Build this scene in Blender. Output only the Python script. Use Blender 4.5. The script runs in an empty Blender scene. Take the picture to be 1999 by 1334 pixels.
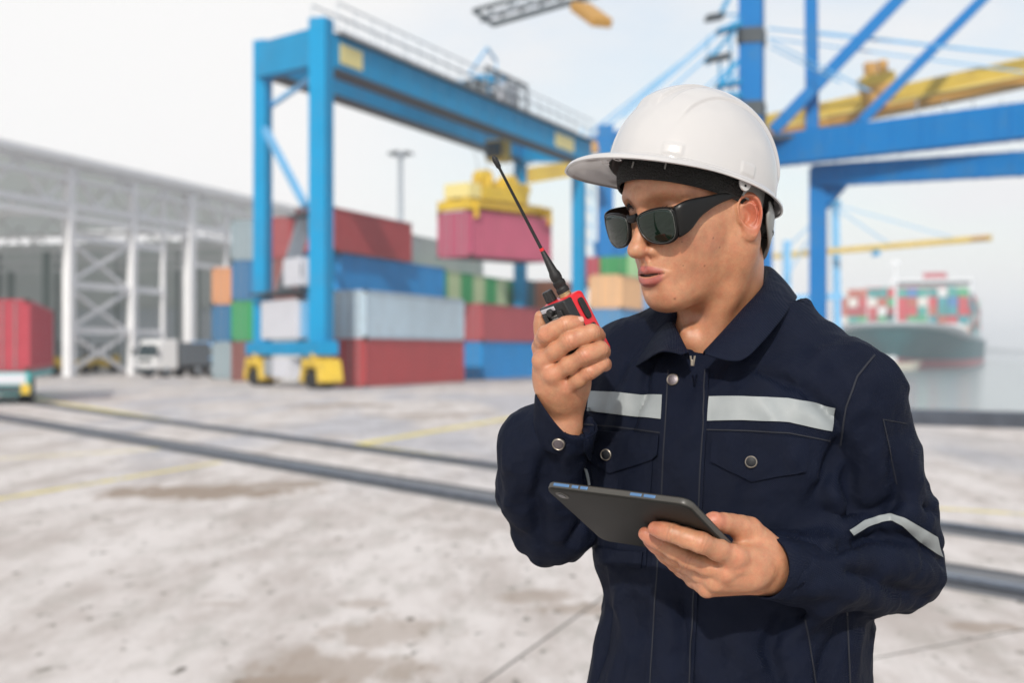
import bpy, bmesh, math, random
import numpy as np
from mathutils import Vector, Matrix
from mathutils.bvhtree import BVHTree

SC = bpy.context.scene
COL = SC.collection
random.seed(4)
RNG = np.random.default_rng(7)

# ------------------------------------------------------------------ camera
FPX, CX, HY, CAMH = 2800.0, 999.5, 688.0, 1.58     # focal length in photo pixels, centre column, horizon row, camera height
DP = 1.867                                          # distance to the man
cam_d = bpy.data.cameras.new('camera')
cam = bpy.data.objects.new('camera', cam_d)
COL.objects.link(cam)
cam.location = (0, 0, CAMH)
cam.rotation_euler = (math.pi / 2, 0, 0)
cam_d.sensor_width = 36.0
cam_d.lens = FPX / 1999 * 36
cam_d.shift_y = (HY - 667) / 1999
cam_d.clip_start = 0.05
cam_d.clip_end = 20000
cam_d.dof.use_dof = True
cam_d.dof.focus_distance = 1.76
cam_d.dof.aperture_fstop = 4.8
SC.camera = cam

# ------------------------------------------------------------------ light
SUN_DIR = Vector((-0.16, -0.83, 0.51)).normalized()    # towards the sun
sun_d = bpy.data.lights.new('sun', 'SUN')
sun_d.energy = 2.8
sun_d.angle = math.radians(1.1)
sun_d.color = (1.0, 0.95, 0.88)
sun = bpy.data.objects.new('sun', sun_d)
COL.objects.link(sun)
sun.rotation_euler = SUN_DIR.to_track_quat('Z', 'Y').to_euler()
sun.location = SUN_DIR * 50

world = bpy.data.worlds.new('World')
SC.world = world
world.use_nodes = True
wn = world.node_tree
wn.nodes.clear()
def N(t, typ, **kw):
    n = t.nodes.new(typ)
    for k, v in kw.items():
        if k.startswith('i_'):
            n.inputs[k[2:].replace('_', ' ')].default_value = v
        else:
            setattr(n, k, v)
    return n
sky = N(wn, 'ShaderNodeTexSky')
sky.sky_type = 'NISHITA'
sky.sun_disc = False
sky.sun_elevation = math.asin(SUN_DIR.z)
sky.sun_rotation = math.atan2(SUN_DIR.x, SUN_DIR.y)
sky.air_density = 1.2
sky.dust_density = 1.2
tc = N(wn, 'ShaderNodeTexCoord')
mp = N(wn, 'ShaderNodeMapping')
mp.inputs['Scale'].default_value = (1.0, 1.0, 2.6)
cn = N(wn, 'ShaderNodeTexNoise')
cn.inputs['Scale'].default_value = 2.1
cn.inputs['Detail'].default_value = 5
cn.inputs['Roughness'].default_value = 0.55
cr = N(wn, 'ShaderNodeMapRange')
cr.inputs['From Min'].default_value = 0.38
cr.inputs['From Max'].default_value = 0.60
cr.inputs['To Min'].default_value = 0.30
cr.inputs['To Max'].default_value = 1.0
b1 = N(wn, 'ShaderNodeMix', data_type='RGBA')
mul = N(wn, 'ShaderNodeMix', data_type='RGBA', blend_type='MULTIPLY')
mul.inputs[0].default_value = 1.0
bg = N(wn, 'ShaderNodeBackground')
out = N(wn, 'ShaderNodeOutputWorld')
SKY_STR = 0.14
L = wn.links.new
L(tc.outputs['Generated'], mp.inputs['Vector'])
L(mp.outputs[0], cn.inputs['Vector'])
L(cn.outputs[0], cr.inputs['Value'])
sz = N(wn, 'ShaderNodeSeparateXYZ')
hzr = N(wn, 'ShaderNodeMapRange')
hzr.inputs['From Min'].default_value = 0.03
hzr.inputs['From Max'].default_value = 0.22
hzr.inputs['To Min'].default_value = 1.0
hzr.inputs['To Max'].default_value = 0.0
mxm = N(wn, 'ShaderNodeMath', operation='MAXIMUM')
L(tc.outputs['Generated'], sz.inputs[0])
L(sz.outputs[2], hzr.inputs['Value'])
L(hzr.outputs[0], mxm.inputs[0])
L(cr.outputs[0], mxm.inputs[1])
L(mxm.outputs[0], b1.inputs[0])
L(sky.outputs[0], b1.inputs[6])
b1.inputs[7].default_value = (6.25, 6.28, 6.36, 1)         # bright thin cloud
# the bright patch of thin cloud at the upper left
gdir = Vector(((200-CX)/FPX, 1, (HY-270)/FPX)).normalized()
dot = N(wn, 'ShaderNodeVectorMath', operation='DOT_PRODUCT')
dot.inputs[1].default_value = gdir
gr = N(wn, 'ShaderNodeMapRange', interpolation_type='SMOOTHERSTEP')
gr.inputs['From Min'].default_value = math.cos(math.radians(17))
gr.inputs['From Max'].default_value = 1.0
gr.inputs['To Max'].default_value = 1.0
gm = N(wn, 'ShaderNodeMix', data_type='RGBA')
gm.inputs[7].default_value = (6.75, 6.7, 6.65, 1)
L(tc.outputs['Generated'], dot.inputs[0])
L(dot.outputs['Value'], gr.inputs['Value'])
L(gr.outputs[0], gm.inputs[0])
L(b1.outputs[2], gm.inputs[6])
L(gm.outputs[2], bg.inputs['Color'])
bg.inputs['Strength'].default_value = SKY_STR
L(bg.outputs[0], out.inputs['Surface'])

vs = SC.view_settings
vs.view_transform = 'Standard'
vs.look = 'None'
vs.exposure = 0.06
vs.gamma = 1.0
vs.use_curve_mapping = False
SC.cycles.volume_bounces = 1
SC.cycles.max_bounces = 8
SC.cycles.transparent_max_bounces = 12

# ------------------------------------------------------------------ helpers
def W(px, py, dz=0.0):
    """photo pixel at a distance of DP+dz metres -> world point"""
    d = DP + dz
    return np.array([(px - CX) / FPX * d, d, CAMH - (py - HY) / FPX * d])
def At(px, py, d):
    return Vector(((px - CX) / FPX * d, d, CAMH - (py - HY) / FPX * d))
def G(px, py, z=0.0):
    """point of the level z seen at that pixel"""
    d = FPX * (CAMH - z) / (py - HY)
    return Vector(((px - CX) / FPX * d, d, z))

def tag(o, label=None, cat=None, group=None, kind=None):
    if label: o['label'] = label
    if cat: o['category'] = cat
    if group: o['group'] = group
    if kind: o['kind'] = kind
    return o
def empty(name, loc=(0, 0, 0), rz=0.0, **kw):
    o = bpy.data.objects.new(name, None)
    o.empty_display_size = 0.2
    COL.objects.link(o)
    o.location = loc
    o.rotation_euler = (0, 0, rz)
    tag(o, **kw)
    return o
def link(name, me, mat=None, parent=None, smooth=False, **kw):
    o = bpy.data.objects.new(name, me)
    COL.objects.link(o)
    if mat is not None and len(me.materials) == 0:
        me.materials.append(mat)
    if parent is not None:
        o.parent = parent
    if smooth:
        me.polygons.foreach_set('use_smooth', [True] * len(me.polygons))
    tag(o, **kw)
    return o
def pyd(name, vs_, fs_, mat=None, parent=None, smooth=False, mats=None, mi=None, **kw):
    me = bpy.data.meshes.new(name)
    me.from_pydata([tuple(map(float, v)) for v in vs_], [], [tuple(map(int, f)) for f in fs_])
    if mats:
        for m in mats: me.materials.append(m)
        me.polygons.foreach_set('material_index', mi)
    me.update()
    return link(name, me, mat, parent, smooth, **kw)
def copy_tree(o, parent=None):
    c = o.copy()
    COL.objects.link(c)
    if parent is not None:
        c.parent = parent
    for ch in list(o.children):
        copy_tree(ch, c)
    return c

class MB:
    """collects boxes, bars, tubes and loose faces into one mesh"""
    def __init__(s):
        s.v = []; s.f = []
    def add(s, vs_, fs_):
        b = len(s.v)
        s.v += [tuple(map(float, v)) for v in vs_]
        s.f += [tuple(int(i) + b for i in f) for f in fs_]
        return s
    def box(s, x0, x1, y0, y1, z0, z1):
        return s.add([(x0,y0,z0),(x1,y0,z0),(x1,y1,z0),(x0,y1,z0),(x0,y0,z1),(x1,y0,z1),(x1,y1,z1),(x0,y1,z1)],
                     [(0,3,2,1),(4,5,6,7),(0,1,5,4),(1,2,6,5),(2,3,7,6),(3,0,4,7)])
    def bar(s, a, b, w, h=None, up=(0, 0, 1)):
        """rectangular bar from a to b: w across, h along up"""
        a = Vector(a); b = Vector(b); h = w if h is None else h
        d = (b - a).normalized(); up = Vector(up)
        if abs(d.dot(up)) > 0.98: up = Vector((0, 1, 0))
        sx = d.cross(up).normalized(); uy = sx.cross(d).normalized()
        vs_ = []
        for p in (a, b):
            for i, j in ((-1,-1),(1,-1),(1,1),(-1,1)):
                vs_.append(p + sx * (w/2*i) + uy * (h/2*j))
        return s.add(vs_, [(3,2,1,0),(4,5,6,7),(0,1,5,4),(1,2,6,5),(2,3,7,6),(3,0,4,7)])
    def tube(s, a, b, r, r2=None, n=10, cap=True):
        a = Vector(a); b = Vector(b); r2 = r if r2 is None else r2
        d = (b - a).normalized()
        up = Vector((0,0,1)) if abs(d.z) < 0.9 else Vector((0,1,0))
        sx = d.cross(up).normalized(); uy = sx.cross(d)
        vs_ = []; fs_ = []
        for p, rr in ((a, r), (b, r2)):
            for i in range(n):
                t = 2*math.pi*i/n
                vs_.append(p + sx*(rr*math.cos(t)) + uy*(rr*math.sin(t)))
        for i in range(n):
            j = (i+1) % n
            fs_.append((i, j, n+j, n+i))
        if cap:
            fs_ += [tuple(range(n-1,-1,-1)), tuple(range(n, 2*n))]
        return s.add(vs_, fs_)
    def path(s, pts, r, n=8):
        for a, b in zip(pts[:-1], pts[1:]): s.tube(a, b, r, n=n)
        return s
    def build(s, name, mat=None, parent=None, smooth=False, bevel=0, **kw):
        o = pyd(name, s.v, s.f, mat, parent, smooth, **kw)
        if bevel:
            m = o.modifiers.new('bevel', 'BEVEL'); m.width = bevel; m.segments = 2; m.limit_method = 'ANGLE'
            m.harden_normals = False
        return o

# ------------------------------------------------------------------ materials
def mat(name, col, rough=0.5, metal=0.0, noise=0.0, nscale=6.0, bump=0.0, bscale=40.0, spec=0.5, coat=0.0,
        dirt=None, dscale=1.5, damt=0.4, coords='Object', detail=5):
    m = bpy.data.materials.new(name)
    m.use_nodes = True
    t = m.node_tree
    p = t.nodes['Principled BSDF']
    p.inputs['Base Color'].default_value = (*col, 1)
    p.inputs['Roughness'].default_value = rough
    p.inputs['Metallic'].default_value = metal
    p.inputs['Specular IOR Level'].default_value = spec
    p.inputs['Coat Weight'].default_value = coat
    tcn = t.nodes.new('ShaderNodeTexCoord')
    src = None
    if noise > 0:
        n = t.nodes.new('ShaderNodeTexNoise'); n.inputs['Scale'].default_value = nscale; n.inputs['Detail'].default_value = detail
        n.inputs['Roughness'].default_value = 0.6
        t.links.new(tcn.outputs[coords], n.inputs['Vector'])
        mr = t.nodes.new('ShaderNodeMapRange')
        mr.inputs['From Min'].default_value = 0.25; mr.inputs['From Max'].default_value = 0.75
        mr.inputs['To Min'].default_value = 1 - noise; mr.inputs['To Max'].default_value = 1 + noise
        t.links.new(n.outputs[0], mr.inputs['Value'])
        mx = t.nodes.new('ShaderNodeMix'); mx.data_type = 'RGBA'; mx.blend_type = 'MULTIPLY'; mx.inputs[0].default_value = 1
        mx.inputs[6].default_value = (*col, 1)
        t.links.new(mr.outputs[0], mx.inputs[7])
        src = mx.outputs[2]
    if dirt is not None:
        n = t.nodes.new('ShaderNodeTexNoise'); n.inputs['Scale'].default_value = dscale; n.inputs['Detail'].default_value = 7
        n.inputs['Roughness'].default_value = 0.65
        t.links.new(tcn.outputs[coords], n.inputs['Vector'])
        mr = t.nodes.new('ShaderNodeMapRange')
        mr.inputs['From Min'].default_value = 0.5; mr.inputs['From Max'].default_value = 0.72
        mr.inputs['To Max'].default_value = damt
        t.links.new(n.outputs[0], mr.inputs['Value'])
        mx = t.nodes.new('ShaderNodeMix'); mx.data_type = 'RGBA'
        t.links.new(mr.outputs[0], mx.inputs[0])
        if src: t.links.new(src, mx.inputs[6])
        else: mx.inputs[6].default_value = (*col, 1)
        mx.inputs[7].default_value = (*dirt, 1)
        src = mx.outputs[2]
    if src: t.links.new(src, p.inputs['Base Color'])
    if bump > 0:
        n = t.nodes.new('ShaderNodeTexNoise'); n.inputs['Scale'].default_value = bscale; n.inputs['Detail'].default_value = 4
        t.links.new(tcn.outputs[coords], n.inputs['Vector'])
        b = t.nodes.new('ShaderNodeBump'); b.inputs['Strength'].default_value = bump; b.inputs['Distance'].default_value = 0.01
        t.links.new(n.outputs[0], b.inputs['Height'])
        t.links.new(b.outputs[0], p.inputs['Normal'])
    return m
# ------------------------------------------------------------------ implicit modelling (numpy)
def smin(a, b, k):
    if k <= 0: return np.minimum(a, b)
    h = np.maximum(k - np.abs(a - b), 0) / k
    return np.minimum(a, b) - h * h * k * 0.25
def smax(a, b, k): return -smin(-a, -b, k)
class Fld:
    def __init__(s, lo, hi, h):
        s.h = h; s.lo = np.array(lo, float)
        n = np.ceil((np.array(hi, float) - s.lo) / h).astype(int) + 1
        s.ax = [(s.lo[i] + h * np.arange(n[i])).astype(np.float32) for i in range(3)]
        s.F = np.full(n, 0.2, np.float32)
    def sl(s, lo, hi, pad):
        r = []
        for i in range(3):
            a = int(max(0, math.floor((lo[i] - pad - s.lo[i]) / s.h)))
            b = int(min(len(s.ax[i]), math.ceil((hi[i] + pad - s.lo[i]) / s.h) + 1))
            if b <= a: return None
            r.append(slice(a, b))
        return tuple(r)
    def op(s, prim, k=0.0, mode='u', pad=None):
        fn, lo, hi = prim
        q = s.sl(lo, hi, (k + 0.012) if pad is None else pad)
        if q is None: return
        X = s.ax[0][q[0]][:, None, None]; Y = s.ax[1][q[1]][None, :, None]; Z = s.ax[2][q[2]][None, None, :]
        d = fn(X, Y, Z).astype(np.float32)
        if mode == 'u': s.F[q] = smin(s.F[q], d, k)
        elif mode == 's': s.F[q] = smax(s.F[q], -d, k)
        elif mode == 'i': s.F[q] = smax(s.F[q], d, k)
        elif mode == 'd': s.F[q] = s.F[q] + d
    def u(s, p, k=0.0): s.op(p, k, 'u')
    def s_(s, p, k=0.0): s.op(p, k, 's')
    def mesh(s):
        F = s.F; n = F.shape
        ins = F < 0
        c = ins[:-1,:-1,:-1].astype(np.int8)
        cnt = np.zeros(c.shape, np.int8)
        for i in (0,1):
            for j in (0,1):
                for k in (0,1):
                    cnt += ins[i:n[0]-1+i, j:n[1]-1+j, k:n[2]-1+k]
        act = np.argwhere((cnt > 0) & (cnt < 8))
        I, J, K = act.T
        idx = np.full(cnt.shape, -1, np.int64); idx[I, J, K] = np.arange(len(act))
        corners = [(0,0,0),(1,0,0),(0,1,0),(1,1,0),(0,0,1),(1,0,1),(0,1,1),(1,1,1)]
        val = [F[I+a, J+b, K+c_] for a, b, c_ in corners]
        P = np.zeros((len(act), 3)); C = np.zeros(len(act))
        for a in range(8):
            for b in range(a+1, 8):
                ca, cb = corners[a], corners[b]
                if sum(abs(ca[t]-cb[t]) for t in range(3)) != 1: continue
                va, vb = val[a], val[b]
                m = (va < 0) != (vb < 0)
                t = np.where(m, va / np.where(m, va - vb, 1), 0)
                for ax in range(3):
                    P[:, ax] += np.where(m, ca[ax] + t * (cb[ax]-ca[ax]), 0)
                C += m
        P = P / C[:, None] + act
        V = s.lo + P * s.h
        faces = []
        for ax in range(3):
            sh = [slice(None)]*3; sh2 = [slice(None)]*3
            sh[ax] = slice(0, -1); sh2[ax] = slice(1, None)
            a = ins[tuple(sh)]; b = ins[tuple(sh2)]
            e = np.argwhere(a != b)
            o1, o2 = [t for t in range(3) if t != ax]
            e = e[(e[:, o1] > 0) & (e[:, o2] > 0) & (e[:, o1] < n[o1]-1) & (e[:, o2] < n[o2]-1)]
            if len(e) == 0: continue
            q = []
            for d1, d2 in ((-1,-1),(0,-1),(0,0),(-1,0)):
                g = e.copy(); g[:, o1] += d1; g[:, o2] += d2
                q.append(idx[g[:,0], g[:,1], g[:,2]])
            q = np.stack(q, 1)
            inside_first = a[e[:,0], e[:,1], e[:,2]]
            flip = inside_first if ax != 1 else ~inside_first
            q = np.where(flip[:, None], q, q[:, ::-1])
            faces.append(q)
        Q = np.concatenate(faces)
        Q = Q[(Q >= 0).all(1)]
        return V, Q
def smoothV(V, Q, it=2, lam=0.5):
    V = V.copy()
    E = np.concatenate([Q[:, [0,1]], Q[:, [1,2]], Q[:, [2,3]], Q[:, [3,0]]])
    deg = np.bincount(E.ravel(), minlength=len(V)).astype(float)
    deg[deg == 0] = 1
    for _ in range(it):
        for l_ in (lam, -lam*1.02):
            S = np.zeros_like(V)
            for a in range(3):
                S[:, a] = np.bincount(E[:,0], V[E[:,1], a], len(V)) + np.bincount(E[:,1], V[E[:,0], a], len(V))
            V += l_ * (S / deg[:, None] - V)
    return V
def nmesh(name, V, Q, mat_=None, parent=None, smooth=True, attrs=None, **kw):
    me = bpy.data.meshes.new(name)
    me.vertices.add(len(V)); me.vertices.foreach_set('co', np.asarray(V, np.float32).ravel())
    me.loops.add(Q.size); me.loops.foreach_set('vertex_index', Q.astype(np.int32).ravel())
    me.polygons.add(len(Q)); me.polygons.foreach_set('loop_start', (np.arange(len(Q))*4).astype(np.int32))
    me.polygons.foreach_set('loop_total', np.full(len(Q), 4, np.int32))
    me.update(calc_edges=True)
    me.validate()
    if attrs:
        for k, c in attrs.items():
            a = me.color_attributes.new(k, 'FLOAT_COLOR', 'POINT')
            cc = np.ones((len(V), 4), np.float32); cc[:, :3] = c
            a.data.foreach_set('color', cc.ravel())
    return link(name, me, mat_, parent, smooth, **kw)

def ell(c, r, R=None):
    c = np.array(c, float); r = np.array(r, float)
    ext = r if R is None else np.sqrt(((R * r[None, :]) ** 2).sum(1))
    def fn(X, Y, Z):
        x, y, z = X - c[0], Y - c[1], Z - c[2]
        if R is not None:
            x, y, z = (R[0,0]*x+R[1,0]*y+R[2,0]*z, R[0,1]*x+R[1,1]*y+R[2,1]*z, R[0,2]*x+R[1,2]*y+R[2,2]*z)
        k0 = np.sqrt((x/r[0])**2 + (y/r[1])**2 + (z/r[2])**2)
        k1 = np.sqrt((x/r[0]**2)**2 + (y/r[1]**2)**2 + (z/r[2]**2)**2) + 1e-9
        return k0 * (k0 - 1) / k1
    return fn, c - ext, c + ext
def rc(a, b, ra, rb):
    a = np.array(a, float); b = np.array(b, float)
    ab = b - a; L2 = (ab**2).sum() + 1e-12
    def fn(X, Y, Z):
        x, y, z = X - a[0], Y - a[1], Z - a[2]
        t = np.clip((x*ab[0] + y*ab[1] + z*ab[2]) / L2, 0, 1)
        return np.sqrt((x - t*ab[0])**2 + (y - t*ab[1])**2 + (z - t*ab[2])**2) - (ra + (rb-ra)*t)
    rr = np.array([ra]*3); r2 = np.array([rb]*3)
    return fn, np.minimum(a - rr, b - r2), np.maximum(a + rr, b + r2)
def tubep(pts, rs, k=0.0):
    ps = [rc(pts[i], pts[i+1], rs[i], rs[i+1]) for i in range(len(pts)-1)]
    lo = np.min([p[1] for p in ps], 0); hi = np.max([p[2] for p in ps], 0)
    def fn(X, Y, Z):
        d = ps[0][0](X, Y, Z)
        for p in ps[1:]: d = smin(d, p[0](X, Y, Z), k)
        return d
    return fn, lo, hi
def rbox(c, half, r, R=None):
    c = np.array(c, float); half = np.array(half, float)
    Rm = np.eye(3) if R is None else R
    ext = np.abs(Rm * half[None, :]).sum(1)
    def fn(X, Y, Z):
        x, y, z = X - c[0], Y - c[1], Z - c[2]
        p = [Rm[0,i]*x + Rm[1,i]*y + Rm[2,i]*z for i in range(3)]
        q = [np.abs(p[i]) - half[i] + r for i in range(3)]
        return np.sqrt(sum(np.maximum(t, 0)**2 for t in q)) + np.minimum(np.maximum(np.maximum(q[0], q[1]), q[2]), 0) - r
    return fn, c - ext, c + ext
def catmull(P, n=8, closed=False):
    P = [np.array(p, float) for p in P]; out_ = []
    m = len(P)
    rng = range(m) if closed else range(m-1)
    for i in rng:
        if closed: p0, p1, p2, p3 = P[(i-1)%m], P[i], P[(i+1)%m], P[(i+2)%m]
        else: p0, p1, p2, p3 = P[max(i-1,0)], P[i], P[i+1], P[min(i+2,m-1)]
        for j in range(n):
            t = j/n
            out_.append(0.5*((2*p1) + (-p0+p2)*t + (2*p0-5*p1+4*p2-p3)*t*t + (-p0+3*p1-3*p2+p3)*t**3))
    if not closed: out_.append(P[-1])
    return np.array(out_)
_lat = np.random.default_rng(3).random((33,33,33)).astype(np.float32)
def vnoise(P, sc):
    q = np.asarray(P) * sc + 100.0
    i = np.floor(q).astype(int); f = q - i; f = f*f*(3-2*f); i %= 32
    r = 0
    for a in (0,1):
        for b in (0,1):
            for c in (0,1):
                w = (f[...,0] if a else 1-f[...,0])*(f[...,1] if b else 1-f[...,1])*(f[...,2] if c else 1-f[...,2])
                r = r + w * _lat[(i[...,0]+a)%32, (i[...,1]+b)%32, (i[...,2]+c)%32]
    return r
def grid_faces(nu, nv, closed_u=False):
    fs = []
    for i in range(nu if closed_u else nu-1):
        for j in range(nv-1):
            a = i*nv+j; b = ((i+1)%nu)*nv+j
            fs.append((a, b, b+1, a+1))
    return fs
def solid(o, t, off=0.0, bev=0):
    m = o.modifiers.new('thickness', 'SOLIDIFY'); m.thickness = t; m.offset = off
    if bev:
        b = o.modifiers.new('bevel', 'BEVEL'); b.width = bev; b.segments = 2
# ================================================================== the setting
WATER_Z = -2.5
# ---- concrete of the quay
def ground_mat():
    m = bpy.data.materials.new('quay_concrete'); m.use_nodes = True; t = m.node_tree; p = t.nodes['Principled BSDF']
    tcn = t.nodes.new('ShaderNodeTexCoord'); V_ = tcn.outputs['Object']; Lk = t.links.new
    def noise(sc, det=5, rough=0.6, stretch=None, dist=0.0):
        n = t.nodes.new('ShaderNodeTexNoise'); n.inputs['Scale'].default_value = sc; n.inputs['Detail'].default_value = det
        n.inputs['Roughness'].default_value = rough; n.inputs['Distortion'].default_value = dist
        if stretch:
            mp_ = t.nodes.new('ShaderNodeMapping'); mp_.inputs['Scale'].default_value = stretch[:3]
            mp_.inputs['Rotation'].default_value = (0, 0, stretch[3]); Lk(V_, mp_.inputs['Vector']); Lk(mp_.outputs[0], n.inputs['Vector'])
        else: Lk(V_, n.inputs['Vector'])
        return n.outputs[0]
    def ramp(x, a, b, c=0.0, d=1.0):
        r = t.nodes.new('ShaderNodeMapRange'); r.interpolation_type = 'SMOOTHSTEP'
        r.inputs['From Min'].default_value = a; r.inputs['From Max'].default_value = b
        r.inputs['To Min'].default_value = c; r.inputs['To Max'].default_value = d
        Lk(x, r.inputs['Value']); return r.outputs[0]
    def mixc(f, a, b, mode='MIX'):
        x = t.nodes.new('ShaderNodeMix'); x.data_type = 'RGBA'; x.blend_type = mode
        if isinstance(f, (int, float)): x.inputs[0].default_value = f
        else: Lk(f, x.inputs[0])
        for k, v in ((6, a), (7, b)):
            if isinstance(v, tuple): x.inputs[k].default_value = (*v, 1)
            else: Lk(v, x.inputs[k])
        return x.outputs[2]
    def math_(op, a, b=None):
        x = t.nodes.new('ShaderNodeMath'); x.operation = op
        for k, v in ((0, a), (1, b)):
            if v is None: continue
            if isinstance(v, (int, float)): x.inputs[k].default_value = v
            else: Lk(v, x.inputs[k])
        return x.outputs[0]
    base = mixc(ramp(noise(1.0, 7, 0.68, (1.2, 0.34, 1, 0.15)), 0.36, 0.60), (0.465, 0.41, 0.375), (0.675, 0.625, 0.595))
    base = mixc(ramp(noise(2.6, 7, 0.72, (1.3, 0.36, 1, -0.2)), 0.47, 0.68, 0, 0.60), base, (0.40, 0.37, 0.33))
    # broad tyre-worn bands, bluish and grey
    sepy = t.nodes.new('ShaderNodeSeparateXYZ'); Lk(V_, sepy.inputs[0]); fary = ramp(sepy.outputs[1], 14, 24)
    base = mixc(math_('MULTIPLY', fary, ramp(noise(0.22, 4, 0.5, (1.6, 0.30, 1, 0.95)), 0.48, 0.60, 0, 0.5)), base, (0.34, 0.36, 0.42))
    base = mixc(ramp(noise(0.16, 4, 0.5, (1.0, 0.25, 1, -0.75)), 0.56, 0.68, 0, 0.3), base, (0.33, 0.33, 0.34))
    base = mixc(ramp(noise(9, 4, 0.6, (1, 0.4, 1, 0.1)), 0.60, 0.68, 0, 0.8), base, (0.20, 0.18, 0.15))
    base = mixc(ramp(noise(4.0, 6, 0.75, (1, 0.35, 1, 0.3)), 0.60, 0.70, 0, 0.75), base, (0.17, 0.145, 0.11))
    vo = t.nodes.new('ShaderNodeTexVoronoi'); vo.inputs['Scale'].default_value = 2.6; mpv = t.nodes.new('ShaderNodeMapping'); mpv.inputs['Scale'].default_value = (1, 0.42, 1); Lk(V_, mpv.inputs['Vector']); Lk(mpv.outputs[0], vo.inputs['Vector'])
    pock = math_('ADD', vo.outputs['Distance'], math_('MULTIPLY', noise(9, 3), 0.10))
    base = mixc(ramp(pock, 0.135, 0.095, 0, 0.9), base, (0.13, 0.115, 0.095))
    vo2 = t.nodes.new('ShaderNodeTexVoronoi'); vo2.inputs['Scale'].default_value = 6.5; Lk(mpv.outputs[0], vo2.inputs['Vector'])
    base = mixc(ramp(math_('ADD', vo2.outputs['Distance'], math_('MULTIPLY', noise(3, 4), 0.45)), 0.28, 0.20, 0, 0.7), base, (0.19, 0.17, 0.14))
    # brown stains, each with a place and a ragged edge
    sep = t.nodes.new('ShaderNodeSeparateXYZ'); Lk(V_, sep.inputs[0])
    rag = noise(1.9, 8, 0.72, (1.2, 0.42, 1, 0.2)); total = None
    spots = [(250, 962, 330, 0.75, 1), (395, 960, 210, 0.9, 1.0), (330, 966, 90, 0.5, 1.0), (540, 948, 120, 0.45, .8), (640, 1310, 190, 0.5, .65), (770, 1230, 120, 0.55, .5), (1130, 1190, 90, 0.3, .6), (700, 1180, 60, 0.2, .4),
             (1060, 1165, 80, 0.25, .5), (660, 792, 110, 1.6, .8), (850, 812, 120, 1.3, .6), (1090, 770, 60, 1.5, .7), (1920, 1225, 90, 0.22, .7), (430, 1180, 60, .1, .4), (560,1334,130,.25,.9)]
    for px, py, wpx, depth, amt in spots[1:]:
        g = G(px, py); rx = wpx*g.y/FPX
        dx = math_('DIVIDE', math_('SUBTRACT', sep.outputs[0], g.x), rx)
        dy = math_('DIVIDE', math_('SUBTRACT', sep.outputs[1], g.y), depth)
        r2 = math_('SQRT', math_('ADD', math_('MULTIPLY', dx, dx), math_('MULTIPLY', dy, dy)))
        v = ramp(math_('ADD', r2, math_('MULTIPLY', math_('SUBTRACT', rag, 0.5), 3.4)), 1.15, 0.55, 0, amt)
        total = v if total is None else math_('MAXIMUM', total, v)
    base = mixc(total, base, (0.30, 0.225, 0.165))
    Lk(base, p.inputs['Base Color'])
    Lk(ramp(total, 0.3, 1.0, 0.85, 0.60), p.inputs['Roughness'])
    b = t.nodes.new('ShaderNodeBump'); b.inputs['Strength'].default_value = 0.35; b.inputs['Distance'].default_value = 0.02
    Lk(noise(22, 5), b.inputs['Height']); Lk(b.outputs[0], p.inputs['Normal'])
    return m
M_GROUND = ground_mat()
QA, QB, QC = (60, -9.4), (8.7, 31.6), (27.5, 110)
poly = [(-900, -60), (60, -60), QA, QB, QC, (150, 700), (-900, 700)]
n = len(poly)
gv = [(x, y, 0) for x, y in poly] + [(x, y, -5) for x, y in poly]
ground = pyd('quay_ground', gv, [tuple(range(n)), tuple(range(2*n-1, n-1, -1))] + [(i, n+i, n+(i+1)%n, (i+1)%n) for i in range(n)], M_GROUND, kind='structure')
bm = bmesh.new(); bm.from_mesh(ground.data); bmesh.ops.recalc_face_normals(bm, faces=bm.faces); bm.to_mesh(ground.data); bm.free()

# ---- water
def water_mat():
    m = bpy.data.materials.new('harbour_water'); m.use_nodes = True; t = m.node_tree; p = t.nodes['Principled BSDF']
    p.inputs['Base Color'].default_value = (0.22, 0.27, 0.275, 1); p.inputs['Roughness'].default_value = 0.16
    p.inputs['IOR'].default_value = 1.33; p.inputs['Specular IOR Level'].default_value = 0.9
    tcn = t.nodes.new('ShaderNodeTexCoord')
    n = t.nodes.new('ShaderNodeTexNoise'); n.inputs['Scale'].default_value = 0.6; n.inputs['Detail'].default_value = 6
    t.links.new(tcn.outputs['Object'], n.inputs['Vector'])
    b = t.nodes.new('ShaderNodeBump'); b.inputs['Strength'].default_value = 0.04; b.inputs['Distance'].default_value = 0.4
    t.links.new(n.outputs[0], b.inputs['Height']); t.links.new(b.outputs[0], p.inputs['Normal'])
    return m
pyd('sea_water', [(-6000, -200, WATER_Z), (6000, -200, WATER_Z), (6000, 9000, WATER_Z), (-6000, 9000, WATER_Z)], [(0, 1, 2, 3)], water_mat(), kind='structure')
# ---- far shore
M_HILL = mat('far_hill', (0.05, 0.08, 0.06), 0.9, noise=0.3, nscale=0.02)
hv = []; nh = 60; rg = random.Random(3)
x0, x1, yd = At(1921, 690, 2600).x, At(2500, 690, 2600).x, 2600
for i in range(nh):
    t = i/(nh-1); x = x0 + (x1-x0)*t
    hh = 17*min(1, t*9)**0.7*(0.55 + 0.35*math.sin(t*13+1)*math.sin(t*5+.7) + 0.16*rg.random())
    if 0.04 < t < 0.09: hh *= 1.3
    for (yy, zz) in ((0, WATER_Z-1), (60, hh*0.75), (160, hh), (420, hh*0.6), (600, WATER_Z-1)):
        hv.append((x, yd+yy, zz if zz < 0 else WATER_Z + zz))
pyd('far_hill', hv, grid_faces(nh, 5), M_HILL, smooth=True, kind='structure')

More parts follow.
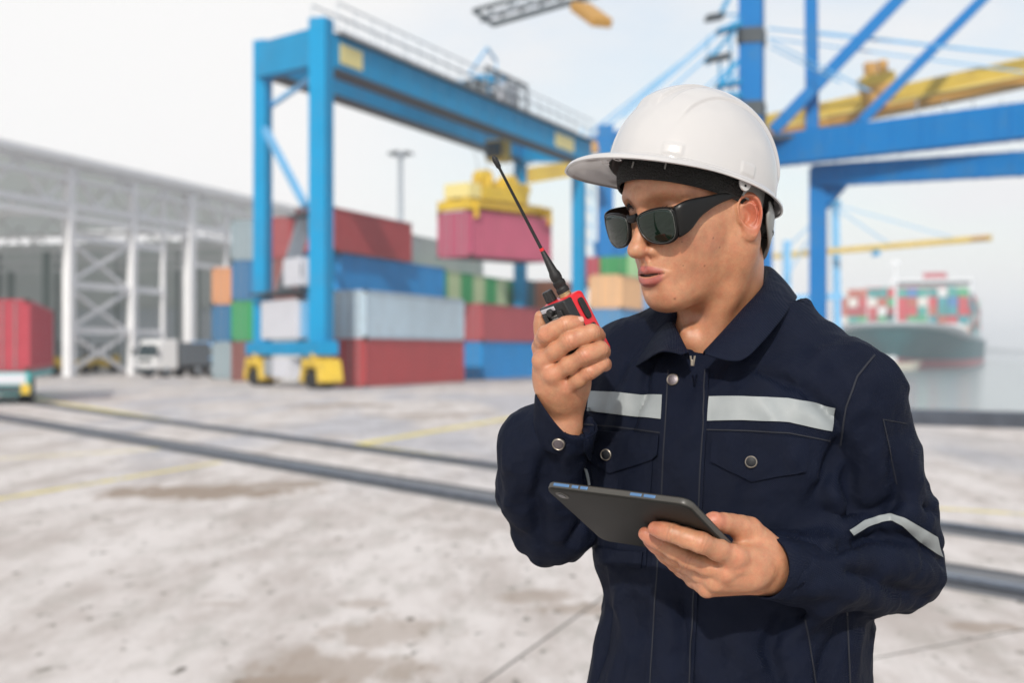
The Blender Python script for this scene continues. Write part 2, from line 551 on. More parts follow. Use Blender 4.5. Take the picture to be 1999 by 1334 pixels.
# ---- quay kerb, dark and thick, at the water's edge
M_KERB = mat('quay_kerb_dark', (0.055, 0.065, 0.085), 0.7, noise=0.35, nscale=1.5)
kb = MB()
a, b = Vector((*QA, 0)), Vector((*QB, 0)); d_ = (b-a).normalized(); nn = Vector((-d_.y, d_.x, 0))
if nn.y > 0: nn = -nn
def kerb(p, q, side):
    m_ = MB(); d_ = (q-p).normalized(); s = Vector((-d_.y, d_.x, 0))*side
    vs_ = []
    for P in (p, q):
        for o_, z in ((0.0, -0.9), (0.0, 0.24), (0.08, 0.33), (0.50, 0.33), (0.58, 0.24), (0.58, -0.05)):
            vs_.append(P + s*(o_-0.10) + Vector((0, 0, z)))
    m_.add(vs_, [(0,6,7,1),(1,7,8,2),(2,8,9,3),(3,9,10,4),(4,10,11,5),(0,1,2,3,4,5),(11,10,9,8,7,6)])
    return m_
o = kerb(a, b, 1).build('quay_kerb', M_KERB, kind='structure')
o2 = kerb(Vector((*QB, 0)), Vector((*QC, 0)), 1).build('quay_kerb', M_KERB, kind='structure')
for o_ in (o, o2):
    bm = bmesh.new(); bm.from_mesh(o_.data); bmesh.ops.recalc_face_normals(bm, faces=bm.faces); bm.to_mesh(o_.data); bm.free()

# ---- crane rails let into the concrete
M_SLOT_D = mat('rail_slot_dark', (0.030, 0.032, 0.038), 0.8, noise=0.3, nscale=3)
M_RAIL = mat('rail_steel', (0.22, 0.25, 0.30), 0.38, metal=0.7, noise=0.25, nscale=6)
M_PAD = mat('rail_bed', (0.16, 0.165, 0.175), 0.8, noise=0.25, nscale=2)
def along(p, q, o0, o1, z0, z1, e0=0.0, e1=0.0):
    d_ = (q-p).normalized(); s = Vector((d_.y, -d_.x, 0))
    if s.y > 0: s = -s                                # towards the camera
    P, Q_ = p - d_*e0, q + d_*e1
    return [P + s*o0 + Vector((0,0,z0)), Q_ + s*o0 + Vector((0,0,z0)), Q_ + s*o1 + Vector((0,0,z0)), P + s*o1 + Vector((0,0,z0)),
            P + s*o0 + Vector((0,0,z1)), Q_ + s*o0 + Vector((0,0,z1)), Q_ + s*o1 + Vector((0,0,z1)), P + s*o1 + Vector((0,0,z1))]
BF = [(0,3,2,1),(4,5,6,7),(0,1,5,4),(1,2,6,5),(2,3,7,6),(3,0,4,7)]
def fixn(o):
    bm = bmesh.new(); bm.from_mesh(o.data); bmesh.ops.recalc_face_normals(bm, faces=bm.faces); bm.to_mesh(o.data); bm.free(); return o
A0, A1 = G(0, 815), G(1999, 1150)
B0, B1 = G(80, 790), G(1999, 1050)
for nm, (p, q) in (('near', (A0, A1)), ('far', (B0, B1))):
    rt = empty('crane_rail', tuple(p), label='steel crane rail let into the concrete, %s of the two tracks' % ('nearer' if nm == 'near' else 'farther'), cat='rail', group='crane rails across the quay')
    off = p.copy()
    segs = ([(-0.46, -0.34, 0.004, 0.010, M_SLOT_D, 'flange_slot'), (-0.34, 0.02, 0.004, 0.009, M_PAD, 'rail_bed'), (0.02, 0.34, 0.004, 0.012, M_SLOT_D, 'flange_slot'), (0.11, 0.20, 0.012, 0.045, M_RAIL, 'rail_head'), (0.34, 0.44, 0.004, 0.009, M_PAD, 'rail_bed')]
            if nm == 'near' else [(-0.22, 0.20, 0.004, 0.010, M_SLOT_D, 'flange_slot'), (-0.04, 0.04, 0.010, 0.045, M_RAIL, 'rail_head'), (0.20, 0.42, 0.004, 0.008, M_PAD, 'rail_bed')])
    for o0, o1, z0, z1, m_, pn in segs:
        fixn(pyd(pn, [v - off for v in along(p, q, o0, o1, z0, z1, 30, 20)], BF, m_, rt))
# ---- worn yellow lines
def yellow_mat():
    m = mat('worn_yellow_paint', (0.62, 0.55, 0.22), 0.7)
    t = m.node_tree; p = t.nodes['Principled BSDF']; tcn = t.nodes.new('ShaderNodeTexCoord')
    n = t.nodes.new('ShaderNodeTexNoise'); n.inputs['Scale'].default_value = 2.5; n.inputs['Detail'].default_value = 6; n.inputs['Roughness'].default_value = 0.7
    t.links.new(tcn.outputs['Object'], n.inputs['Vector'])
    mr = t.nodes.new('ShaderNodeMapRange'); mr.inputs['From Min'].default_value = 0.50; mr.inputs['From Max'].default_value = 0.70
    t.links.new(n.outputs[0], mr.inputs['Value'])
    mx = t.nodes.new('ShaderNodeMix'); mx.data_type = 'RGBA'; t.links.new(mr.outputs[0], mx.inputs[0])
    mx.inputs[6].default_value = (0.72, 0.60, 0.16, 1); mx.inputs[7].default_value = (0.52, 0.49, 0.42, 1)
    t.links.new(mx.outputs[2], p.inputs['Base Color']); return m
M_YL = yellow_mat()
for i, (x0, y0, x1, y1, w) in enumerate(((-60, 985, 430, 903, 0.13), (60, 778, 480, 846, 0.30), (700, 868, 1100, 926, 0.22), (700, 868, 1060, 806, 0.30), (1780, 990, 2050, 1008, 0.12), (-60, 900, 380, 873, 0.10))):
    p, q = G(x0, y0), G(x1, y1)
    z_ = 0.004 + 0.0006*(i % 2)
    fixn(pyd('yellow_line', along(p, q, -w/2, w/2, 0.0015, z_), BF, M_YL, kind='structure'))
# ---- joints between the slabs
M_JOINT = mat('slab_joint', (0.16, 0.15, 0.135), 0.9, noise=0.4, nscale=5)
for x0, y0, x1, y1, w in ((930, 1345, 1160, 1180, 0.014), (1690, 1290, 1999, 1230, 0.014), (-50, 860, 420, 838, 0.05)):
    p, q = G(x0, y0), G(x1, y1)
    fixn(pyd('slab_joint', along(p, q, -w/2, w/2, 0.0008, 0.0026, 0, 6), BF, M_JOINT, ground))
# ================================================================== containers
CH = CW = 2.19
U2 = Vector((0.33, 0.944, 0)).normalized()
WR2 = Vector((U2.y, -U2.x, 0))
YAWU = math.atan2(U2.y, U2.x)
_cm = {}
def cmat(rgb):
    k = tuple(rgb)
    if k not in _cm: _cm[k] = mat('container_paint', rgb, 0.5, noise=0.10, nscale=0.7, dirt=(rgb[0]*0.55+0.06, rgb[1]*0.5+0.045, rgb[2]*0.5+0.035), dscale=0.9, damt=0.30)
    return _cm[k]
M_CDARK = mat('container_underside', (0.03, 0.028, 0.026), 0.8)
M_ROD = mat('lock_rod_steel', (0.35, 0.35, 0.35), 0.5, metal=0.5)
def corr_panel(L_, H_, pitch=0.28, dep=0.045, z0=0.0):
    """corrugated sheet in the x-z plane, facing -y"""
    xs = []; n = max(2, int(L_/pitch))
    pt = L_/n
    for i in range(n):
        x = i*pt
        xs += [(x, 0), (x+pt*0.28, 0), (x+pt*0.42, dep), (x+pt*0.86, dep)]
    xs.append((L_, 0))
    v = []; f = []
    for x, y in xs: v += [(x, y, z0), (x, y, z0+H_)]
    for i in range(len(xs)-1): f.append((2*i, 2*i+2, 2*i+3, 2*i+1))
    return v, f
_cmesh = {}
def container_meshes(L_):
    if L_ in _cmesh: return _cmesh[L_]
    W_, H_ = CW, CH
    r = {}
    def mk(name, v, f):
        me = bpy.data.meshes.new(name); me.from_pydata([tuple(map(float, q)) for q in v], [], f); me.materials.append(cmat((0.5,0.5,0.5))); me.update(); r[name] = me
    v, f = corr_panel(L_-0.24, H_-0.26, z0=0.14)
    mk('side_panel', [(x+0.12, -W_/2+0.02+y, z) for x, y, z in v], f)
    mk('side_panel_b', [(L_-0.12-x, W_/2-0.02-y, z) for x, y, z in v], f)
    v, f = corr_panel(L_-0.1, W_-0.1, 0.5, 0.02)
    mk('roof', [(x+0.05, -W_/2+0.05+z, H_-0.03-y) for x, y, z in v], f)
    v, f = corr_panel(W_-0.24, H_-0.26, z0=0.14)
    mk('end_panel', [(L_-0.03-y, -W_/2+0.12+x, z) for x, y, z in v], f)
    fr = MB()
    for x in (0.0, L_-0.13):
        for y in (-W_/2, W_/2-0.13): fr.box(x, x+0.13, y, y+0.13, 0.0, H_)
        fr.box(x+0.01, x+0.11, -W_/2+0.13, W_/2-0.13, 0.01, 0.14); fr.box(x+0.01, x+0.11, -W_/2+0.13, W_/2-0.13, H_-0.12, H_-0.01)
    for y in (-W_/2+0.005, W_/2-0.095):
        fr.box(0.13, L_-0.13, y, y+0.09, 0.01, 0.14); fr.box(0.13, L_-0.13, y, y+0.09, H_-0.12, H_-0.012)
    mk('frame', fr.v, fr.f)
    dl = MB(); dl.box(0.03, 0.075, -W_/2+0.135, -0.008, 0.15, H_-0.13)
    for z in (0.35, 0.9, 1.45): dl.box(0.012, 0.029, -W_/2+0.2, -0.08, z, z+0.28)
    mk('door', dl.v, dl.f)
    mk('door_b', [(x, -y, z) for x, y, z in dl.v], [t_[::-1] for t_ in dl.f])
    rd = MB()
    for y in (-W_/2+0.42, -0.30): rd.tube((-0.015, y, 0.08), (-0.015, y, H_-0.07), 0.022, n=6)
    mk('lock_rod', rd.v, rd.f)
    mk('lock_rod_b', [(x, -y, z) for x, y, z in rd.v], [t_[::-1] for t_ in rd.f])
    cc = MB()
    for x in (-0.012, L_-0.148):
        for y in (-W_/2-0.012, W_/2-0.148):
            for z in (-0.004, H_-0.112): cc.box(x, x+0.16, y, y+0.16, z, z+0.12)
    mk('corner_casting', cc.v, cc.f)
    fl = MB(); fl.box(0.02, L_-0.02, -W_/2+0.1, W_/2-0.1, 0.02, 0.12); mk('floor', fl.v, fl.f)
    _cmesh[L_] = r
    return r
def container(pos, yaw, L_, rgb, label, group, stripes=None, doors=True):
    """pos: middle of the near end at floor level; +x runs along the box"""
    rt = empty('shipping_container', tuple(pos), yaw, label=label, cat='container', group=group)
    ms = container_meshes(L_)
    m_ = cmat(rgb) if stripes is None else stripes
    def put(name, key=None, par=rt, mt=m_):
        o = bpy.data.objects.new(name, ms[key or name]); COL.objects.link(o); o.parent = par
        o.material_slots[0].link = 'OBJECT'; o.material_slots[0].material = mt
        return o
    put('side_panel'); put('side_panel', 'side_panel_b'); put('roof'); put('end_panel'); put('frame'); put('floor', mt=M_CDARK)
    d1 = put('door'); put('lock_rod', par=d1, mt=M_ROD); d2 = put('door', 'door_b'); put('lock_rod', 'lock_rod_b', par=d2, mt=M_ROD)
    put('corner_casting', mt=M_CDARK)['kind'] = 'stuff'
    return rt
def cpos(px, d, lv):
    """right-hand near corner at that pixel column and distance"""
    c_ = At(px, HY, d); c_.z = 0
    p = c_ - WR2*(CW/2); p.z = lv*(CH+0.01) + 0.005
    return p
RED = (0.42, 0.055, 0.060); PINK = (0.46, 0.10, 0.13); GREY = (0.48, 0.60, 0.68); LGREY = (0.60, 0.61, 0.60); BLUE = (0.0, 0.27, 0.64); DBLUE = (0.02, 0.10, 0.25)
TEAL = (0.03, 0.16, 0.20); GREEN = (0.03, 0.30, 0.10); LGREEN = (0.30, 0.52, 0.25); ORANGE = (0.65, 0.30, 0.14); PEACH = (0.78, 0.47, 0.24); BROWN = (0.20, 0.06, 0.05); SLATE = (0.28, 0.36, 0.40); MAUVE = (0.44, 0.085, 0.15); OREX = (0.60, 0.20, 0.08)
def striped():
    m = mat('green_and_cream_paint', GREEN, 0.5); t = m.node_tree; p = t.nodes['Principled BSDF']
    tcn = t.nodes.new('ShaderNodeTexCoord'); sx = t.nodes.new('ShaderNodeSeparateXYZ'); t.links.new(tcn.outputs['Object'], sx.inputs[0])
    w = t.nodes.new('ShaderNodeMath'); w.operation = 'PINGPONG'; w.inputs[1].default_value = 2.2; t.links.new(sx.outputs[0], w.inputs[0])
    r = t.nodes.new('ShaderNodeMapRange'); r.inputs['From Min'].default_value = 1.0; r.inputs['From Max'].default_value = 1.25; t.links.new(w.outputs[0], r.inputs['Value'])
    mx = t.nodes.new('ShaderNodeMix'); mx.data_type = 'RGBA'; mx.inputs[6].default_value = (0.04, 0.36, 0.12, 1); mx.inputs[7].default_value = (0.50, 0.62, 0.36, 1)
    t.links.new(r.outputs[0], mx.inputs[0]); t.links.new(mx.outputs[2], p.inputs['Base Color']); return m
YG = 'containers stacked on the quay behind the gantry crane'
STACK = [
 (715, 64.5, 0, 12.2, RED, 'red container at ground level right of the gantry crane\'s yellow wheels'),
 (715, 64.5, 1, 12.2, GREY, 'pale grey container lying on the red one right of the gantry leg'),
 (668, 71.5, 0, 12.2, SLATE, 'slate container at ground level, hidden behind the red one by the gantry leg'),
 (668, 71.5, 1, 12.2, DBLUE, 'dark blue container, second tier, hidden behind the pale grey one'),
 (664, 72.0, 2, 14.0, BLUE, 'long bright blue container above the pale grey one'),
 (654, 71.0, 3, 9.6, RED, 'red container on top of the long bright blue one'),
 (570, 76.0, 3, 9.0, (0.36, 0.06, 0.065), 'dull red top container seen between the two left gantry legs'),
 (580, 76.0, 2, 9.0, (0.26, 0.09, 0.08), 'brownish container between the two left gantry legs, third tier'),
 (585, 77.0, 1, 9.0, SLATE, 'slate container between the gantry legs, second tier'),
 (585, 77.0, 0, 9.0, LGREY, 'light grey container between the gantry legs, at ground level'),
 (521, 77.6, 0, 12.2, BROWN, 'brown container at the bottom of the four-high column left of the crane'),
 (521, 77.6, 1, 12.2, GREEN, 'green container, second up in the four-high column left of the crane'),
 (521, 77.6, 2, 12.2, (0.03, 0.16, 0.34), 'blue container, third up in the four-high column left of the crane'),
 (521, 77.6, 3, 12.2, SLATE, 'slate grey container on top of the four-high column left of the crane'),
 (478, 84.0, 0, 12.2, SLATE, 'slate container at the foot of the leftmost column'),
 (478, 84.0, 1, 12.2, (0.02, 0.15, 0.32), 'dark blue container in the middle of the leftmost column'),
 (478, 84.0, 2, 12.2, ORANGE, 'orange container on top of the leftmost column'),
 (943, 82.0, 0, 12.2, BLUE, 'bright blue container at ground level beside the lifted hand'),
 (943, 82.0, 1, 12.2, (0.44, 0.08, 0.09), 'rose red container on the bright blue one beside the lifted hand'),
 (862, 87.0, 2, 13.0, 'stripe', 'green container with cream bands below the hanging load'),
 (862, 87.0, 1, 13.0, TEAL, 'teal container under the banded green one, mostly hidden'),
 (808, 88.0, 3, 12.2, LGREY, 'pale beige grey container on the top tier below the hanging load'),
 (1030, 99.0, 2, 6.0, TEAL, 'dark teal container seen beside the radio antenna\'s foot'),
 (1030, 99.0, 1, 6.0, SLATE, 'slate container under the dark teal one behind the radio'),
 (1092, 100.0, 2, 6.0, OREX, 'rust orange container seen just right of the radio antenna'),
 (1092, 100.0, 1, 6.0, DBLUE, 'dark blue container under the rust orange one behind the radio'),
 (1214, 92.0, 0, 6.0, SLATE, 'slate container at the bottom of the column between the radio and the shoulder'),
 (1214, 92.0, 1, 6.0, (0.08, 0.28, 0.52), 'mid blue container under the peach coloured one'),
 (1214, 92.0, 2, 6.0, PEACH, 'peach coloured container between the radio and the man\'s chin'),
 (1172, 108.0, 3, 6.0, (0.45, 0.05, 0.08), 'crimson container end, top tier, nearest the right-hand gantry leg'),
 (1226, 107.0, 3, 6.0, (0.02, 0.30, 0.08), 'dark green container end, top tier, right of the crimson one'),
 (1290, 97.0, 1, 6.0, DBLUE, 'dark blue container under the chin, second tier'),
 (1290, 97.0, 2, 6.0, (0.16, 0.34, 0.62), 'sky blue container right of the peach one, under the chin'),
 (1290, 97.0, 0, 6.0, GREEN, 'green container at ground level behind the man\'s collar'),
 (1284, 101.0, 3, 6.0, LGREEN, 'light green container, top tier, beside the man\'s mouth'),
]
M_STRIPE = striped()
for px, d, lv, L_, rgb, lab in STACK:
    container(cpos(px, d, lv), YAWU, L_, GREEN if rgb == 'stripe' else rgb, lab, YG, stripes=M_STRIPE if rgb == 'stripe' else None)

# ================================================================== gantry crane
M_CB = mat('crane_blue_paint', (0.0, 0.27, 0.53), 0.6, spec=0.22, noise=0.08, nscale=0.6, dirt=(0.08, 0.22, 0.38), dscale=0.5, damt=0.35)
M_CBL = mat('crane_light_blue_paint', (0.16, 0.44, 0.72), 0.42, noise=0.08, nscale=0.6)
M_YEL = mat('crane_yellow_paint', (0.68, 0.46, 0.035), 0.45, noise=0.12, nscale=1.2, dirt=(0.30, 0.20, 0.05), dscale=1.5, damt=0.4)
M_YPALE = mat('pale_yellow_plate', (0.78, 0.66, 0.26), 0.5)
M_DK = mat('dark_steel', (0.045, 0.06, 0.07), 0.6, noise=0.2, nscale=2)
M_GALV = mat('galvanised_steel', (0.34, 0.38, 0.42), 0.5, metal=0.3, noise=0.1, nscale=3)
M_WHITE = mat('white_cabinet', (0.62, 0.63, 0.68), 0.5, noise=0.06, nscale=1)
M_TYRE = mat('rubber_tyre', (0.012, 0.012, 0.012), 0.8)
M_GLASS = mat('tinted_cab_glass', (0.02, 0.04, 0.05), 0.06, spec=0.8)
C1 = At(627, HY, 61.5); C1.z = 0
C2 = At(513, HY, 67.5); C2.z = 0
SPAN = Vector((12.5, 31.0, 0)); C3 = C1 + SPAN; C4 = C2 + Vector((12.3, 31.0, 0))
CD = SPAN.normalized()
gan = empty('gantry_crane', tuple(C1), label='tall blue rubber-tyred gantry crane with yellow wheel bogies lifting a container', cat='crane')
OG = C1.copy()
def gb(name, mat_, fn, bevel=0, par=gan, **kw):
    m_ = MB(); fn(m_); m_.v = [tuple(Vector(v) - OG) for v in m_.v]
    return m_.build(name, mat_, par, bevel=bevel, **kw)
def V3_(p, z): return Vector((p.x, p.y, z))
TOP = 15.3
for i, (c_, w_) in enumerate(((C1, 0.84), (C2, 0.70), (C3, 0.78), (C4, 0.74))):
    gb('leg', M_CB, lambda m_: m_.bar(V3_(c_, 2.0), V3_(c_, (15.9, 16.25, 15.3, 16.2)[i]), w_*0.95, w_*0.9, up=(CD.x, CD.y, 0)))
# girders
def girder(a, b, z0, z1, w_, par=gan):
    g_ = gb('girder', M_CB, lambda m_: m_.bar(V3_(a, (z0+z1)/2) - CD*0.0, V3_(b, (z0+z1)/2) + (b-a).normalized()*1.2, w_, z1-z0))
    gb('girder_flange', M_DK, lambda m_: (m_.bar(V3_(a, z1+0.06), V3_(b, z1+0.06) + CD, w_+0.5, 0.10), m_.bar(V3_(a, z0-0.05), V3_(b, z0-0.05) + CD, w_+0.15, 0.08)), par=g_)
    return g_
side_w = Vector((CD.y, -CD.x, 0))
g1 = girder(C1 + CD*0.5, C3, 13.85, 15.25, 0.9)
for k_ in range(1, 16):
    c_ = C1 + SPAN*(k_/16)
    gb('stiffener_plate', M_CB, lambda m_: m_.bar(V3_(c_, 14.55) - CD*0.03, V3_(c_, 14.55) + CD*0.03, 0.97, 1.36))
g2 = girder(C2 + CD*0.5, C4, 14.75, 16.15, 0.9)
# name plates
for t0, t1 in ((0.025, 0.085), (0.83, 0.93)):
    a = C1 + SPAN*t0 + side_w*0.475; b = C1 + SPAN*t1 + side_w*0.475
    gb('name_plate', M_YPALE, lambda m_: m_.bar(V3_(a, 14.55), V3_(b, 14.55), 0.04, 0.85))
# walkway railing along the near girder
def railing(a, b, z, n, hgt=1.1, m_=M_GALV, off=Vector((0, 0, 0)), par=None):
    P = [a.lerp(b, i/(n-1)) + off for i in range(n)]
    for p in P: gb('rail_post', m_, lambda q: q.bar(V3_(p, z), V3_(p, z+hgt), 0.05), par=par or gan)
    for k in (0.55, 1.0): gb('handrail', m_, lambda q: q.bar(V3_(P[0], z+hgt*k), V3_(P[-1], z+hgt*k), 0.055), par=par or gan)
railing(C1 + CD*0.3, C3 + CD, 15.35, 22, 1.25, M_GALV, side_w*0.62)
railing(C1 + CD*0.3, C3 + CD, 15.35, 12, 1.25, M_GALV, -side_w*0.62)
gb('end_tie', M_CB, lambda m_: m_.bar(V3_(C1, 14.7), V3_(C2, 15.3), 0.7, 1.6))
gb('end_tie', M_CB, lambda m_: m_.bar(V3_(C3, 14.3), V3_(C4, 15.2), 0.7, 1.0))
# braces and stairs between the left legs
S12 = (C2 - C1)
gb('leg_brace', M_CBL, lambda m_: m_.bar(V3_(C2, 12.3), V3_(C1 + S12*0.25, 8.0), 0.28, 0.28))
gb('leg_brace', M_CBL, lambda m_: m_.bar(V3_(C2 + CD*0.5, 13.2), V3_(C1 + CD*0.5, 13.9), 0.20, 0.20))
gb('stair', M_GALV, lambda m_: m_.bar(V3_(C1 + S12*0.25, 7.5), V3_(C1 + S12*0.62, 4.4), 0.7, 0.14))
gb('stair_rail', M_GALV, lambda m_: (m_.bar(V3_(C1 + S12*0.25, 8.4), V3_(C1 + S12*0.62, 5.3), 0.05), m_.bar(V3_(C1 + S12*0.25, 8.0), V3_(C1 + S12*0.62, 4.9), 0.05)))
gb('landing', M_DK, lambda m_: m_.bar(V3_(C1 + S12*0.05, 7.55), V3_(C1 + S12*0.36, 7.55), 1.2, 0.10))
gb('landing', M_DK, lambda m_: m_.bar(V3_(C1 + S12*0.05, 4.25), V3_(C1 + S12*0.95, 4.25), 1.6, 0.14))
oc = gb('machine_cabin', M_WHITE, lambda m_: m_.bar(V3_(C1 + S12*0.18, 5.1), V3_(C1 + S12*0.45, 5.1), 1.0, 1.25), 0.05)
gb('cabin_window', M_GLASS, lambda m_: m_.bar(V3_(C1 + S12*0.22 - CD*0.52, 5.2), V3_(C1 + S12*0.40 - CD*0.52, 5.2), 0.04, 0.6), par=oc)
gb('electric_house', M_WHITE, lambda m_: m_.bar(V3_(C1 + S12*0.24 + side_w*0.2, 3.05), V3_(C1 + S12*0.86 + side_w*0.2, 3.05), 1.3, 1.75), 0.04)
gb('house_door', M_CBL, lambda m_: m_.bar(V3_(C1 + S12*0.12 + side_w*0.2, 3.0), V3_(C1 + S12*0.22 + side_w*0.2, 3.0), 1.0, 1.6))
sill = gb('sill_beam', M_CB, lambda m_: m_.bar(V3_(C1 - S12*0.12, 1.75), V3_(C2 + S12*0.16, 1.75), 0.9, 0.60), 0.03)
gb('sill_beam', M_CB, lambda m_: m_.bar(V3_(C3 - S12*0.12, 1.75), V3_(C4 + S12*0.12, 1.75), 0.9, 0.75), 0.03)
gb('battery_box', M_WHITE, lambda m_: (m_.bar(V3_(C1 + S12*0.40, 0.85), V3_(C1 + S12*0.66, 0.85), 0.9, 0.9)), 0.03)
gb('control_box', M_GALV, lambda m_: (m_.bar(V3_(C1 + S12*0.70, 0.9), V3_(C1 + S12*0.84, 0.9), 0.8, 0.8)), 0.03)
sd = S12.normalized()
for k, c_ in enumerate((C1, C2, C3, C4)):
    bo = gb('wheel_bogie', M_YEL, lambda m_: (m_.bar(V3_(c_ - sd*0.75 - CD*0.1, 1.12), V3_(c_ + sd*0.75 - CD*0.1, 1.12), 1.1, 0.38),
            m_.bar(V3_(c_ - sd*0.72, 1.2), V3_(c_ - sd*1.00, 0.28), 1.1, 0.34, up=(sd.x, sd.y, 0)), m_.bar(V3_(c_ + sd*0.72, 1.2), V3_(c_ + sd*1.00, 0.28), 1.1, 0.34, up=(sd.x, sd.y, 0)),
            m_.bar(V3_(c_, 1.1), V3_(c_, 1.55), 0.8, 0.8)), 0.04)
    for e in (-1, 1):
        wc = c_ + sd*(0.42*e)
        gb('wheel', M_TYRE, lambda m_: m_.tube(V3_(wc - CD*0.42, 0.42), V3_(wc + CD*0.30, 0.42), 0.42, n=24), 0.04, par=bo)
# trolley on the girders
TC = C1 + SPAN*0.62 + S12*0.35
trl = gb('trolley', M_DK, lambda m_: (m_.bar(V3_(TC - CD*2.2, 15.70), V3_(TC + CD*2.6, 15.70), 3.0, 0.35), m_.bar(V3_(TC - CD*0.2, 16.20), V3_(TC + CD*0.8, 16.20), 1.2, 0.9), m_.bar(V3_(TC + CD*1.4, 16.30), V3_(TC + CD*2.4, 16.30), 1.0, 1.0)))
gb('hoist_drum', M_CB, lambda m_: (m_.tube(V3_(TC - CD*1.6 - side_w*0.9, 16.45), V3_(TC - CD*1.6 + side_w*0.9, 16.45), 0.62, n=24)), par=trl)
gb('hoist_drum', M_CB, lambda m_: (m_.tube(V3_(TC + CD*0.3 - side_w*0.7, 17.30), V3_(TC + CD*0.3 + side_w*0.7, 17.30), 0.42, n=24)), par=trl)
gb('service_frame', M_CBL, lambda m_: (m_.bar(V3_(TC - CD*2.0, 17.30), V3_(TC + CD*0.6, 19.30), 0.12), m_.bar(V3_(TC + CD*0.6, 19.30), V3_(TC + CD*2.0, 18.80), 0.12), m_.bar(V3_(TC + CD*2.0, 18.80), V3_(TC + CD*2.0, 15.90), 0.10)), par=trl)
gb('trolley_rail', M_GALV, lambda m_: [m_.bar(V3_(TC - CD*2.4 + side_w*1.5, 15.90+z), V3_(TC + CD*3.4 + side_w*1.5, 15.90+z), 0.12) for z in (0.7, 1.2)], par=trl)
gb('winch_housing', M_WHITE, lambda m_: (m_.bar(V3_(TC + CD*0.9 + side_w*0.8, 16.6), V3_(TC + CD*2.1 + side_w*0.8, 16.6), 0.9, 1.3)), 0.04, par=trl)
gb('winch_motor', M_DK, lambda m_: (m_.bar(V3_(TC - CD*3.2 + side_w*0.6, 16.3), V3_(TC - CD*2.2 + side_w*0.6, 16.3), 0.9, 0.9)), 0.04, par=trl)
gb('winch_motor', M_CB, lambda m_: (m_.bar(V3_(TC + CD*2.6, 16.5), V3_(TC + CD*3.6, 16.5), 1.3, 1.2)), 0.04, par=trl)
gb('trolley_frame', M_DK, lambda m_: [m_.bar(V3_(TC + CD*q + side_w*1.3, 15.6), V3_(TC + CD*q + side_w*1.3, 17.6), 0.14) for q in (-2.6, -1.0, 0.6, 2.2, 3.6)] + [m_.bar(V3_(TC - CD*2.6 + side_w*1.3, 17.5), V3_(TC + CD*3.6 + side_w*1.3, 17.5), 0.16)], par=trl)
gb('exhaust_stack', M_CB, lambda m_: m_.tube(V3_(TC + CD*3.0, 15.90), V3_(TC + CD*3.0, 18.10), 0.18, n=12), par=trl)
cabp = C1 + SPAN*0.70 + S12*0.45
cb = gb('operator_cab', M_YEL, lambda m_: m_.bar(V3_(cabp - CD*0.1, 13.7), V3_(cabp + CD*1.2, 13.7), 1.2, 1.3), 0.1)
gb('cab_glass', M_GLASS, lambda m_: m_.bar(V3_(cabp - CD*0.45, 13.7), V3_(cabp - CD*0.12, 13.7), 1.0, 0.9), 0.05, par=cb)
# cable loop in front of the beam
# hanging load
HD = Vector((0.65, 0.76, 0)).normalized(); HN = Vector((HD.y, -HD.x, 0))
hc = At(920, HY, 67.5); hc.z = 0
hp = hc - HN*(CW/2); hp.z = 6.10
container(hp, math.atan2(HD.y, HD.x), 6.0, MAUVE, 'mauve container hanging in the air under the yellow spreader', 'container on the crane hook')
sp0 = hp + HD*3.0; zt = 6.10 + CH
spr = empty('spreader', (sp0.x, sp0.y, zt), label='yellow lifting spreader gripping the hanging mauve container', cat='spreader')
def sb(name, mat_, fn, bevel=0.03, par=spr):
    m_ = MB(); fn(m_); o_ = Vector((sp0.x, sp0.y, zt)); m_.v = [tuple(Vector(v) - o_) for v in m_.v]
    return m_.build(name, mat_, par, bevel=bevel)
P0 = V3_(sp0, zt)
for s in (-1, 1):
    sb('side_beam', M_YEL, lambda m_: m_.bar(P0 - HD*2.9 + HN*(s*0.55) + Vector((0,0,0.42)), P0 + HD*2.9 + HN*(s*0.55) + Vector((0,0,0.42)), 0.34, 0.42))
    sb('end_beam', M_YEL, lambda m_: m_.bar(P0 + HD*(s*2.85) - HN*1.1 + Vector((0,0,0.30)), P0 + HD*(s*2.85) + HN*1.1 + Vector((0,0,0.30)), 0.36, 0.46))
    for e in (-1, 1):
        sb('flipper', M_YEL, lambda m_: m_.bar(P0 + HD*(s*2.75) + HN*(e*1.16) + Vector((0,0,0.45)), P0 + HD*(s*2.75) + HN*(e*1.20) + Vector((0,0,-0.35)), 0.26, 0.08, up=(HD.x, HD.y, 0)), 0.01)
sb('head_block', M_YEL, lambda m_: (m_.bar(P0 - HD*1.9 + Vector((0,0,0.95)), P0 + HD*1.5 + Vector((0,0,0.95)), 1.7, 0.7), m_.bar(P0 + HD*0.0 + Vector((0,0,1.5)), P0 + HD*1.9 + Vector((0,0,1.4)), 1.3, 0.45), m_.bar(P0 - HD*1.0 + Vector((0,0,0.65)), P0 + HD*1.0 + Vector((0,0,0.65)), 1.2, 0.4)))
sb('motor_box', M_YPALE, lambda m_: m_.bar(P0 - HD*2.85 + Vector((0,0,1.0)), P0 - HD*1.95 + Vector((0,0,1.0)), 1.6, 0.7))
for s, zz in ((-0.95, 1.75), (0.9, 1.65)):
    sv = sb('sheave', M_YEL, lambda m_: (m_.tube(P0 + HD*s - HN*0.35 + Vector((0,0,zz)), P0 + HD*s + HN*0.35 + Vector((0,0,zz)), 0.42, n=20), m_.bar(P0 + HD*s + Vector((0,0,1.2)), P0 + HD*s + Vector((0,0,zz+0.2)), 0.8, 0.5)))
    for e in (-1, 1):
        sb('hoist_rope', M_DK, lambda m_: m_.tube(P0 + HD*s + HN*(e*0.25) + Vector((0,0,zz+0.3)), V3_(TC + CD*(s) + side_w*(e*0.5), 14.9), 0.018, n=5), 0)

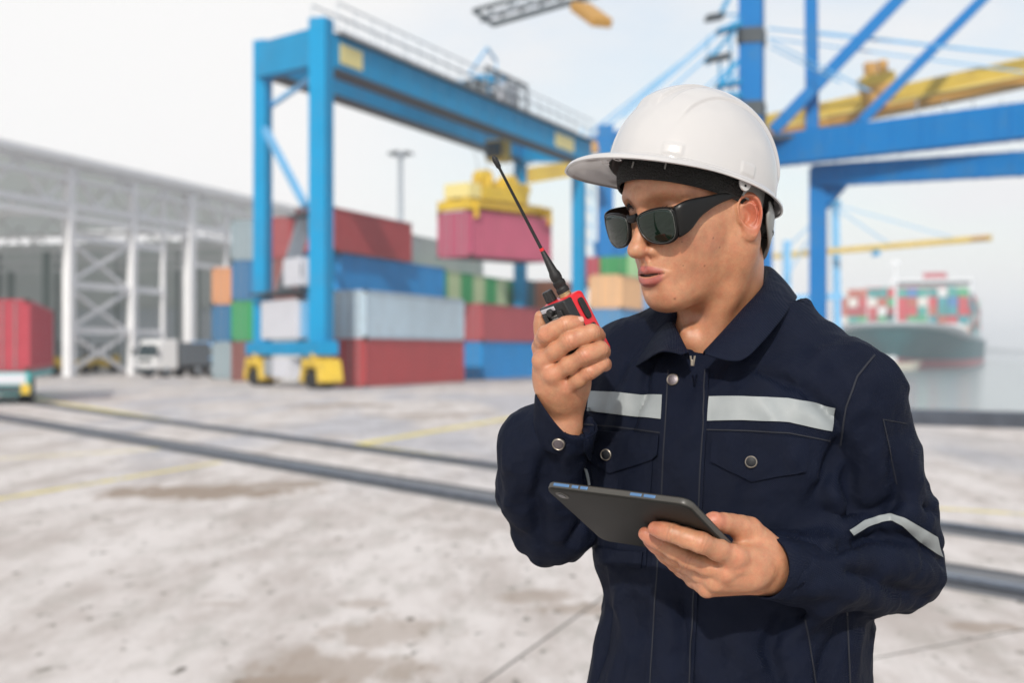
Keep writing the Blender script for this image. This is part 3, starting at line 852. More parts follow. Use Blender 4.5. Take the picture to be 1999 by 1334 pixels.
# ================================================================== light mast
mb = At(782, HY, 150); mb.z = 0
mst = empty('light_mast', tuple(mb), label='slender floodlight mast with a ring of lamps behind the containers', cat='light mast')
m_ = MB(); m_.tube((0,0,0), (0,0,22.4), 0.42, 0.24, n=12); m_.build('pole', M_GALV, mst, True)
m_ = MB()
for i in range(16):
    a, b = 2*math.pi*i/16, 2*math.pi*(i+1)/16
    m_.tube((0.9*math.cos(a), 0.9*math.sin(a), 22.3), (0.9*math.cos(b), 0.9*math.sin(b), 22.3), 0.05, n=5)
m_.build('ring', M_GALV, mst)
for i in range(6):
    a = 2*math.pi*i/6+0.2; m_ = MB(); m_.bar((0.85*math.cos(a), 0.85*math.sin(a), 22.5), (1.35*math.cos(a), 1.35*math.sin(a), 22.3), 0.5, 0.22)
    m_.build('floodlight', M_DK, mst)

# ================================================================== open steel shed on the left
M_SWHITE = mat('shed_white_paint', (0.80, 0.80, 0.81), 0.6, noise=0.06, nscale=0.8)
M_SDARK = mat('shed_green_grey_sheeting', (0.58, 0.62, 0.59), 0.8, noise=0.15, nscale=0.4)
M_SWALL = mat('shed_pale_wall', (0.62, 0.67, 0.72), 0.8, noise=0.1, nscale=0.3)
def translucent(m, amt):
    t = m.node_tree; p = t.nodes['Principled BSDF']; o_ = t.nodes['Material Output']
    tl = t.nodes.new('ShaderNodeBsdfTranslucent'); tl.inputs['Color'].default_value = (0.86, 0.88, 0.87, 1)
    mx = t.nodes.new('ShaderNodeMixShader'); mx.inputs[0].default_value = amt
    t.links.new(p.outputs[0], mx.inputs[1]); t.links.new(tl.outputs[0], mx.inputs[2]); t.links.new(mx.outputs[0], o_.inputs['Surface'])
M_SROOF = mat('shed_sheeting_added_translucency', (0.62, 0.66, 0.63), 0.8, noise=0.12, nscale=0.4); translucent(M_SROOF, 0.5)  # translucency added so that daylight brightens the shed's interior
translucent(M_SWALL, 0.35); translucent(M_SDARK, 0.4)  # walls let added light through as well
M_SCOL = mat('shed_green_column', (0.22, 0.28, 0.27), 0.7)
S0 = Vector((-30.5 - 0.292*25, 60.5, 0)); SDv = Vector((0.292, 1, 0)).normalized(); SN = Vector((-SDv.y, SDv.x, 0))   # SN: to the left, into the shed
def SPd(d, z=0.0, inn=0.0):
    p = Vector((-30.5 + 0.292*(d-85.5), d, 0)) + SN*inn; p.z = z; return p
shed = empty('steel_shed', tuple(SPd(92.3)), label='open white steel-framed shed with cross-braced columns and lattice girder', cat='shed')
OS = Vector(SPd(92.3))
def sh(name, mat_, fn, par=shed):
    m_ = MB(); fn(m_); m_.v = [tuple(Vector(v) - OS) for v in m_.v]; return m_.build(name, mat_, par)
DS, DE = 62.0, 150.0
cols_ = [(66, .55), (79, .5), (92.3, .62), (99.6, .55), (103.6, .30), (107.2, .85), (112.8, .30), (121, .5), (134, .5), (147, .5)]
for d, w in cols_: sh('column', M_SWHITE, lambda m_: m_.bar(SPd(d), SPd(d, 13.4), w, w*0.9, up=tuple(SN)))
for z, w in ((13.6, .45), (12.7, .22), (11.0, .40), (10.3, .34)): sh('girder_chord', M_SWHITE, lambda m_: m_.bar(SPd(DS, z, -0.05), SPd(DE, z, -0.05), 0.4, w))
sh('gutter', M_SWHITE, lambda m_: m_.bar(SPd(DS, 13.95, -0.62), SPd(DE, 13.95, -0.62), 0.25, 0.42))
k = 0; d = DS
while d < DE - 2.8:
    za, zb = (11.1, 13.5) if k % 2 == 0 else (13.5, 11.1)
    sh('girder_web', M_SWHITE, lambda m_: m_.bar(SPd(d, za, 0.1), SPd(d+2.8, zb, 0.1), 0.20, 0.20)); d += 2.8; k += 1
for z in (9.05, 5.95, 3.0): sh('girt', M_SWHITE, lambda m_: m_.bar(SPd(92.3, z, 0.1), SPd(103.6, z, 0.1), 0.30, 0.42))
sh('girt', M_SWHITE, lambda m_: m_.bar(SPd(107.2, 8.2, 0.1), SPd(121, 8.2, 0.1), 0.25, 0.34))
for z0, z1 in ((0.3, 2.9), (3.1, 5.8), (6.1, 8.9)):
    sh('cross_brace', M_SWHITE, lambda m_: m_.bar(SPd(92.5, z0, 0.15), SPd(99.4, z1, 0.15), 0.22, 0.22))
    sh('cross_brace', M_SWHITE, lambda m_: m_.bar(SPd(92.5, z1, 0.32), SPd(99.4, z0, 0.40), 0.22, 0.22))
# roof over the interior and a far wall
sh('roof', M_SROOF, lambda m_: m_.add([SPd(DS, 13.75, -0.5), SPd(DE, 13.75, -0.5), SPd(DE, 15.3, 34), SPd(DS, 15.3, 34), SPd(DS, 13.95, -0.5), SPd(DE, 13.95, -0.5), SPd(DE, 15.5, 34), SPd(DS, 15.5, 34)], BF))
sh('roof', M_SROOF, lambda m_: m_.add([SPd(DS, 13.75, 68.5), SPd(DE, 13.75, 68.5), SPd(DE, 15.3, 34.02), SPd(DS, 15.3, 34.02), SPd(DS, 13.95, 68.5), SPd(DE, 13.95, 68.5), SPd(DE, 15.5, 34.02), SPd(DS, 15.5, 34.02)], BF))
for d in (66, 79, 92.3, 107.2, 121, 134, 147):
    sh('roof_truss', M_SWHITE, lambda m_: (m_.bar(SPd(d, 10.6, 0.3), SPd(d, 10.6, 68), 0.25, 0.3), [m_.bar(SPd(d, 10.7 if q % 2 else 14.2, 0.3+3.4*q), SPd(d, 14.2 if q % 2 else 10.7, 0.3+3.4*(q+1)), 0.14, 0.14) for q in range(19)]))
    for inn in (22, 45): sh('inner_column', M_SCOL, lambda m_: m_.bar(SPd(d, 0, inn), SPd(d, 10.5, inn), 0.6, 0.6))
sh('end_wall', M_SDARK, lambda m_: m_.add([SPd(DE, 6.2, 0), SPd(DE, 6.2, 68), SPd(DE+0.3, 6.2, 68), SPd(DE+0.3, 6.2, 0), SPd(DE, 13.8, 0), SPd(DE, 13.8, 68), SPd(DE+0.3, 13.8, 68), SPd(DE+0.3, 13.8, 0)], BF))
sh('end_wall', M_SWALL, lambda m_: m_.add([SPd(DE-0.1, 0, 0), SPd(DE-0.1, 0, 68), SPd(DE+0.2, 0, 68), SPd(DE+0.2, 0, 0), SPd(DE-0.1, 6.4, 0), SPd(DE-0.1, 6.4, 68), SPd(DE+0.2, 6.4, 68), SPd(DE+0.2, 6.4, 0)], BF))
for i in range(9): sh('wall_rail', M_SCOL, lambda m_: m_.bar(SPd(DE-0.3, 0, 3+7.6*i), SPd(DE-0.3, 13, 3+7.6*i), 0.35, 0.35))
sh('back_wall', M_SWALL, lambda m_: m_.add([SPd(DS, 0, 68), SPd(DE, 0, 68), SPd(DE, 0, 68.3), SPd(DS, 0, 68.3), SPd(DS, 13.5, 68), SPd(DE, 13.5, 68), SPd(DE, 13.5, 68.3), SPd(DS, 13.5, 68.3)], BF))
# yellow plant parked under the shed roof
def loader(px, d, s, lab):
    c_ = At(px, HY, d); c_.z = 0
    rt = empty('forklift_truck', tuple(c_), 0.4, label=lab, cat='forklift', group='yellow forklifts under the shed')
    m_ = MB(); m_.box(-1.3*s, 0.9*s, -0.6*s, 0.6*s, 0.45*s, 1.2*s); m_.box(0.5*s, 1.2*s, -0.6*s, 0.6*s, 0.4*s, 1.5*s); m_.build('body', M_YEL, rt, bevel=0.08)
    m_ = MB()
    for x in (-0.7, 0.5):
        for y in (-.55, .55): m_.bar((x*s, y*s, 1.2*s), (x*0.8*s, y*s, 2.3*s), 0.09)
    m_.box(-0.75*s, 0.6*s, -.6*s, .6*s, 2.3*s, 2.4*s); m_.build('overhead_guard', M_DK, rt)
    m_ = MB()
    for y in (-.4, .4): m_.bar((-1.45*s, y*s, 0.2), (-1.45*s, y*s, 2.9*s), 0.14)
    m_.build('mast', M_DK, rt)
    for x in (-0.9, 0.7):
        for y in (-.65, .65):
            m_ = MB(); m_.tube((x*s, (y-.12)*s, .38*s), (x*s, (y+.12)*s, .38*s), .38*s, n=16); m_.build('wheel', M_TYRE, rt)
loader(88, 96, 0.85, 'small yellow forklift in the shed nearest the red container')
loader(150, 104, 0.85, 'yellow forklift in the shed just right of the first white column')
loader(205, 112, 0.9, 'yellow forklift in the shed farthest to the right, by the white lorry')

# ================================================================== lorries
def lorry(px, d, yaw, rgb, lab, box=None, s=1.0):
    c_ = At(px, HY, d); c_.z = 0
    rt = empty('lorry', tuple(c_), yaw, label=lab, cat='lorry')
    m1 = mat('lorry_paint', rgb, 0.35, coat=0.3)
    W_ = 1.12*s
    v = []; 
    prof_ = [(0, .55), (0, 1.25), (0.12, 1.35), (0.35, 2.35), (0.55, 2.55), (1.9, 2.62), (1.9, .55)]
    for y in (-W_, W_): v += [(x*s, y, z*s) for x, z in prof_]
    n = len(prof_)
    m_ = MB(); m_.add(v, [tuple(range(n-1, -1, -1)), tuple(range(n, 2*n))] + [(i, (i+1)%n, n+(i+1)%n, n+i) for i in range(n)])
    cabo = m_.build('cab', m1, rt, bevel=0.07*s)
    m_ = MB(); m_.bar((0.09*s, 0, 1.42*s), (0.33*s, 0, 2.24*s), W_*1.75, 0.05, up=(1, 0, -0.2)); m_.build('windscreen', M_GLASS, rt)
    for y in (-1, 1):
        m_ = MB(); m_.box(0.55*s, 1.25*s, y*W_-0.02*(1 if y < 0 else -1)*-1-0.012, y*W_+0.012, 1.5*s, 2.15*s); m_.build('side_window', M_GLASS, rt)
        m_ = MB(); m_.box(-0.035, 0.02, y*W_*0.68-.14, y*W_*0.68+.14, 0.72*s, 0.92*s); m_.build('headlight', M_WHITE, rt)
        m_ = MB(); m_.box(-0.1, 0.08, y*(W_+0.14)-.09, y*(W_+0.14)+.09, 1.5*s, 2.0*s); m_.build('mirror', M_DK, rt)
    m_ = MB(); m_.box(-0.03, 0.03, -W_*0.7, W_*0.7, 0.98*s, 1.25*s); m_.build('grille', M_DK, rt)
    m_ = MB(); m_.box(-0.08, 0.15, -W_, W_, 0.32*s, 0.66*s); m_.build('bumper', M_DK, rt, bevel=0.04)
    m_ = MB(); m_.box(0.3*s, 5.6*s, -.45*s, .45*s, 0.5*s, 0.8*s); m_.build('chassis', M_DK, rt)
    for x in (0.95, 3.6, 4.8):
        for y in (-1, 1):
            m_ = MB(); m_.tube((x*s, y*(W_-.30), .48*s), (x*s, y*(W_-.02), .48*s), .48*s, n=20); w = m_.build('wheel', M_TYRE, rt)
            m_ = MB(); m_.tube((x*s, y*(W_-.1), .48*s), (x*s, y*(W_+.005), .48*s), .22*s, n=14); m_.build('rim', M_GALV, w)
    if box:
        m_ = MB(); m_.box(2.2*s, 4.6*s, -W_, W_, 0.82*s, 2.4*s); m_.build('box_body', mat('lorry_box_paint', box, 0.5), rt, bevel=0.04)
    return rt
lorry(283, 90.0, math.atan2(0.9, 0.75), (0.82, 0.82, 0.82), 'white lorry with its cab facing out from the shed', box=(0.12, 0.14, 0.16), s=0.92)
lorry(398, 98.0, math.atan2(0.95, -0.1), (0.10, 0.32, 0.62), 'light blue lorry half hidden behind the leftmost container column', s=0.9)

# ---- trailer with a red container at the picture's left edge
tcn_ = At(58, HY, 43.5); tcn_.z = 0
TRD = Vector((-0.25, 0.968, 0)).normalized(); TRN = Vector((TRD.y, -TRD.x, 0))
tp = tcn_ - TRN*(CW/2)
M_TEALP = mat('teal_chassis_paint', (0.05, 0.42, 0.42), 0.45, noise=0.1, nscale=2)
trr = empty('yard_trailer', tuple(tp), math.atan2(TRD.y, TRD.x), label='teal yard trailer carrying a red container at the left edge', cat='trailer')
m_ = MB(); m_.box(-0.15, 12.4, -1.08, 1.08, 0.78, 0.98); m_.box(-0.2, 0.25, -1.12, 1.12, 0.30, 0.97); m_.build('chassis', M_TEALP, trr, bevel=0.03)
m_ = MB(); m_.box(-0.235, -0.20, -1.0, 0.25, 0.62, 0.93); m_.build('rear_board', M_WHITE, trr)
for y0_, y1_ in ((0.72, 1.10), (-1.12, -0.86)): MB().box(-0.30, -0.20, y0_, y1_, 0.32, 0.62).build('lamp_cluster', M_YEL, trr)
m_ = MB(); m_.box(-0.26, -0.202, -0.9, 0.6, 0.36, 0.56); m_.build('rear_bumper', M_DK, trr)
for x in (1.2, 2.4):
    for y in (-1, 1):
        m_ = MB(); m_.tube((x, y*0.7, .40), (x, y*1.06, .40), .40, n=20); m_.build('wheel', M_TYRE, trr)
container(Vector((tp.x, tp.y, 1.0)) , math.atan2(TRD.y, TRD.x), 12.2, (0.44, 0.045, 0.07), 'red container on the teal trailer at the left edge', 'container on the yard trailer')
# ================================================================== ship-to-shore cranes
M_SB = mat('quay_crane_blue', (0.0, 0.165, 0.46), 0.65, spec=0.2, noise=0.07, nscale=0.4, dirt=(0.06, 0.17, 0.30), dscale=0.8, damt=0.45)
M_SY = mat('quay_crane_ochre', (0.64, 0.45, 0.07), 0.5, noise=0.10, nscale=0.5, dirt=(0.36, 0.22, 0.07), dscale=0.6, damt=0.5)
M_SO = mat('ochre_shade_side', (0.50, 0.27, 0.06), 0.5, noise=0.10, nscale=0.5)  # darker copy of the crane ochre, shade put into its colour
class Crane:
    def __init__(s, base, label, name='quay_crane'):
        s.o = Vector(base); s.rt = empty(name, tuple(base), label=label, cat='crane')
    def bar(s, name, m, a, b, w, h=None, par=None, up=(0, 0, 1), bevel=0.0):
        q = MB(); q.bar(Vector(a) - s.o, Vector(b) - s.o, w, h, up); return q.build(name, m, par or s.rt, bevel=bevel)
    def bars(s, name, m, L_, par=None, up=(0, 0, 1)):
        q = MB()
        for a, b, w in L_: q.bar(Vector(a) - s.o, Vector(b) - s.o, w, None, up)
        return q.build(name, m, par or s.rt)
    def tube(s, name, m, a, b, r, par=None, n=12):
        q = MB(); q.tube(Vector(a) - s.o, Vector(b) - s.o, r, n=n); return q.build(name, m, par or s.rt, True)
def gz(p, z=0.0): return Vector((p.x, p.y, z))
# ---- the big one on the right
cb_ = At(1467, HY, 66); K = Crane(gz(cb_), 'huge blue quay crane with ochre boom rising behind the man\'s helmet on the right')
K.bar('leg', M_SB, gz(cb_), gz(cb_, 34), 1.06, 1.06, up=(0.3, 1, 0))
for y0 in (72, 215, 640):
    p = At(1467, y0, 66); K.bar('leg_collar', M_DK, p + Vector((0,0,-0.35)), p + Vector((0,0,0.35)), 1.2, 1.2, up=(0.3, 1, 0))
l2 = At(1597, HY, 68); K.bar('leg', M_SB, gz(l2), gz(l2, At(1597, 330, 68).z), 0.78, 0.8, up=(0.3, 1, 0))
K.bar('upper_post', M_SB, At(1586, 265, 68), At(1583, -60, 68), 0.58, 0.6, up=(0.3, 1, 0))
far_r = At(2330, HY, 54.5)
# portal beams: their right ends come nearer
K.bar('portal_beam', M_SB, At(1497, 296, 68.3), Vector((far_r.x, far_r.y, At(1497, 296, 68.3).z)), 0.9, 1.45)
K.bar('lower_portal_beam', M_SB, At(1592, 343, 68), Vector((far_r.x, far_r.y, At(2330, 300, 54.5).z)), 0.7, 1.00)
pb0, pb1 = At(1497, 296, 68.3), Vector((far_r.x, far_r.y, At(1497, 296, 68.3).z))
lb0, lb1 = At(1592, 343, 68), Vector((far_r.x, far_r.y, At(2330, 300, 54.5).z))
for a_, b_, w_, h_ in ((pb0, pb1, 0.9, 1.45), (lb0, lb1, 0.7, 1.00)):
    dr_ = (b_-a_).normalized()
    for k_ in range(1, 14):
        c_ = a_ + dr_*(1.15*k_ + 0.3*math.sin(k_*2.1))
        K.bar('stiffener_plate', M_SB, c_ - dr_*0.03, c_ + dr_*0.03, w_+0.07, h_+0.05)
K.bar('gusset', M_SB, At(1603, 395, 68), At(1640, 352, 67.6), 0.5, 0.8)
K.bar('leg', M_SB, gz(far_r, -0.2), gz(far_r, 34), 0.95, 1.0)
K.bar('platform', M_DK, At(1468, 272, 67.2), At(1560, 268, 67.2), 1.0, 0.16)
K.bar('diagonal', M_SB, At(1508, 256, 67.5), At(1790, -40, 66.5), 0.50, 0.55)
K.bar('diagonal', M_SB, At(1672, 246, 66.8), At(1975, -60, 65.5), 0.42, 0.45)
# stays, thin
for (x0, y0, x1, y1, w) in ((1500, 55, 1999, 108, .10), (1500, 74, 1999, 140, .08), (1505, 80, 1700, 178, .07), (1505, 92, 1640, 160, .07), (1620, 135, 1690, 176, .06), (1600, 62, 2100, 118, .07)):
    K.bar('stay', M_CBL, At(x0, y0, 70), At(x1, y1, 64), w)
# boom
ba, bb_ = At(1490, 246, 76), At(2060, 123, 65)
bm_ = K.bar('boom', M_SY, ba, bb_, 0.8, 0.95)
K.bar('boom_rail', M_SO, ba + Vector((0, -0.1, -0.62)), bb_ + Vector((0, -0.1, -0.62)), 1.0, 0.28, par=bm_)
K.bar('boom_walkway', M_YPALE, ba + Vector((0, -0.55, -0.30)), bb_ + Vector((0, -0.55, -0.30)), 0.25, 0.10, par=bm_)
tb = At(1716, 175, 71)
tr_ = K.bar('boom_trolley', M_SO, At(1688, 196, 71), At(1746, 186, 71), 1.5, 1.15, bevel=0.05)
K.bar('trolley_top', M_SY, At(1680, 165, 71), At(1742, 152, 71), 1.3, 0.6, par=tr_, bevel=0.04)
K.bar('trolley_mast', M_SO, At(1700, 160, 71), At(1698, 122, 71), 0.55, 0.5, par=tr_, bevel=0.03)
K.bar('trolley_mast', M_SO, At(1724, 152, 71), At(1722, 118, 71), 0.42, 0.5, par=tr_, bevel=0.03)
for x0 in (1845, 1900, 1955, 1790): K.bar('walkway_post', M_GALV, At(x0, 236, 66), At(x0, 195, 66), 0.06)
# stairs and platforms left of the leg
for i, (x0, y0, x1, y1) in enumerate(((1378, 36, 1412, 30), (1378, 118, 1425, 108), (1400, 62, 1445, 48), (1398, 168, 1445, 160), (1408, 190, 1445, 186))):
    K.bar('stair_platform', M_DK if i < 2 else M_CB, At(x0, y0, 65), At(x1, y1, 65), 1.0, 0.16)
for x0, y0, x1, y1, w in ((1380, 125, 1445, 40, .16), (1405, 30, 1430, -20, .2), (1400, 170, 1440, 120, .2), (1405, 120, 1405, 190, .10), (1425, 60, 1428, 190, .10), (1382, 110, 1382, 70, .05), (1410, 28, 1445, 28, .08)):
    K.bar('stair_flight', M_CB, At(x0, y0, 65), At(x1, y1, 65), w)
for x0, y0, x1, y1, w in ((1215, 228, 1410, 62, .10), (1290, 190, 1400, 95, .12), (1345, 200, 1440, 118, .12), (1368, 215, 1450, 128, .10)):
    K.bar('back_stay', M_CBL, At(x0, y0, 72), At(x1 + 40, y1 - 36, 72), w)
# maintenance gantry reaching in at the top
pa, pb = At(945, 32, 60), At(1330, -75, 62)
K.bar('service_walkway', M_GALV, pa, pb, 0.9, 0.12)
K.bars('walkway_lattice', M_DK, [(At(940 + 38*i, 42 - 10.4*i, 60.5), At(960 + 38*i, 18 - 10.4*i, 60), 0.10) for i in range(10)] + [(At(962, 47, 59.5), At(1340, -60, 61.5), 0.22), (At(925, 20, 60.5), At(1300, -86, 62), 0.16), (At(925, 20, 60.5), At(962, 47, 59.5), 0.16)])
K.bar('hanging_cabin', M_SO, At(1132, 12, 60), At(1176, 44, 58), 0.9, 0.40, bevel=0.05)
K.bar('walkway_hanger', M_GALV, At(1150, 10, 60), At(1160, -60, 60), 0.08); K.bar('walkway_hanger', M_GALV, At(1000, 14, 60), At(1100, -160, 62), 0.08)
K.bar('back_boom', M_SB, At(1467, -260, 66), At(1000, -160, 62), 0.8, 1.0)
# pier under the leg that is out of the picture
pr = MB(); pr.box(far_r.x-3, far_r.x+3, far_r.y-3, far_r.y+3, -6, -0.2); pr.build('crane_pier', M_GROUND, kind='structure')

# ---- quay crane seen between the gantry and the helmet
cb2 = At(1182, HY, 118); K2 = Crane(gz(cb2), 'blue quay crane standing between the gantry crane and the man\'s helmet')
K2.bar('leg', M_SB, gz(cb2), At(1182, 245, 118), 1.25, 1.2)
c3_ = At(1492, HY, 124); K2.bar('leg', M_SB, gz(c3_), At(1492, 230, 124), 1.2, 1.2)
K2.bar('cross_beam', M_SB, At(1130, 285, 118), At(1300, 250, 119), 1.0, 1.1)
K2.bar('cross_beam', M_SB, At(1165, 488, 118), At(1500, 468, 124), 0.9, 1.4)
K2.bar('boom', M_SY, At(1036, 342, 112), At(1300, 298, 122), 1.0, 1.2)
K2.bar('boom_end', M_SO, At(1140, 292, 112), At(1166, 286, 112), 1.2, 0.9)
K2.bars('ladder_tower', M_CBL, [(At(1136, 250, 117), At(1136, 640, 117), .14), (At(1158, 250, 117), At(1158, 640, 117), .14)] + [(At(1136, 270+32*i, 117), At(1158, 286+32*i, 117), .12) for i in range(11)])
for x0, y0, x1, y1 in ((1182, 250, 1400, 60), (1150, 260, 1330, 120)): K2.bar('stay', M_CBL, At(x0, y0, 118), At(x1, y1, 122), 0.16)
# ---- far crane over the ship
cb3 = At(1636, HY, 205); K3 = Crane(gz(cb3), 'distant pale blue quay crane with a long ochre boom reaching over the container ship')
K3.bar('leg', M_CBL, gz(cb3), At(1630, 398, 205), 1.0, 1.0)
c4_ = At(1536, HY, 205); K3.bar('leg', M_CBL, gz(c4_), At(1536, 470, 205), 1.0, 1.0)
K3.bar('portal_beam', M_CBL, At(1530, 583, 205), At(1645, 578, 205), 0.9, 0.9)
K3.bar('boom', M_SY, At(1500, 501, 210), At(1934, 464, 186), 0.8, 0.75)
K3.bar('boom_tip', M_SO, At(1898, 466, 187), At(1930, 463, 186), 1.0, 0.5)
K3.bar('boom_trolley', M_CB, At(1704, 496, 196), At(1716, 492, 196), 1.0, 0.8)
for x0, y0, x1, y1 in ((1625, 398, 1866, 466), (1625, 402, 1738, 478), (1625, 398, 1520, 500), (1576, 470, 1525, 560)): K3.bar('stay', M_CBL, At(x0, y0, 204), At(x1, y1, 196), 0.16)
K3.bar('top_beam', M_CB, At(1617, 400, 205), At(1640, 398, 205), 1.0, 1.0)

# ================================================================== container ship
M_HULL = mat('teal_hull_paint', (0.0, 0.14, 0.16), 0.6, spec=0.25, noise=0.15, nscale=0.05)
M_BOOT = mat('red_boot_topping', (0.42, 0.03, 0.05), 0.5)
M_SHW = mat('ship_white_paint', (0.70, 0.72, 0.74), 0.5)
SBP = At(1738, HY, 345); SBP.z = WATER_Z
AX = Vector((0.335, 0.942, 0)).normalized(); PX = Vector((AX.y, -AX.x, 0))
ship = empty('container_ship', tuple(SBP), label='laden container ship with a dark teal bow lying beyond the quay', cat='ship')
st_ = [(0, 4.0, 0.2, 11.5), (3, 10.0, 0.8, 11.2), (10, 14.5, 2.0, 10.6), (22, 16.2, 4.4, 9.8), (40, 16.6, 8.5, 9.2), (70, 16.7, 14.0, 9.0), (120, 16.7, 16.0, 9.0), (230, 16.7, 16.0, 9.0), (250, 15.0, 10.0, 9.0)]
def hull_pts(f0, f1):
    v = []
    for s, hd, hw, zd in st_:
        sw = s + 9*(1 - min(1, s/60))                    # the stem rakes forward
        for q in (-1, 1):
            row = []
            for k in range(6):
                t = f0 + (f1-f0)*k/5
                w = hw + (hd-hw)*(t**1.7); ss = sw*(1-t) + s*t; z = -1 + (zd+1)*t
                row.append(AX*ss + PX*(q*w) + Vector((0, 0, z)))
            v.append(row)
    return v
def hull_part(name, m, f0, f1):
    R = hull_pts(f0, f1); vs_ = [p for row in R for p in row]; fs_ = []
    ns = len(st_)
    for i in range(ns-1):
        for q in (0, 1):
            for k in range(5):
                a = (2*i+q)*6+k; b = (2*(i+1)+q)*6+k
                fs_.append((a, b, b+1, a+1) if q else (a, a+1, b+1, b))
    for k in range(5): fs_.append((k, 6+k, 7+k, k+1))
    e = 2*(ns-1)*6
    for k in range(5): fs_.append((e+k, e+k+1, e+7+k, e+6+k))
    return fixn(pyd(name, vs_, fs_, m, ship, True))
hull_part('boot_topping', M_BOOT, 0, 0.30); hull_part('hull', M_HULL, 0.30, 0.93); hull_part('bulwark', M_SHW, 0.93, 1.0)
dk = [AX*s + PX*(q*hd) + Vector((0, 0, zd-1.2)) for s, hd, hw, zd in st_ for q in (-1, 1)]
pyd('deck', dk, [(2*i, 2*i+1, 2*i+3, 2*i+2) for i in range(len(st_)-1)], M_SHW, ship)
def shp(name, m, s0, s1, p0, p1, z0, z1, par=ship):
    v = [AX*s + PX*p + Vector((0, 0, z)) for z in (z0, z1) for s, p in ((s0, p0), (s1, p0), (s1, p1), (s0, p1))]
    return fixn(pyd(name, v, BF, m, par))
shp('breakwater', M_SHW, 33, 34, -15, 15, 8.2, 11.5)
for p in (-8.9, 6.5): shp('lashing_bridge', M_SHW, 36.3, 36.7, p-0.12, p+0.12, 8, 20)
shp('foremast', M_SHW, 16, 16.6, -0.3, 0.3, 9, 27); shp('mast_light', M_SHW, 15.6, 17, -1.2, 1.2, 26, 27.2)
br_ = shp('bridge_house', M_SHW, 168, 180, -14, 14, 9, 30); shp('bridge_window', M_GLASS, 167.8, 168.0, -13, 13, 27.5, 28.9, br_)
shp('funnel', M_BOOT, 186, 194, -4, 4, 27, 33)
for i, t in enumerate(((1.5, .4), (1.5, -.4))): pass
anc = shp('anchor', M_SHW, 3.0, 4.6, -9.5, -8.3, 4.5, 6.5)
cpal = [(0.50,0.035,0.05),(0.46,0.05,0.06),(0.36,0.04,0.05),(0.03,0.30,0.26),(0.02,0.26,0.30),(0.04,0.18,0.42),(0.62,0.63,0.63),(0.40,0.10,0.06),(0.62,0.60,0.56),(0.05,0.34,0.16),(0.02,0.24,0.24)]
cnm = ['red','rose','dark red','teal green','teal','blue','pale grey','rust','cream','green','deep teal']
def ribbed_box(L_, W_, H_):
    v, f = corr_panel(L_, H_, 0.9, 0.06); mb_ = MB(); mb_.add([(x, y-W_/2, z) for x, y, z in v], f)
    mb_.add([(L_-x, W_/2-y, z) for x, y, z in v], f)
    mb_.add([(0,-W_/2,0),(0,-W_/2,H_),(0,W_/2,H_),(0,W_/2,0)], [(0,1,2,3)]); mb_.add([(L_,-W_/2,0),(L_,W_/2,0),(L_,W_/2,H_),(L_,-W_/2,H_)], [(0,1,2,3)])
    mb_.add([(0,-W_/2,H_),(L_,-W_/2,H_),(L_,W_/2,H_),(0,W_/2,H_)], [(0,1,2,3)]); mb_.add([(0,-W_/2,0),(L_,-W_/2,0),(L_,W_/2,0),(0,W_/2,0)], [(3,2,1,0)])
    for y in (-W_*0.25, W_*0.25): mb_.box(-0.08, 0, y-0.06, y+0.06, 0.1, H_-0.1)
    me = bpy.data.meshes.new('ship_container'); me.from_pydata(mb_.v, [], mb_.f); me.materials.append(M_SHW); me.update(); return me
ms_ = ribbed_box(11.6, 2.36, 2.30)
ords = ['leftmost','second','third','fourth','fifth','sixth','seventh','eighth','ninth','tenth','eleventh','twelfth','thirteenth','fourteenth','fifteenth','rightmost']
tiers = ['lowest','second','third','fourth','top']
rg = random.Random(11)
smats = [mat('ship_container_paint', c_, 0.55) for c_ in cpal]
bays = ['front','second','third','fourth','fifth','sixth','seventh','hindmost']
yaws = math.atan2(AX.y, AX.x)
def put_sc(bay, colm, tier, s, p, z, lab):
    k = rg.randrange(len(cpal))
    pos = SBP + AX*s + PX*p + Vector((0, 0, z))
    o = bpy.data.objects.new('shipping_container', ms_); COL.objects.link(o); o.location = pos; o.rotation_euler = (0, 0, yaws)
    o.material_slots[0].link = 'OBJECT'; o.material_slots[0].material = smats[k]
    tag(o, lab(cnm[k]), 'container', 'containers stacked on the ship\'s deck')
for colm in range(13):
    for tier in range(5):
        put_sc(0, colm, tier, 37, -15.4 + 2.56*colm, 9.0 + 2.42*tier,
               lambda c_: '%s container on the ship, front bay, %s column, %s tier' % (c_, ords[colm], tiers[tier]))
for bay in range(1, 8):
    nt_ = 5
    for tier in range(nt_):
        put_sc(bay, 12, tier, 37 + 15.5*bay, 15.4, 9.0 + 2.42*tier, lambda c_: '%s container on the ship\'s far-right side, %s bay, %s tier' % (c_, bays[bay], tiers[tier]))
    for colm in range(0, 12, 1):
        if bay in (1, 3): put_sc(bay, colm, 4, 37 + 15.5*bay, -15.4 + 2.56*colm, 9.0 + 2.42*(4 + (1 if bay == 3 else 0)), lambda c_: '%s container on the ship, %s bay, %s column, uppermost' % (c_, bays[bay], ords[colm]))
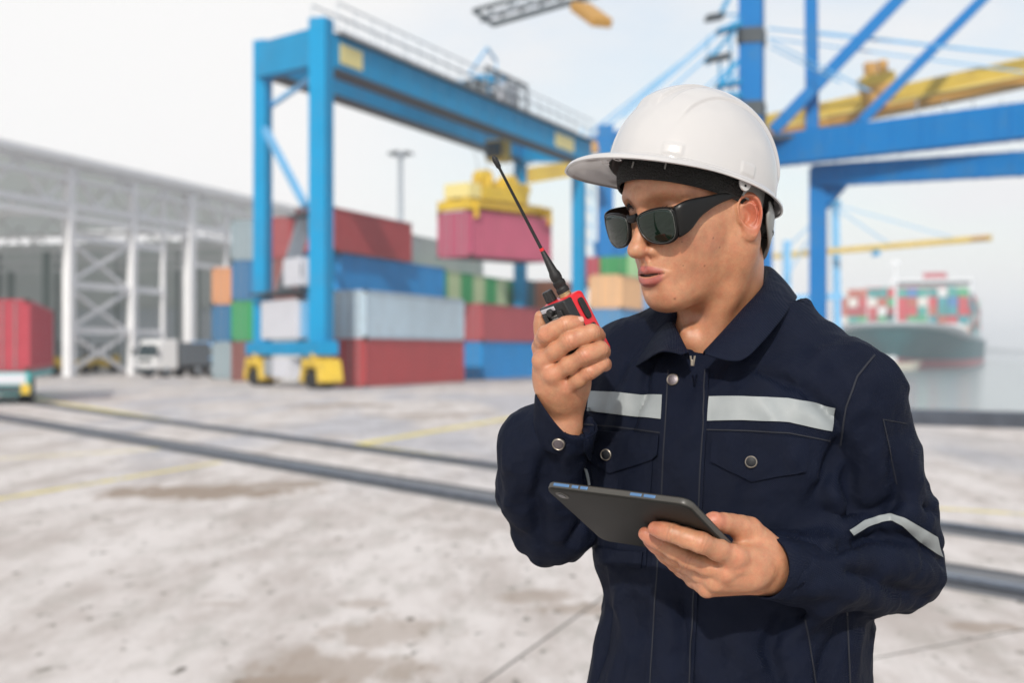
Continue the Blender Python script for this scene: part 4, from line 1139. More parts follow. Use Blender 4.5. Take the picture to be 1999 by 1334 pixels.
# ---- small work boat by the hull
bp = At(1735, 722, 340); bp.z = WATER_Z
bt_ = empty('work_boat', tuple(bp), 0.2, label='small cream work boat on the water under the ship\'s bow', cat='boat')
m_ = MB(); m_.add([(-5,-1.3,0),(5,-1.3,0),(7.2,0,0.1),(5,1.3,0),(-5,1.3,0),(-5.2,-1.8,1.5),(5.4,-1.8,1.6),(8.6,0,2.0),(5.4,1.8,1.6),(-5.2,1.8,1.5)], [(4,3,2,1,0),(5,6,7,8,9),(0,1,6,5),(1,2,7,6),(2,3,8,7),(3,4,9,8),(4,0,5,9)])
m_.build('hull', mat('cream_boat_paint', (0.60, 0.55, 0.45), 0.5), bt_)
m_ = MB(); m_.box(-3.5, 1.5, -1.1, 1.1, 1.5, 3.1); m_.build('cabin', M_SHW, bt_, bevel=0.1)

# ---- haze
hz = MB(); hz.box(-1100, 1100, -80, 3400, -7, 48)
hm = bpy.data.materials.new('haze'); hm.use_nodes = True; t = hm.node_tree; t.nodes.clear()
ho = t.nodes.new('ShaderNodeOutputMaterial'); pv = t.nodes.new('ShaderNodeVolumePrincipled')
pv.inputs['Color'].default_value = (0.97, 0.975, 1.0, 1); pv.inputs['Density'].default_value = 0.00065; pv.inputs['Anisotropy'].default_value = 0.1
t.links.new(pv.outputs[0], ho.inputs['Volume'])
hz.build('haze', hm, kind='stuff')
# ================================================================== the man
HEADO = W(1370, 418, 0.0)
def frame(yaw, pitch, roll=0.0):
    y, p = math.radians(yaw), math.radians(pitch)
    F = np.array([-math.sin(y)*math.cos(p), -math.cos(y)*math.cos(p), -math.sin(p)])
    Lf = np.array([math.cos(y), -math.sin(y), 0.0])
    U = np.cross(F, Lf)
    r = math.radians(roll)
    L2 = Lf*math.cos(r) + U*math.sin(r); U2 = np.cross(F, L2)
    return np.stack([F, L2, U2], 1)
HR = frame(54, 14)
def HW(P): return np.asarray(P) @ HR.T + HEADO
def toH(Pw): return (np.asarray(Pw) - HEADO) @ HR

# ---- head and neck, in head coordinates (forward, left, up)
h = Fld((-0.125, -0.105, -0.24), (0.145, 0.105, 0.145), 0.0012)
h.u(ell((-0.006, 0, 0.045), (0.094, 0.076, 0.085)))
h.u(ell((0.044, 0, 0.037), (0.060, 0.061, 0.060)), 0.02)                 # forehead
h.u(ell((0.030, 0, -0.030), (0.062, 0.057, 0.070)), 0.03)                # face mass
for s in (-1, 1):
    h.u(rc((-0.002, s*0.050, -0.046), (0.080, s*0.015, -0.086), 0.0135, 0.0135), 0.035)   # jaw line
    h.u(rc((-0.004, s*0.060, -0.005), (-0.002, s*0.051, -0.044), 0.014, 0.011), 0.03)
    h.u(ell((0.055, s*0.045, -0.010), (0.028, 0.020, 0.018)), 0.03)      # cheekbone
    h.u(ell((0.062, s*0.030, -0.035), (0.022, 0.022, 0.024)), 0.03)
    h.u(rc((0.092, s*0.008, 0.037), (0.074, s*0.048, 0.038), 0.008, 0.007), 0.018)       # brow ridge
h.u(ell((0.081, 0, -0.055), (0.030, 0.0275, 0.030)), 0.03)                # mouth mound
h.u(ell((0.089, 0, -0.088), (0.018, 0.021, 0.0155)), 0.022)               # chin
h.u(ell((0.040, 0, -0.086), (0.045, 0.032, 0.016)), 0.03)
for s in (-1, 1):
    h.s_(ell((0.098, s*0.033, 0.020), (0.016, 0.020, 0.014)), 0.02)      # eye sockets
    h.u(ell((0.075, s*0.033, 0.018), (0.013, 0.014, 0.012)), 0.006)
# nose
h.u(rc((0.090, 0, 0.026), (0.1195, 0, -0.019), 0.0078, 0.0088), 0.013)
h.u(ell((0.1205, 0, -0.0240), (0.0122, 0.0108, 0.0096)), 0.009)
for s in (-1, 1):
    h.u(ell((0.1020, s*0.0150, -0.0275), (0.0135, 0.0070, 0.0082)), 0.0055)
    h.s_(ell((0.1120, s*0.0092, -0.0380), (0.0085, 0.0044, 0.0058)), 0.003)
h.u(ell((0.101, 0, -0.039), (0.011, 0.011, 0.010)), 0.012)
# lips, laid along the surface of the mouth mound
def curve3(pts, n): return catmull(pts, n)
def fsurf(l, u):
    j = int(round((l-h.lo[1])/h.h)); k = int(round((u-h.lo[2])/h.h))
    col_ = h.F[:, j, k]; i = np.where(col_ < 0)[0][-1]
    return h.lo[0] + h.h*(i + col_[i]/(col_[i]-col_[i+1]))
def onface(pts, off): return [(fsurf(l, u)+off, l, u) for l, u in pts]
def prof(n, r0, r1, p=0.8): return [r0+r1*math.sin(math.pi*i/(n-1))**p for i in range(n)]
ul = curve3(onface([(-0.0285,-0.0568),(-0.0160,-0.0530),(-0.0055,-0.0500),(0,-0.0510),(0.0055,-0.0500),(0.0160,-0.0530),(0.0285,-0.0568)], -0.0014), 4)
ur = prof(len(ul), 0.0006, 0.0034)
ll = curve3(onface([(-0.0265,-0.0585),(-0.0150,-0.0640),(0,-0.0670),(0.0150,-0.0640),(0.0265,-0.0585)], -0.0020), 6)
lr = prof(len(ll), 0.0006, 0.0047)
mo = curve3(onface([(-0.0250,-0.0575),(-0.0120,-0.0573),(0,-0.0577),(0.0120,-0.0573),(0.0250,-0.0575)], 0.0035), 6)
h.u(tubep(ul, ur, 0.001), 0.0030)
h.u(tubep(ll, lr, 0.001), 0.0040)
h.s_(ell((fsurf(0,-0.043)+0.002, 0, -0.0425), (0.0030, 0.0028, 0.0065)), 0.006)      # philtrum
h.s_(ell((fsurf(0,-0.0765)+0.003, 0, -0.0765), (0.0060, 0.0170, 0.0035)), 0.008)     # fold under the lower lip
mr = prof(len(mo), 0.0003, 0.0008, 1.3)
mo[:, 0] -= 0.002 
h.s_(tubep(mo, mr, 0.003), 0.0012)
mo2 = mo.copy(); mo2[:, 0] -= 0.004
mr2 = [r_*0.9 for r_ in mr]
h.s_(tubep(mo2, mr2, 0.003), 0.0008)
MIN = tubep(mo2, mr2, 0.003)
# ears
def ear(s):
    base = np.array([0.009, s*0.0705, -0.007])
    bk = np.array([-0.90, s*0.42, 0.05]); bk /= np.linalg.norm(bk)
    upv = np.array([-0.22, 0, 0.98]); upv -= bk*upv.dot(bk); upv /= np.linalg.norm(upv)
    out_ = np.cross(bk, upv); out_ *= s*np.sign(out_[1])
    def fn(X, Y, Z):
        x, y, z = X-base[0], Y-base[1], Z-base[2]
        a = bk[0]*x+bk[1]*y+bk[2]*z; b = upv[0]*x+upv[1]*y+upv[2]*z; c = out_[0]*x+out_[1]*y+out_[2]*z
        ca, cb = 0.0145, 0.0
        wa = np.clip(0.0165*(1+0.30*(b-cb)/0.03), 0.008, 0.03); wb = 0.0275
        q = np.sqrt(((a-ca)/wa)**2 + ((b-cb)/wb)**2)
        up_ = 1/(1+np.exp(-(b+0.014)/0.003))                       # rim only above the lobe
        rim = 0.0055*np.exp(-((q-0.82)/0.14)**2)*(0.25+0.75*up_)
        ang = np.arctan2(b-cb, a-ca)
        anti = 0.0044*np.exp(-((q-0.48)/0.11)**2)*np.clip(np.cos((ang-0.05)/1.5), 0, 1)*(np.abs(ang) < 2.3)
        con = 0.0105*np.exp(-(((a-0.0105)/0.0072)**2 + ((b+0.003)/0.0095)**2)**1.3)
        sca = 0.0030*np.exp(-((q-0.645)/0.07)**2)*up_
        tri = 0.0030*np.exp(-(((a-0.014)/0.0065)**2 + ((b-0.0165)/0.0040)**2))
        mid = 0.0050 + 0.22*a + rim + anti - con - sca - tri
        th = 0.0022
        d1 = np.abs(c-mid+th) - th
        d2 = (q-1)*0.018
        return smax(d1*0.8, d2, 0.0015)
    h.op((fn, base-0.04, base+0.04), 0.003, 'u', pad=0.0)
    fr = lambda a, b, c: base + bk*a + upv*b + out_*c
    Re = np.stack([bk, out_, upv], 1)
    h.u(ell(fr(0.0030, -0.004, 0.0035), (0.0040, 0.0028, 0.0058), Re), 0.004)   # tragus
    h.u(ell(fr(0.0100, -0.024, 0.0030), (0.0080, 0.0040, 0.0085), Re), 0.006)   # lobe
    h.u(tubep([fr(0.002,0.000,0.001), fr(0.002,0.014,0.003), fr(0.008,0.026,0.004)], [0.003,0.003,0.0028]), 0.004)
ear(1); ear(-1)
# neck
nk = toH(W(1425, 700, 0.065)); nk2 = toH(W(1415, 655, 0.05))
h.u(tubep([(-0.014, 0, -0.015), (-0.016, 0, -0.07), nk2, nk], [0.055, 0.052, 0.055, 0.062], 0.02), 0.024)
st = toH(W(1352, 735, 0.01))
for s in (-1, 1):
    e = st + np.array([0, s*0.012, 0])
    h.u(tubep([(-0.012, s*0.060, -0.035), ((-0.012+e[0])/2+0.004, (s*0.060+e[1])/2+s*0.004, (-0.035+e[2])/2), e], [0.010, 0.011, 0.008]), 0.03)
h.u(ell(toH(W(1342, 662, -0.005)), (0.008, 0.009, 0.012)), 0.03)                # larynx
V, Q = h.mesh()
V = smoothV(V, Q, 2)
Vn = V.copy()
f_, l_, u_ = V.T
V = V + 0.0
# skin colour: tints by region, redder ears and cheeks, browner jaw, paler forehead
skin = np.array([0.51, 0.240, 0.132])
c = np.tile(skin, (len(V), 1))
def blot(center, rad, col, amt, sym=True):
    global c
    for sg in ((1, -1) if sym and center[1] != 0 else (1,)):
        q = np.sqrt((((V - np.array([center[0], center[1]*sg, center[2]])) / np.array(rad))**2).sum(1))
        w = np.clip(1.3 - q, 0, 1)[:, None]; w = w*w*(3-2*w) * amt
        c = c*(1-w) + np.array(col)*w
blot((0.112, 0, -0.027), (0.016, 0.018, 0.014), (0.47, 0.175, 0.115), 0.6)
blot((0.066, 0.048, -0.020), (0.03, 0.02, 0.022), (0.47, 0.20, 0.125), 0.55)
blot((0.050, 0.055, -0.030), (0.018, 0.02, 0.018), (0.44, 0.165, 0.10), 0.45)
blot((0.085, 0, -0.088), (0.02, 0.02, 0.014), (0.50, 0.235, 0.14), 0.5)
blot((0.100, 0, -0.044), (0.016, 0.026, 0.008), (0.40, 0.20, 0.115), 0.45)
blot((0.085, 0, -0.078), (0.018, 0.022, 0.010), (0.42, 0.20, 0.115), 0.35)
blot((0.07, 0, 0.06), (0.05, 0.05, 0.03), (0.54, 0.29, 0.17), 0.5)
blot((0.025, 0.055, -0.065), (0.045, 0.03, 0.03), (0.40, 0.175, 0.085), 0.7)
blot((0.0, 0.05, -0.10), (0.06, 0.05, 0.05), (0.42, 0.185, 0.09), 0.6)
blot((-0.012, 0.090, -0.008), (0.030, 0.020, 0.036), (0.48, 0.12, 0.07), 0.8)
# lips
dl = np.minimum(tubep(ul, [r+0.0002 for r in ur])[0](f_, l_, u_), tubep(ll, [r+0.0002 for r in lr])[0](f_, l_, u_))
w = np.clip(1 - (dl - 0.0006)/0.0014, 0, 1)[:, None]
w = w*np.clip((0.0265-np.abs(l_))/0.006, 0, 1)[:, None]
c = c*(1-w*0.85) + np.array([0.36, 0.088, 0.080])*w*0.85
# open mouth: dark inside
dm = np.minimum(tubep(mo, mr)[0](f_, l_, u_), MIN[0](f_, l_, u_))
w = np.clip(1 - (dm - 0.0002)/0.0008, 0, 1)[:, None]
c = c*(1-w*0.9) + np.array([0.06, 0.015, 0.012])*w*0.9
# beard shadow, moles, mottling
for p_, r_ in (((0.058,0.040,-0.052),0.0013),((0.093,0.022,-0.090),0.0015),((0.060,0.050,0.0),0.0012),((0.052,0.052,-0.022),0.0014),((0.072,0.040,-0.020),0.0011),((0.040,0.060,-0.040),0.0013),((0.080,0.035,-0.050),0.001)):
    i = np.argmin(((V-np.array(p_))**2).sum(1)); q = np.sqrt(((V-V[i])**2).sum(1))
    w = np.clip(1.4 - q/r_, 0, 1)[:, None]*0.8
    c = c*(1-w) + np.array([0.16, 0.06, 0.035])*w
n1 = vnoise(V, 90)[:, None]; n2 = vnoise(V, 380)[:, None]
c = c * (0.88 + 0.24*n1) * (0.96 + 0.08*n2)
c[:, 1:] *= (0.96 + 0.08*vnoise(V+3, 45))[:, None]
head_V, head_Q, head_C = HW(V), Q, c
del h
# ---- the tablet's frame, needed by the fingers
TA = W(1062, 953, -0.19); TB = W(1342, 989, -0.308); TD = W(1182, 1058, -0.090)
tx = (TB-TA); TLX = np.linalg.norm(tx); tx /= TLX
tyv = (TD-TA); tyv -= tx*tyv.dot(tx); TLY = np.linalg.norm(tyv); tyv /= TLY
tn = np.cross(tx, tyv)
if tn[1] > 0: tn = -tn                                   # outwards from the back, towards the camera
def on_tab(px, py, off):
    a = np.array([0, 0, CAMH]); d = W(px, py, 0) - a; d /= np.linalg.norm(d)
    t = (TA + tn*off - a).dot(tn) / d.dot(tn)
    return a + d*t

def hand_field(lo, hi): return Fld(lo, hi, 0.0011)
def finger(h, pts, rs, kroot=0.008, nail=None):
    """knuckle, middle joint, end joint, tip"""
    P = [np.array(p, float) for p in pts]
    # mid points make the joints wider than the shafts
    Q_ = []; R_ = []
    for i in range(len(P)-1):
        Q_ += [P[i], (P[i]+P[i+1])/2]; R_ += [rs[i]*1.0, (rs[i]+rs[i+1])/2*1.02]
    Q_.append(P[-1]); R_.append(rs[-1])
    h.u(tubep(Q_, R_, 0.006), kroot)
def bones(h, a, b, ra, rb, k=0.012): h.u(rc(a, b, ra, rb), k)

# right hand (holds the radio)
rh = hand_field(W(1020, 850, -0.06)-[0, 0.20, 0], W(1235, 570, -0.05)+[0,0.06,0])
WR = W(1097, 812, -0.098)
R_I = [W(1056, 678, -0.118), W(1066, 653, -0.150), W(1104, 634, -0.1640), W(1128, 630, -0.1600)]
R_M = [W(1060, 704, -0.132), W(1114, 664, -0.1660), W(1156, 649, -0.1600), W(1170, 656, -0.1400)]
R_R = [W(1082, 731, -0.137), W(1142, 694, -0.1660), W(1172, 682, -0.1560), W(1180, 689, -0.1340)]
R_P = [W(1108, 757, -0.132), W(1152, 725, -0.1560), W(1176, 709, -0.1460), W(1183, 714, -0.1270)]
wa = W(1078, 835, -0.092); wb = W(1112, 835, -0.092)
rh.u(rc(W(1086, 850, -0.088), W(1086, 795, -0.095), 0.0195, 0.0190))
rh.u(rc(W(1108, 850, -0.088), W(1110, 795, -0.093), 0.0185, 0.0185), 0.015)
rh.u(rc(W(1080, 860, -0.086), W(1100, 960, -0.06), 0.024, 0.030), 0.02)
for P_, r0, r1, a in ((R_I, .0120, .0108, (1078, 790, -0.100)), (R_M, .0125, .0112, (1090, 790, -0.104)), (R_R, .0120, .0106, (1104, 790, -0.104)), (R_P, .0110, .0098, (1118, 792, -0.098))):
    bones(rh, W(*a), P_[0], r0, r1, 0.012)
rh.u(ell(W(1086, 742, -0.116), (0.027, 0.019, 0.036)), 0.016)
rh.u(ell(W(1120, 745, -0.105), (0.022, 0.020, 0.030)), 0.014)            # heel of the hand
finger(rh, R_I, [0.0104, 0.0100, 0.0090, 0.0076], 0.004)
finger(rh, R_M, [0.0106, 0.0102, 0.0092, 0.0078], 0.0015)
finger(rh, R_R, [0.0102, 0.0098, 0.0088, 0.0076], 0.0015)
finger(rh, R_P, [0.0094, 0.0088, 0.0080, 0.0070], 0.0015)
finger(rh, [W(1086, 770, -0.085), W(1066, 690, -0.075), W(1058, 648, -0.080), W(1055, 618, -0.086)], [0.015, 0.0110, 0.0090, 0.0074], 0.012)
for P_ in (R_M, R_R):                                                        # knuckles stand out
    rh.u(ell(P_[0] + np.array([-0.003, -0.004, 0]), (0.0085, 0.0075, 0.0080)), 0.010)
# tendons and wrist hollow
for P_, a in ((R_M, (1092, 790, -0.112)), (R_R, (1106, 790, -0.112))):
    rh.u(rc(W(*a), P_[0]+np.array([0, -0.0035, 0]), 0.0075, 0.0085), 0.006)
# nail of the index finger
nl = R_I[3]*0.75 + R_I[2]*0.25 + np.array([0.002, -0.0075, 0.0042])
for pts_ in (((1092,800,-.1185),(1080,770,-.1250),(1088,745,-.1345)), ((1108,800,-.1150),(1106,775,-.1220),(1098,752,-.1330)), ((1080,790,-.112),(1066,740,-.1230),(1062,715,-.1300))):
    rh.u(tubep(catmull([W(*q) for q in pts_], 4), [0.0022]*9), 0.006)
V1, Q1 = rh.mesh(); V1 = smoothV(V1, Q1, 1)

# left hand (holds the tablet)
lh = hand_field(W(1235, 1195, -0.15)-[0, 0.17, 0.0], W(1600, 970, -0.12)+[0,0.05,0.0])
def onf(px, py, r): return on_tab(px, py, r + 0.0010)
L_I = [W(1434, 1088, -0.226), onf(1368, 1060, 0.0115), onf(1312, 1041, 0.0102), onf(1279, 1033, 0.0092)]
L_M = [W(1418, 1118, -0.222), onf(1348, 1083, 0.0112)+tn*0.006, onf(1290, 1055, 0.0100)+tn*0.002, onf(1260, 1043, 0.0090)]
L_R = [W(1398, 1138, -0.212), onf(1338, 1098, 0.0100)+tn*0.004, onf(1292, 1070, 0.0092)+tn*0.001, onf(1268, 1056, 0.0082)]
L_P = [W(1380, 1150, -0.196), onf(1332, 1111, 0.0085)+tn*0.001, onf(1305, 1090, 0.008), onf(1288, 1078, 0.0072)]
lh.u(rc(W(1580, 1108, -0.13), W(1508, 1094, -0.172), 0.0205, 0.0225))
lh.u(rc(W(1580, 1122, -0.128), W(1500, 1122, -0.172), 0.021, 0.0215), 0.02)
for P_, r0, r1, a in ((L_I, .0155, .0122, (1505, 1092, -0.185)), (L_M, .0155, .0118, (1502, 1110, -0.185)), (L_R, .0150, .0110, (1500, 1124, -0.180)), (L_P, .0145, .0102, (1498, 1136, -0.170))):
    bones(lh, W(*a), P_[0], r0, r1, 0.012)
lh.u(ell(W(1462, 1090, -0.188), (0.034, 0.018, 0.020)), 0.016)
lh.u(ell(W(1450, 1116, -0.205), (0.034, 0.019, 0.024)), 0.012)
finger(lh, L_I, [0.0122, 0.0114, 0.0102, 0.0086], 0.009)
finger(lh, L_M, [0.0116, 0.0110, 0.0098, 0.0084], 0.0030)
finger(lh, L_R, [0.0108, 0.0098, 0.0090, 0.0078], 0.0030)
finger(lh, L_P, [0.0108, 0.0092, 0.0080, 0.0070], 0.0030)
finger(lh, [W(1500, 1080, -0.172), W(1462, 1036, -0.185), W(1428, 1024, -0.203), W(1396, 1019, -0.221)], [0.0185, 0.0150, 0.0112, 0.0098], 0.014)
lh.u(ell(W(1392, 1019, -0.223), (0.0120, 0.0095, 0.0105)), 0.006)
for pts_ in (((1510,1110,-.1960),(1480,1112,-.2140),(1440,1118,-.2300)), ((1505,1128,-.1920),(1470,1132,-.2100),(1425,1136,-.2220))):
    lh.u(tubep(catmull([W(*q) for q in pts_], 4), [0.0020]*9), 0.006)
V2, Q2 = lh.mesh(); V2 = smoothV(V2, Q2, 1)

def handcol(V, reds, cr=(0.52, 0.19, 0.115)):
    c = np.tile(np.array([0.51, 0.240, 0.132]), (len(V), 1))
    for p, r, a in reds:
        q = np.sqrt(((V-np.array(p))**2).sum(1))/r
        w = (np.clip(1.25-q, 0, 1)*a)[:, None]
        c = c*(1-w) + np.array(cr)*w
    c = c*(0.92+0.16*vnoise(V, 110)[:, None])*(0.96+0.08*vnoise(V, 420)[:, None])
    return c
C1 = handcol(V1, [(p, 0.013, 0.30) for P_ in (R_I, R_M, R_R, R_P) for p in (P_[0]+[0,-0.008,0], P_[1]+[0,-0.008,0])] + [(P_[3], 0.012, 0.6) for P_ in (R_I, R_M, R_R, R_P)])
C2 = handcol(V2, [(P_[3], 0.022, 0.85) for P_ in (L_I, L_M, L_R)] + [(W(1392,1019,-0.23), 0.02, 1.0), (L_I[0]+[0.0,-0.01,0], 0.018, 0.3), (L_M[0]+[0,-.01,0], 0.013, 0.2)])

def creases(V, C, chains, dors, lines=(-0.0022, 0.0020)):
    V = V.copy(); C = C.copy(); dors = np.array(dors)
    for P, js in chains:
        for j in js:
            dr = P[min(j+1, 3)]-P[max(j-1, 0)]; dr = dr/np.linalg.norm(dr)
            q = V-P[j]; m = (np.sqrt((q**2).sum(1)) < 0.017) & ((q @ dors) > 0.0015)
            s_ = q[m] @ dr; wob = 0.0016*(vnoise(V[m], 190)-0.5)*2
            w = sum(np.exp(-((s_-o_+wob)/0.00075)**2) for o_ in lines)
            w = np.clip(w, 0, 1)
            V[m] -= q[m]/np.linalg.norm(q[m], axis=1, keepdims=True)*(0.00038*w[:, None])
            C[m] *= (1-0.13*w)[:, None]
    return V, C
V1, C1 = creases(V1, C1, [(R_I, (1, 2)), (R_M, (1, 2)), (R_R, (1, 2)), (R_P, (1, 2))], (-0.1, -0.95, 0.25))
V2, C2 = creases(V2, C2, [(L_I, (1, 2)), (L_M, (1, 2)), (L_R, (1,)), (L_P, (1,))], (0.0, -0.9, -0.3))
# ---- one body: head, neck, hands and forearms on a plain torso that stays under the clothes
EL_R = W(1085, 1015, 0.025); EL_L = W(1765, 1095, 0.01)
SH_R = W(1235, 735, 0.085); SH_L = W(1665, 775, -0.045)
HIPC = W(1415, 1430, 0.05)
bd = Fld((-0.38, 1.45, 0.02), (0.62, 2.15, 1.62), 0.006)
def uu(*a, **k): bd.u(*a, **k)
TY = math.radians(25)
TR = np.array([[math.cos(TY), math.sin(TY), 0], [-math.sin(TY), math.cos(TY), 0], [0, 0, 1]])   # columns: left, back, up
uu(ell(W(1412, 880, 0.045), (0.145, 0.088, 0.22), TR))
uu(ell(HIPC, (0.145, 0.092, 0.17), TR), 0.05)
uu(rc(W(1425, 700, 0.06), W(1425, 760, 0.055), 0.045, 0.06), 0.03)
uu(rc(W(1425, 740, 0.06), SH_L, 0.045, 0.035), 0.03); uu(rc(W(1400, 735, 0.06), SH_R, 0.045, 0.035), 0.03)
uu(tubep([SH_L, EL_L], [0.038, 0.030]), 0.02); uu(tubep([EL_L, W(1575, 1108, -0.132)], [0.030, 0.021]), 0.01)
uu(tubep([SH_R, EL_R], [0.035, 0.030]), 0.02); uu(tubep([EL_R, W(1098, 880, -0.078)], [0.030, 0.021]), 0.01)
LGL = HIPC + np.array([0.085, -0.035, -0.08]); LGR = HIPC + np.array([-0.085, 0.035, -0.08])
for Lg, ft in ((LGL, (0.03, -0.02)), (LGR, (-0.03, 0.02))):
    kn = np.array([Lg[0]+ft[0]*0.5, Lg[1]+ft[1]*0.5, 0.52]); an = np.array([Lg[0]+ft[0], Lg[1]+ft[1]+0.01, 0.10])
    uu(tubep([Lg, kn, an], [0.075, 0.052, 0.036]), 0.03)
    uu(rc(an + [0,0,-0.045], an + TR @ np.array([0, -0.15, -0.055]), 0.035, 0.028), 0.02)
V3, Q3 = bd.mesh()
del bd
C3 = np.tile(np.array([0.51, 0.240, 0.132]), (len(V3), 1))
n0, n1_, n2_ = len(head_V), len(V1), len(V2)
BV = np.concatenate([head_V, V1, V2, V3]); BQ = np.concatenate([head_Q, Q1+n0, Q2+n0+n1_, Q3+n0+n1_+n2_])
BC = np.concatenate([head_C, C1, C2, C3])

def skin_mat():
    m = bpy.data.materials.new('skin'); m.use_nodes = True; t = m.node_tree; p = t.nodes['Principled BSDF']
    a = t.nodes.new('ShaderNodeVertexColor'); a.layer_name = 'pigment'
    tc0 = t.nodes.new('ShaderNodeTexCoord')
    def mott(sc, lo, hi, src, ch=None):
        n_ = t.nodes.new('ShaderNodeTexNoise'); n_.inputs['Scale'].default_value = sc; n_.inputs['Detail'].default_value = 4; n_.inputs['Roughness'].default_value = 0.65
        t.links.new(tc0.outputs['Object'], n_.inputs['Vector'])
        r_ = t.nodes.new('ShaderNodeMapRange'); r_.inputs['From Min'].default_value = 0.3; r_.inputs['From Max'].default_value = 0.7
        r_.inputs['To Min'].default_value = lo; r_.inputs['To Max'].default_value = hi; t.links.new(n_.outputs[0], r_.inputs['Value'])
        x_ = t.nodes.new('ShaderNodeMix'); x_.data_type = 'RGBA'; x_.blend_type = 'MULTIPLY'; x_.inputs[0].default_value = 1
        t.links.new(src, x_.inputs[6])
        if ch is None: t.links.new(r_.outputs[0], x_.inputs[7])
        else:
            cc = t.nodes.new('ShaderNodeCombineXYZ'); cc.inputs[0].default_value = 1
            t.links.new(r_.outputs[0], cc.inputs[1]); t.links.new(r_.outputs[0], cc.inputs[2]); t.links.new(cc.outputs[0], x_.inputs[7])
        return x_.outputs[2]
    c1_ = mott(620, 0.93, 1.06, a.outputs[0]); c2_ = mott(130, 0.87, 1.10, c1_, 'gb'); c3_ = mott(55, 0.90, 1.08, c2_)
    t.links.new(c3_, p.inputs['Base Color'])
    p.inputs['Roughness'].default_value = 0.40
    p.inputs['Specular IOR Level'].default_value = 0.55
    p.inputs['Subsurface Weight'].default_value = 0.22
    p.inputs['Subsurface Radius'].default_value = (1.0, 0.32, 0.16)
    p.inputs['Subsurface Scale'].default_value = 0.006
    tcn = t.nodes.new('ShaderNodeTexCoord')
    n = t.nodes.new('ShaderNodeTexNoise'); n.inputs['Scale'].default_value = 1500; n.inputs['Detail'].default_value = 2
    n2 = t.nodes.new('ShaderNodeTexNoise'); n2.inputs['Scale'].default_value = 330; n2.inputs['Detail'].default_value = 5
    t.links.new(tcn.outputs['Object'], n.inputs['Vector']); t.links.new(tcn.outputs['Object'], n2.inputs['Vector'])
    ad = t.nodes.new('ShaderNodeMath'); ad.operation = 'ADD'
    t.links.new(n.outputs[0], ad.inputs[0]); t.links.new(n2.outputs[0], ad.inputs[1])
    b = t.nodes.new('ShaderNodeBump'); b.inputs['Strength'].default_value = 0.32; b.inputs['Distance'].default_value = 0.0008
    t.links.new(ad.outputs[0], b.inputs['Height']); t.links.new(b.outputs[0], p.inputs['Normal'])
    return m
M_SKIN = skin_mat()
person = empty('person', (float(HIPC[0]), float(HIPC[1]), 0.0), label='man in a white helmet and navy work jacket talking into a radio, holding a tablet', cat='person')
PI_ = Matrix.Translation(-person.location)
POFF = np.array(person.location)
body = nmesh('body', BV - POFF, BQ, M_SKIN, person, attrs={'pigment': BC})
# ------------------------------------------------------------------ jacket
def cloth_mat(name, col, rough=0.66, weave=1900, wr=0.85):
    m = bpy.data.materials.new(name); m.use_nodes = True; t = m.node_tree; p = t.nodes['Principled BSDF']
    p.inputs['Roughness'].default_value = rough
    p.inputs['Sheen Weight'].default_value = 0.0
    p.inputs['Sheen Roughness'].default_value = 0.5
    p.inputs['Sheen Tint'].default_value = (0.5, 0.55, 0.75, 1)
    p.inputs['Specular IOR Level'].default_value = 0.11
    tcn = t.nodes.new('ShaderNodeTexCoord')
    n = t.nodes.new('ShaderNodeTexNoise'); n.inputs['Scale'].default_value = 22; n.inputs['Detail'].default_value = 5
    t.links.new(tcn.outputs['Object'], n.inputs['Vector'])
    mr = t.nodes.new('ShaderNodeMapRange'); mr.inputs['To Min'].default_value = 0.75; mr.inputs['To Max'].default_value = 1.3
    t.links.new(n.outputs[0], mr.inputs['Value'])
    mx = t.nodes.new('ShaderNodeMix'); mx.data_type = 'RGBA'; mx.blend_type = 'MULTIPLY'; mx.inputs[0].default_value = 1
    mx.inputs[6].default_value = (*col, 1); t.links.new(mr.outputs[0], mx.inputs[7])
    t.links.new(mx.outputs[2], p.inputs['Base Color'])
    mp_ = t.nodes.new('ShaderNodeMapping'); mp_.inputs['Rotation'].default_value = (0, 0.9, 0.4)
    t.links.new(tcn.outputs['Object'], mp_.inputs['Vector'])
    w = t.nodes.new('ShaderNodeTexWave'); w.inputs['Scale'].default_value = weave/10; w.inputs['Distortion'].default_value = 0.6; w.bands_direction = 'X'
    t.links.new(mp_.outputs[0], w.inputs['Vector'])
    n3 = t.nodes.new('ShaderNodeTexNoise'); n3.inputs['Scale'].default_value = 38; n3.inputs['Detail'].default_value = 3
    t.links.new(tcn.outputs['Object'], n3.inputs['Vector'])
    b = t.nodes.new('ShaderNodeBump'); b.inputs['Strength'].default_value = 0.6; b.inputs['Distance'].default_value = 0.0008
    t.links.new(w.outputs[1], b.inputs['Height'])
    b2 = t.nodes.new('ShaderNodeBump'); b2.inputs['Strength'].default_value = wr; b2.inputs['Distance'].default_value = 0.006
    t.links.new(n3.outputs[0], b2.inputs['Height']); t.links.new(b.outputs[0], b2.inputs['Normal'])
    t.links.new(b2.outputs[0], p.inputs['Normal'])
    return m
NAVY = (0.0052, 0.0080, 0.0195)
M_NAVY = cloth_mat('navy_twill', NAVY)
M_STITCH = mat('navy_thread', (0.010, 0.012, 0.020), 0.8)
M_TAPE = mat('reflective_tape', (0.27, 0.295, 0.30), 0.50, metal=0.0, noise=0.05, nscale=60, bump=0.06, bscale=900)
M_STEEL = mat('snap_metal', (0.42, 0.37, 0.31), 0.38, metal=1.0)
M_SNAP = mat('snap_cap', (0.008, 0.009, 0.012), 0.5, spec=0.3)
M_ZIP = mat('zip_metal', (0.30, 0.26, 0.21), 0.4, metal=1.0)

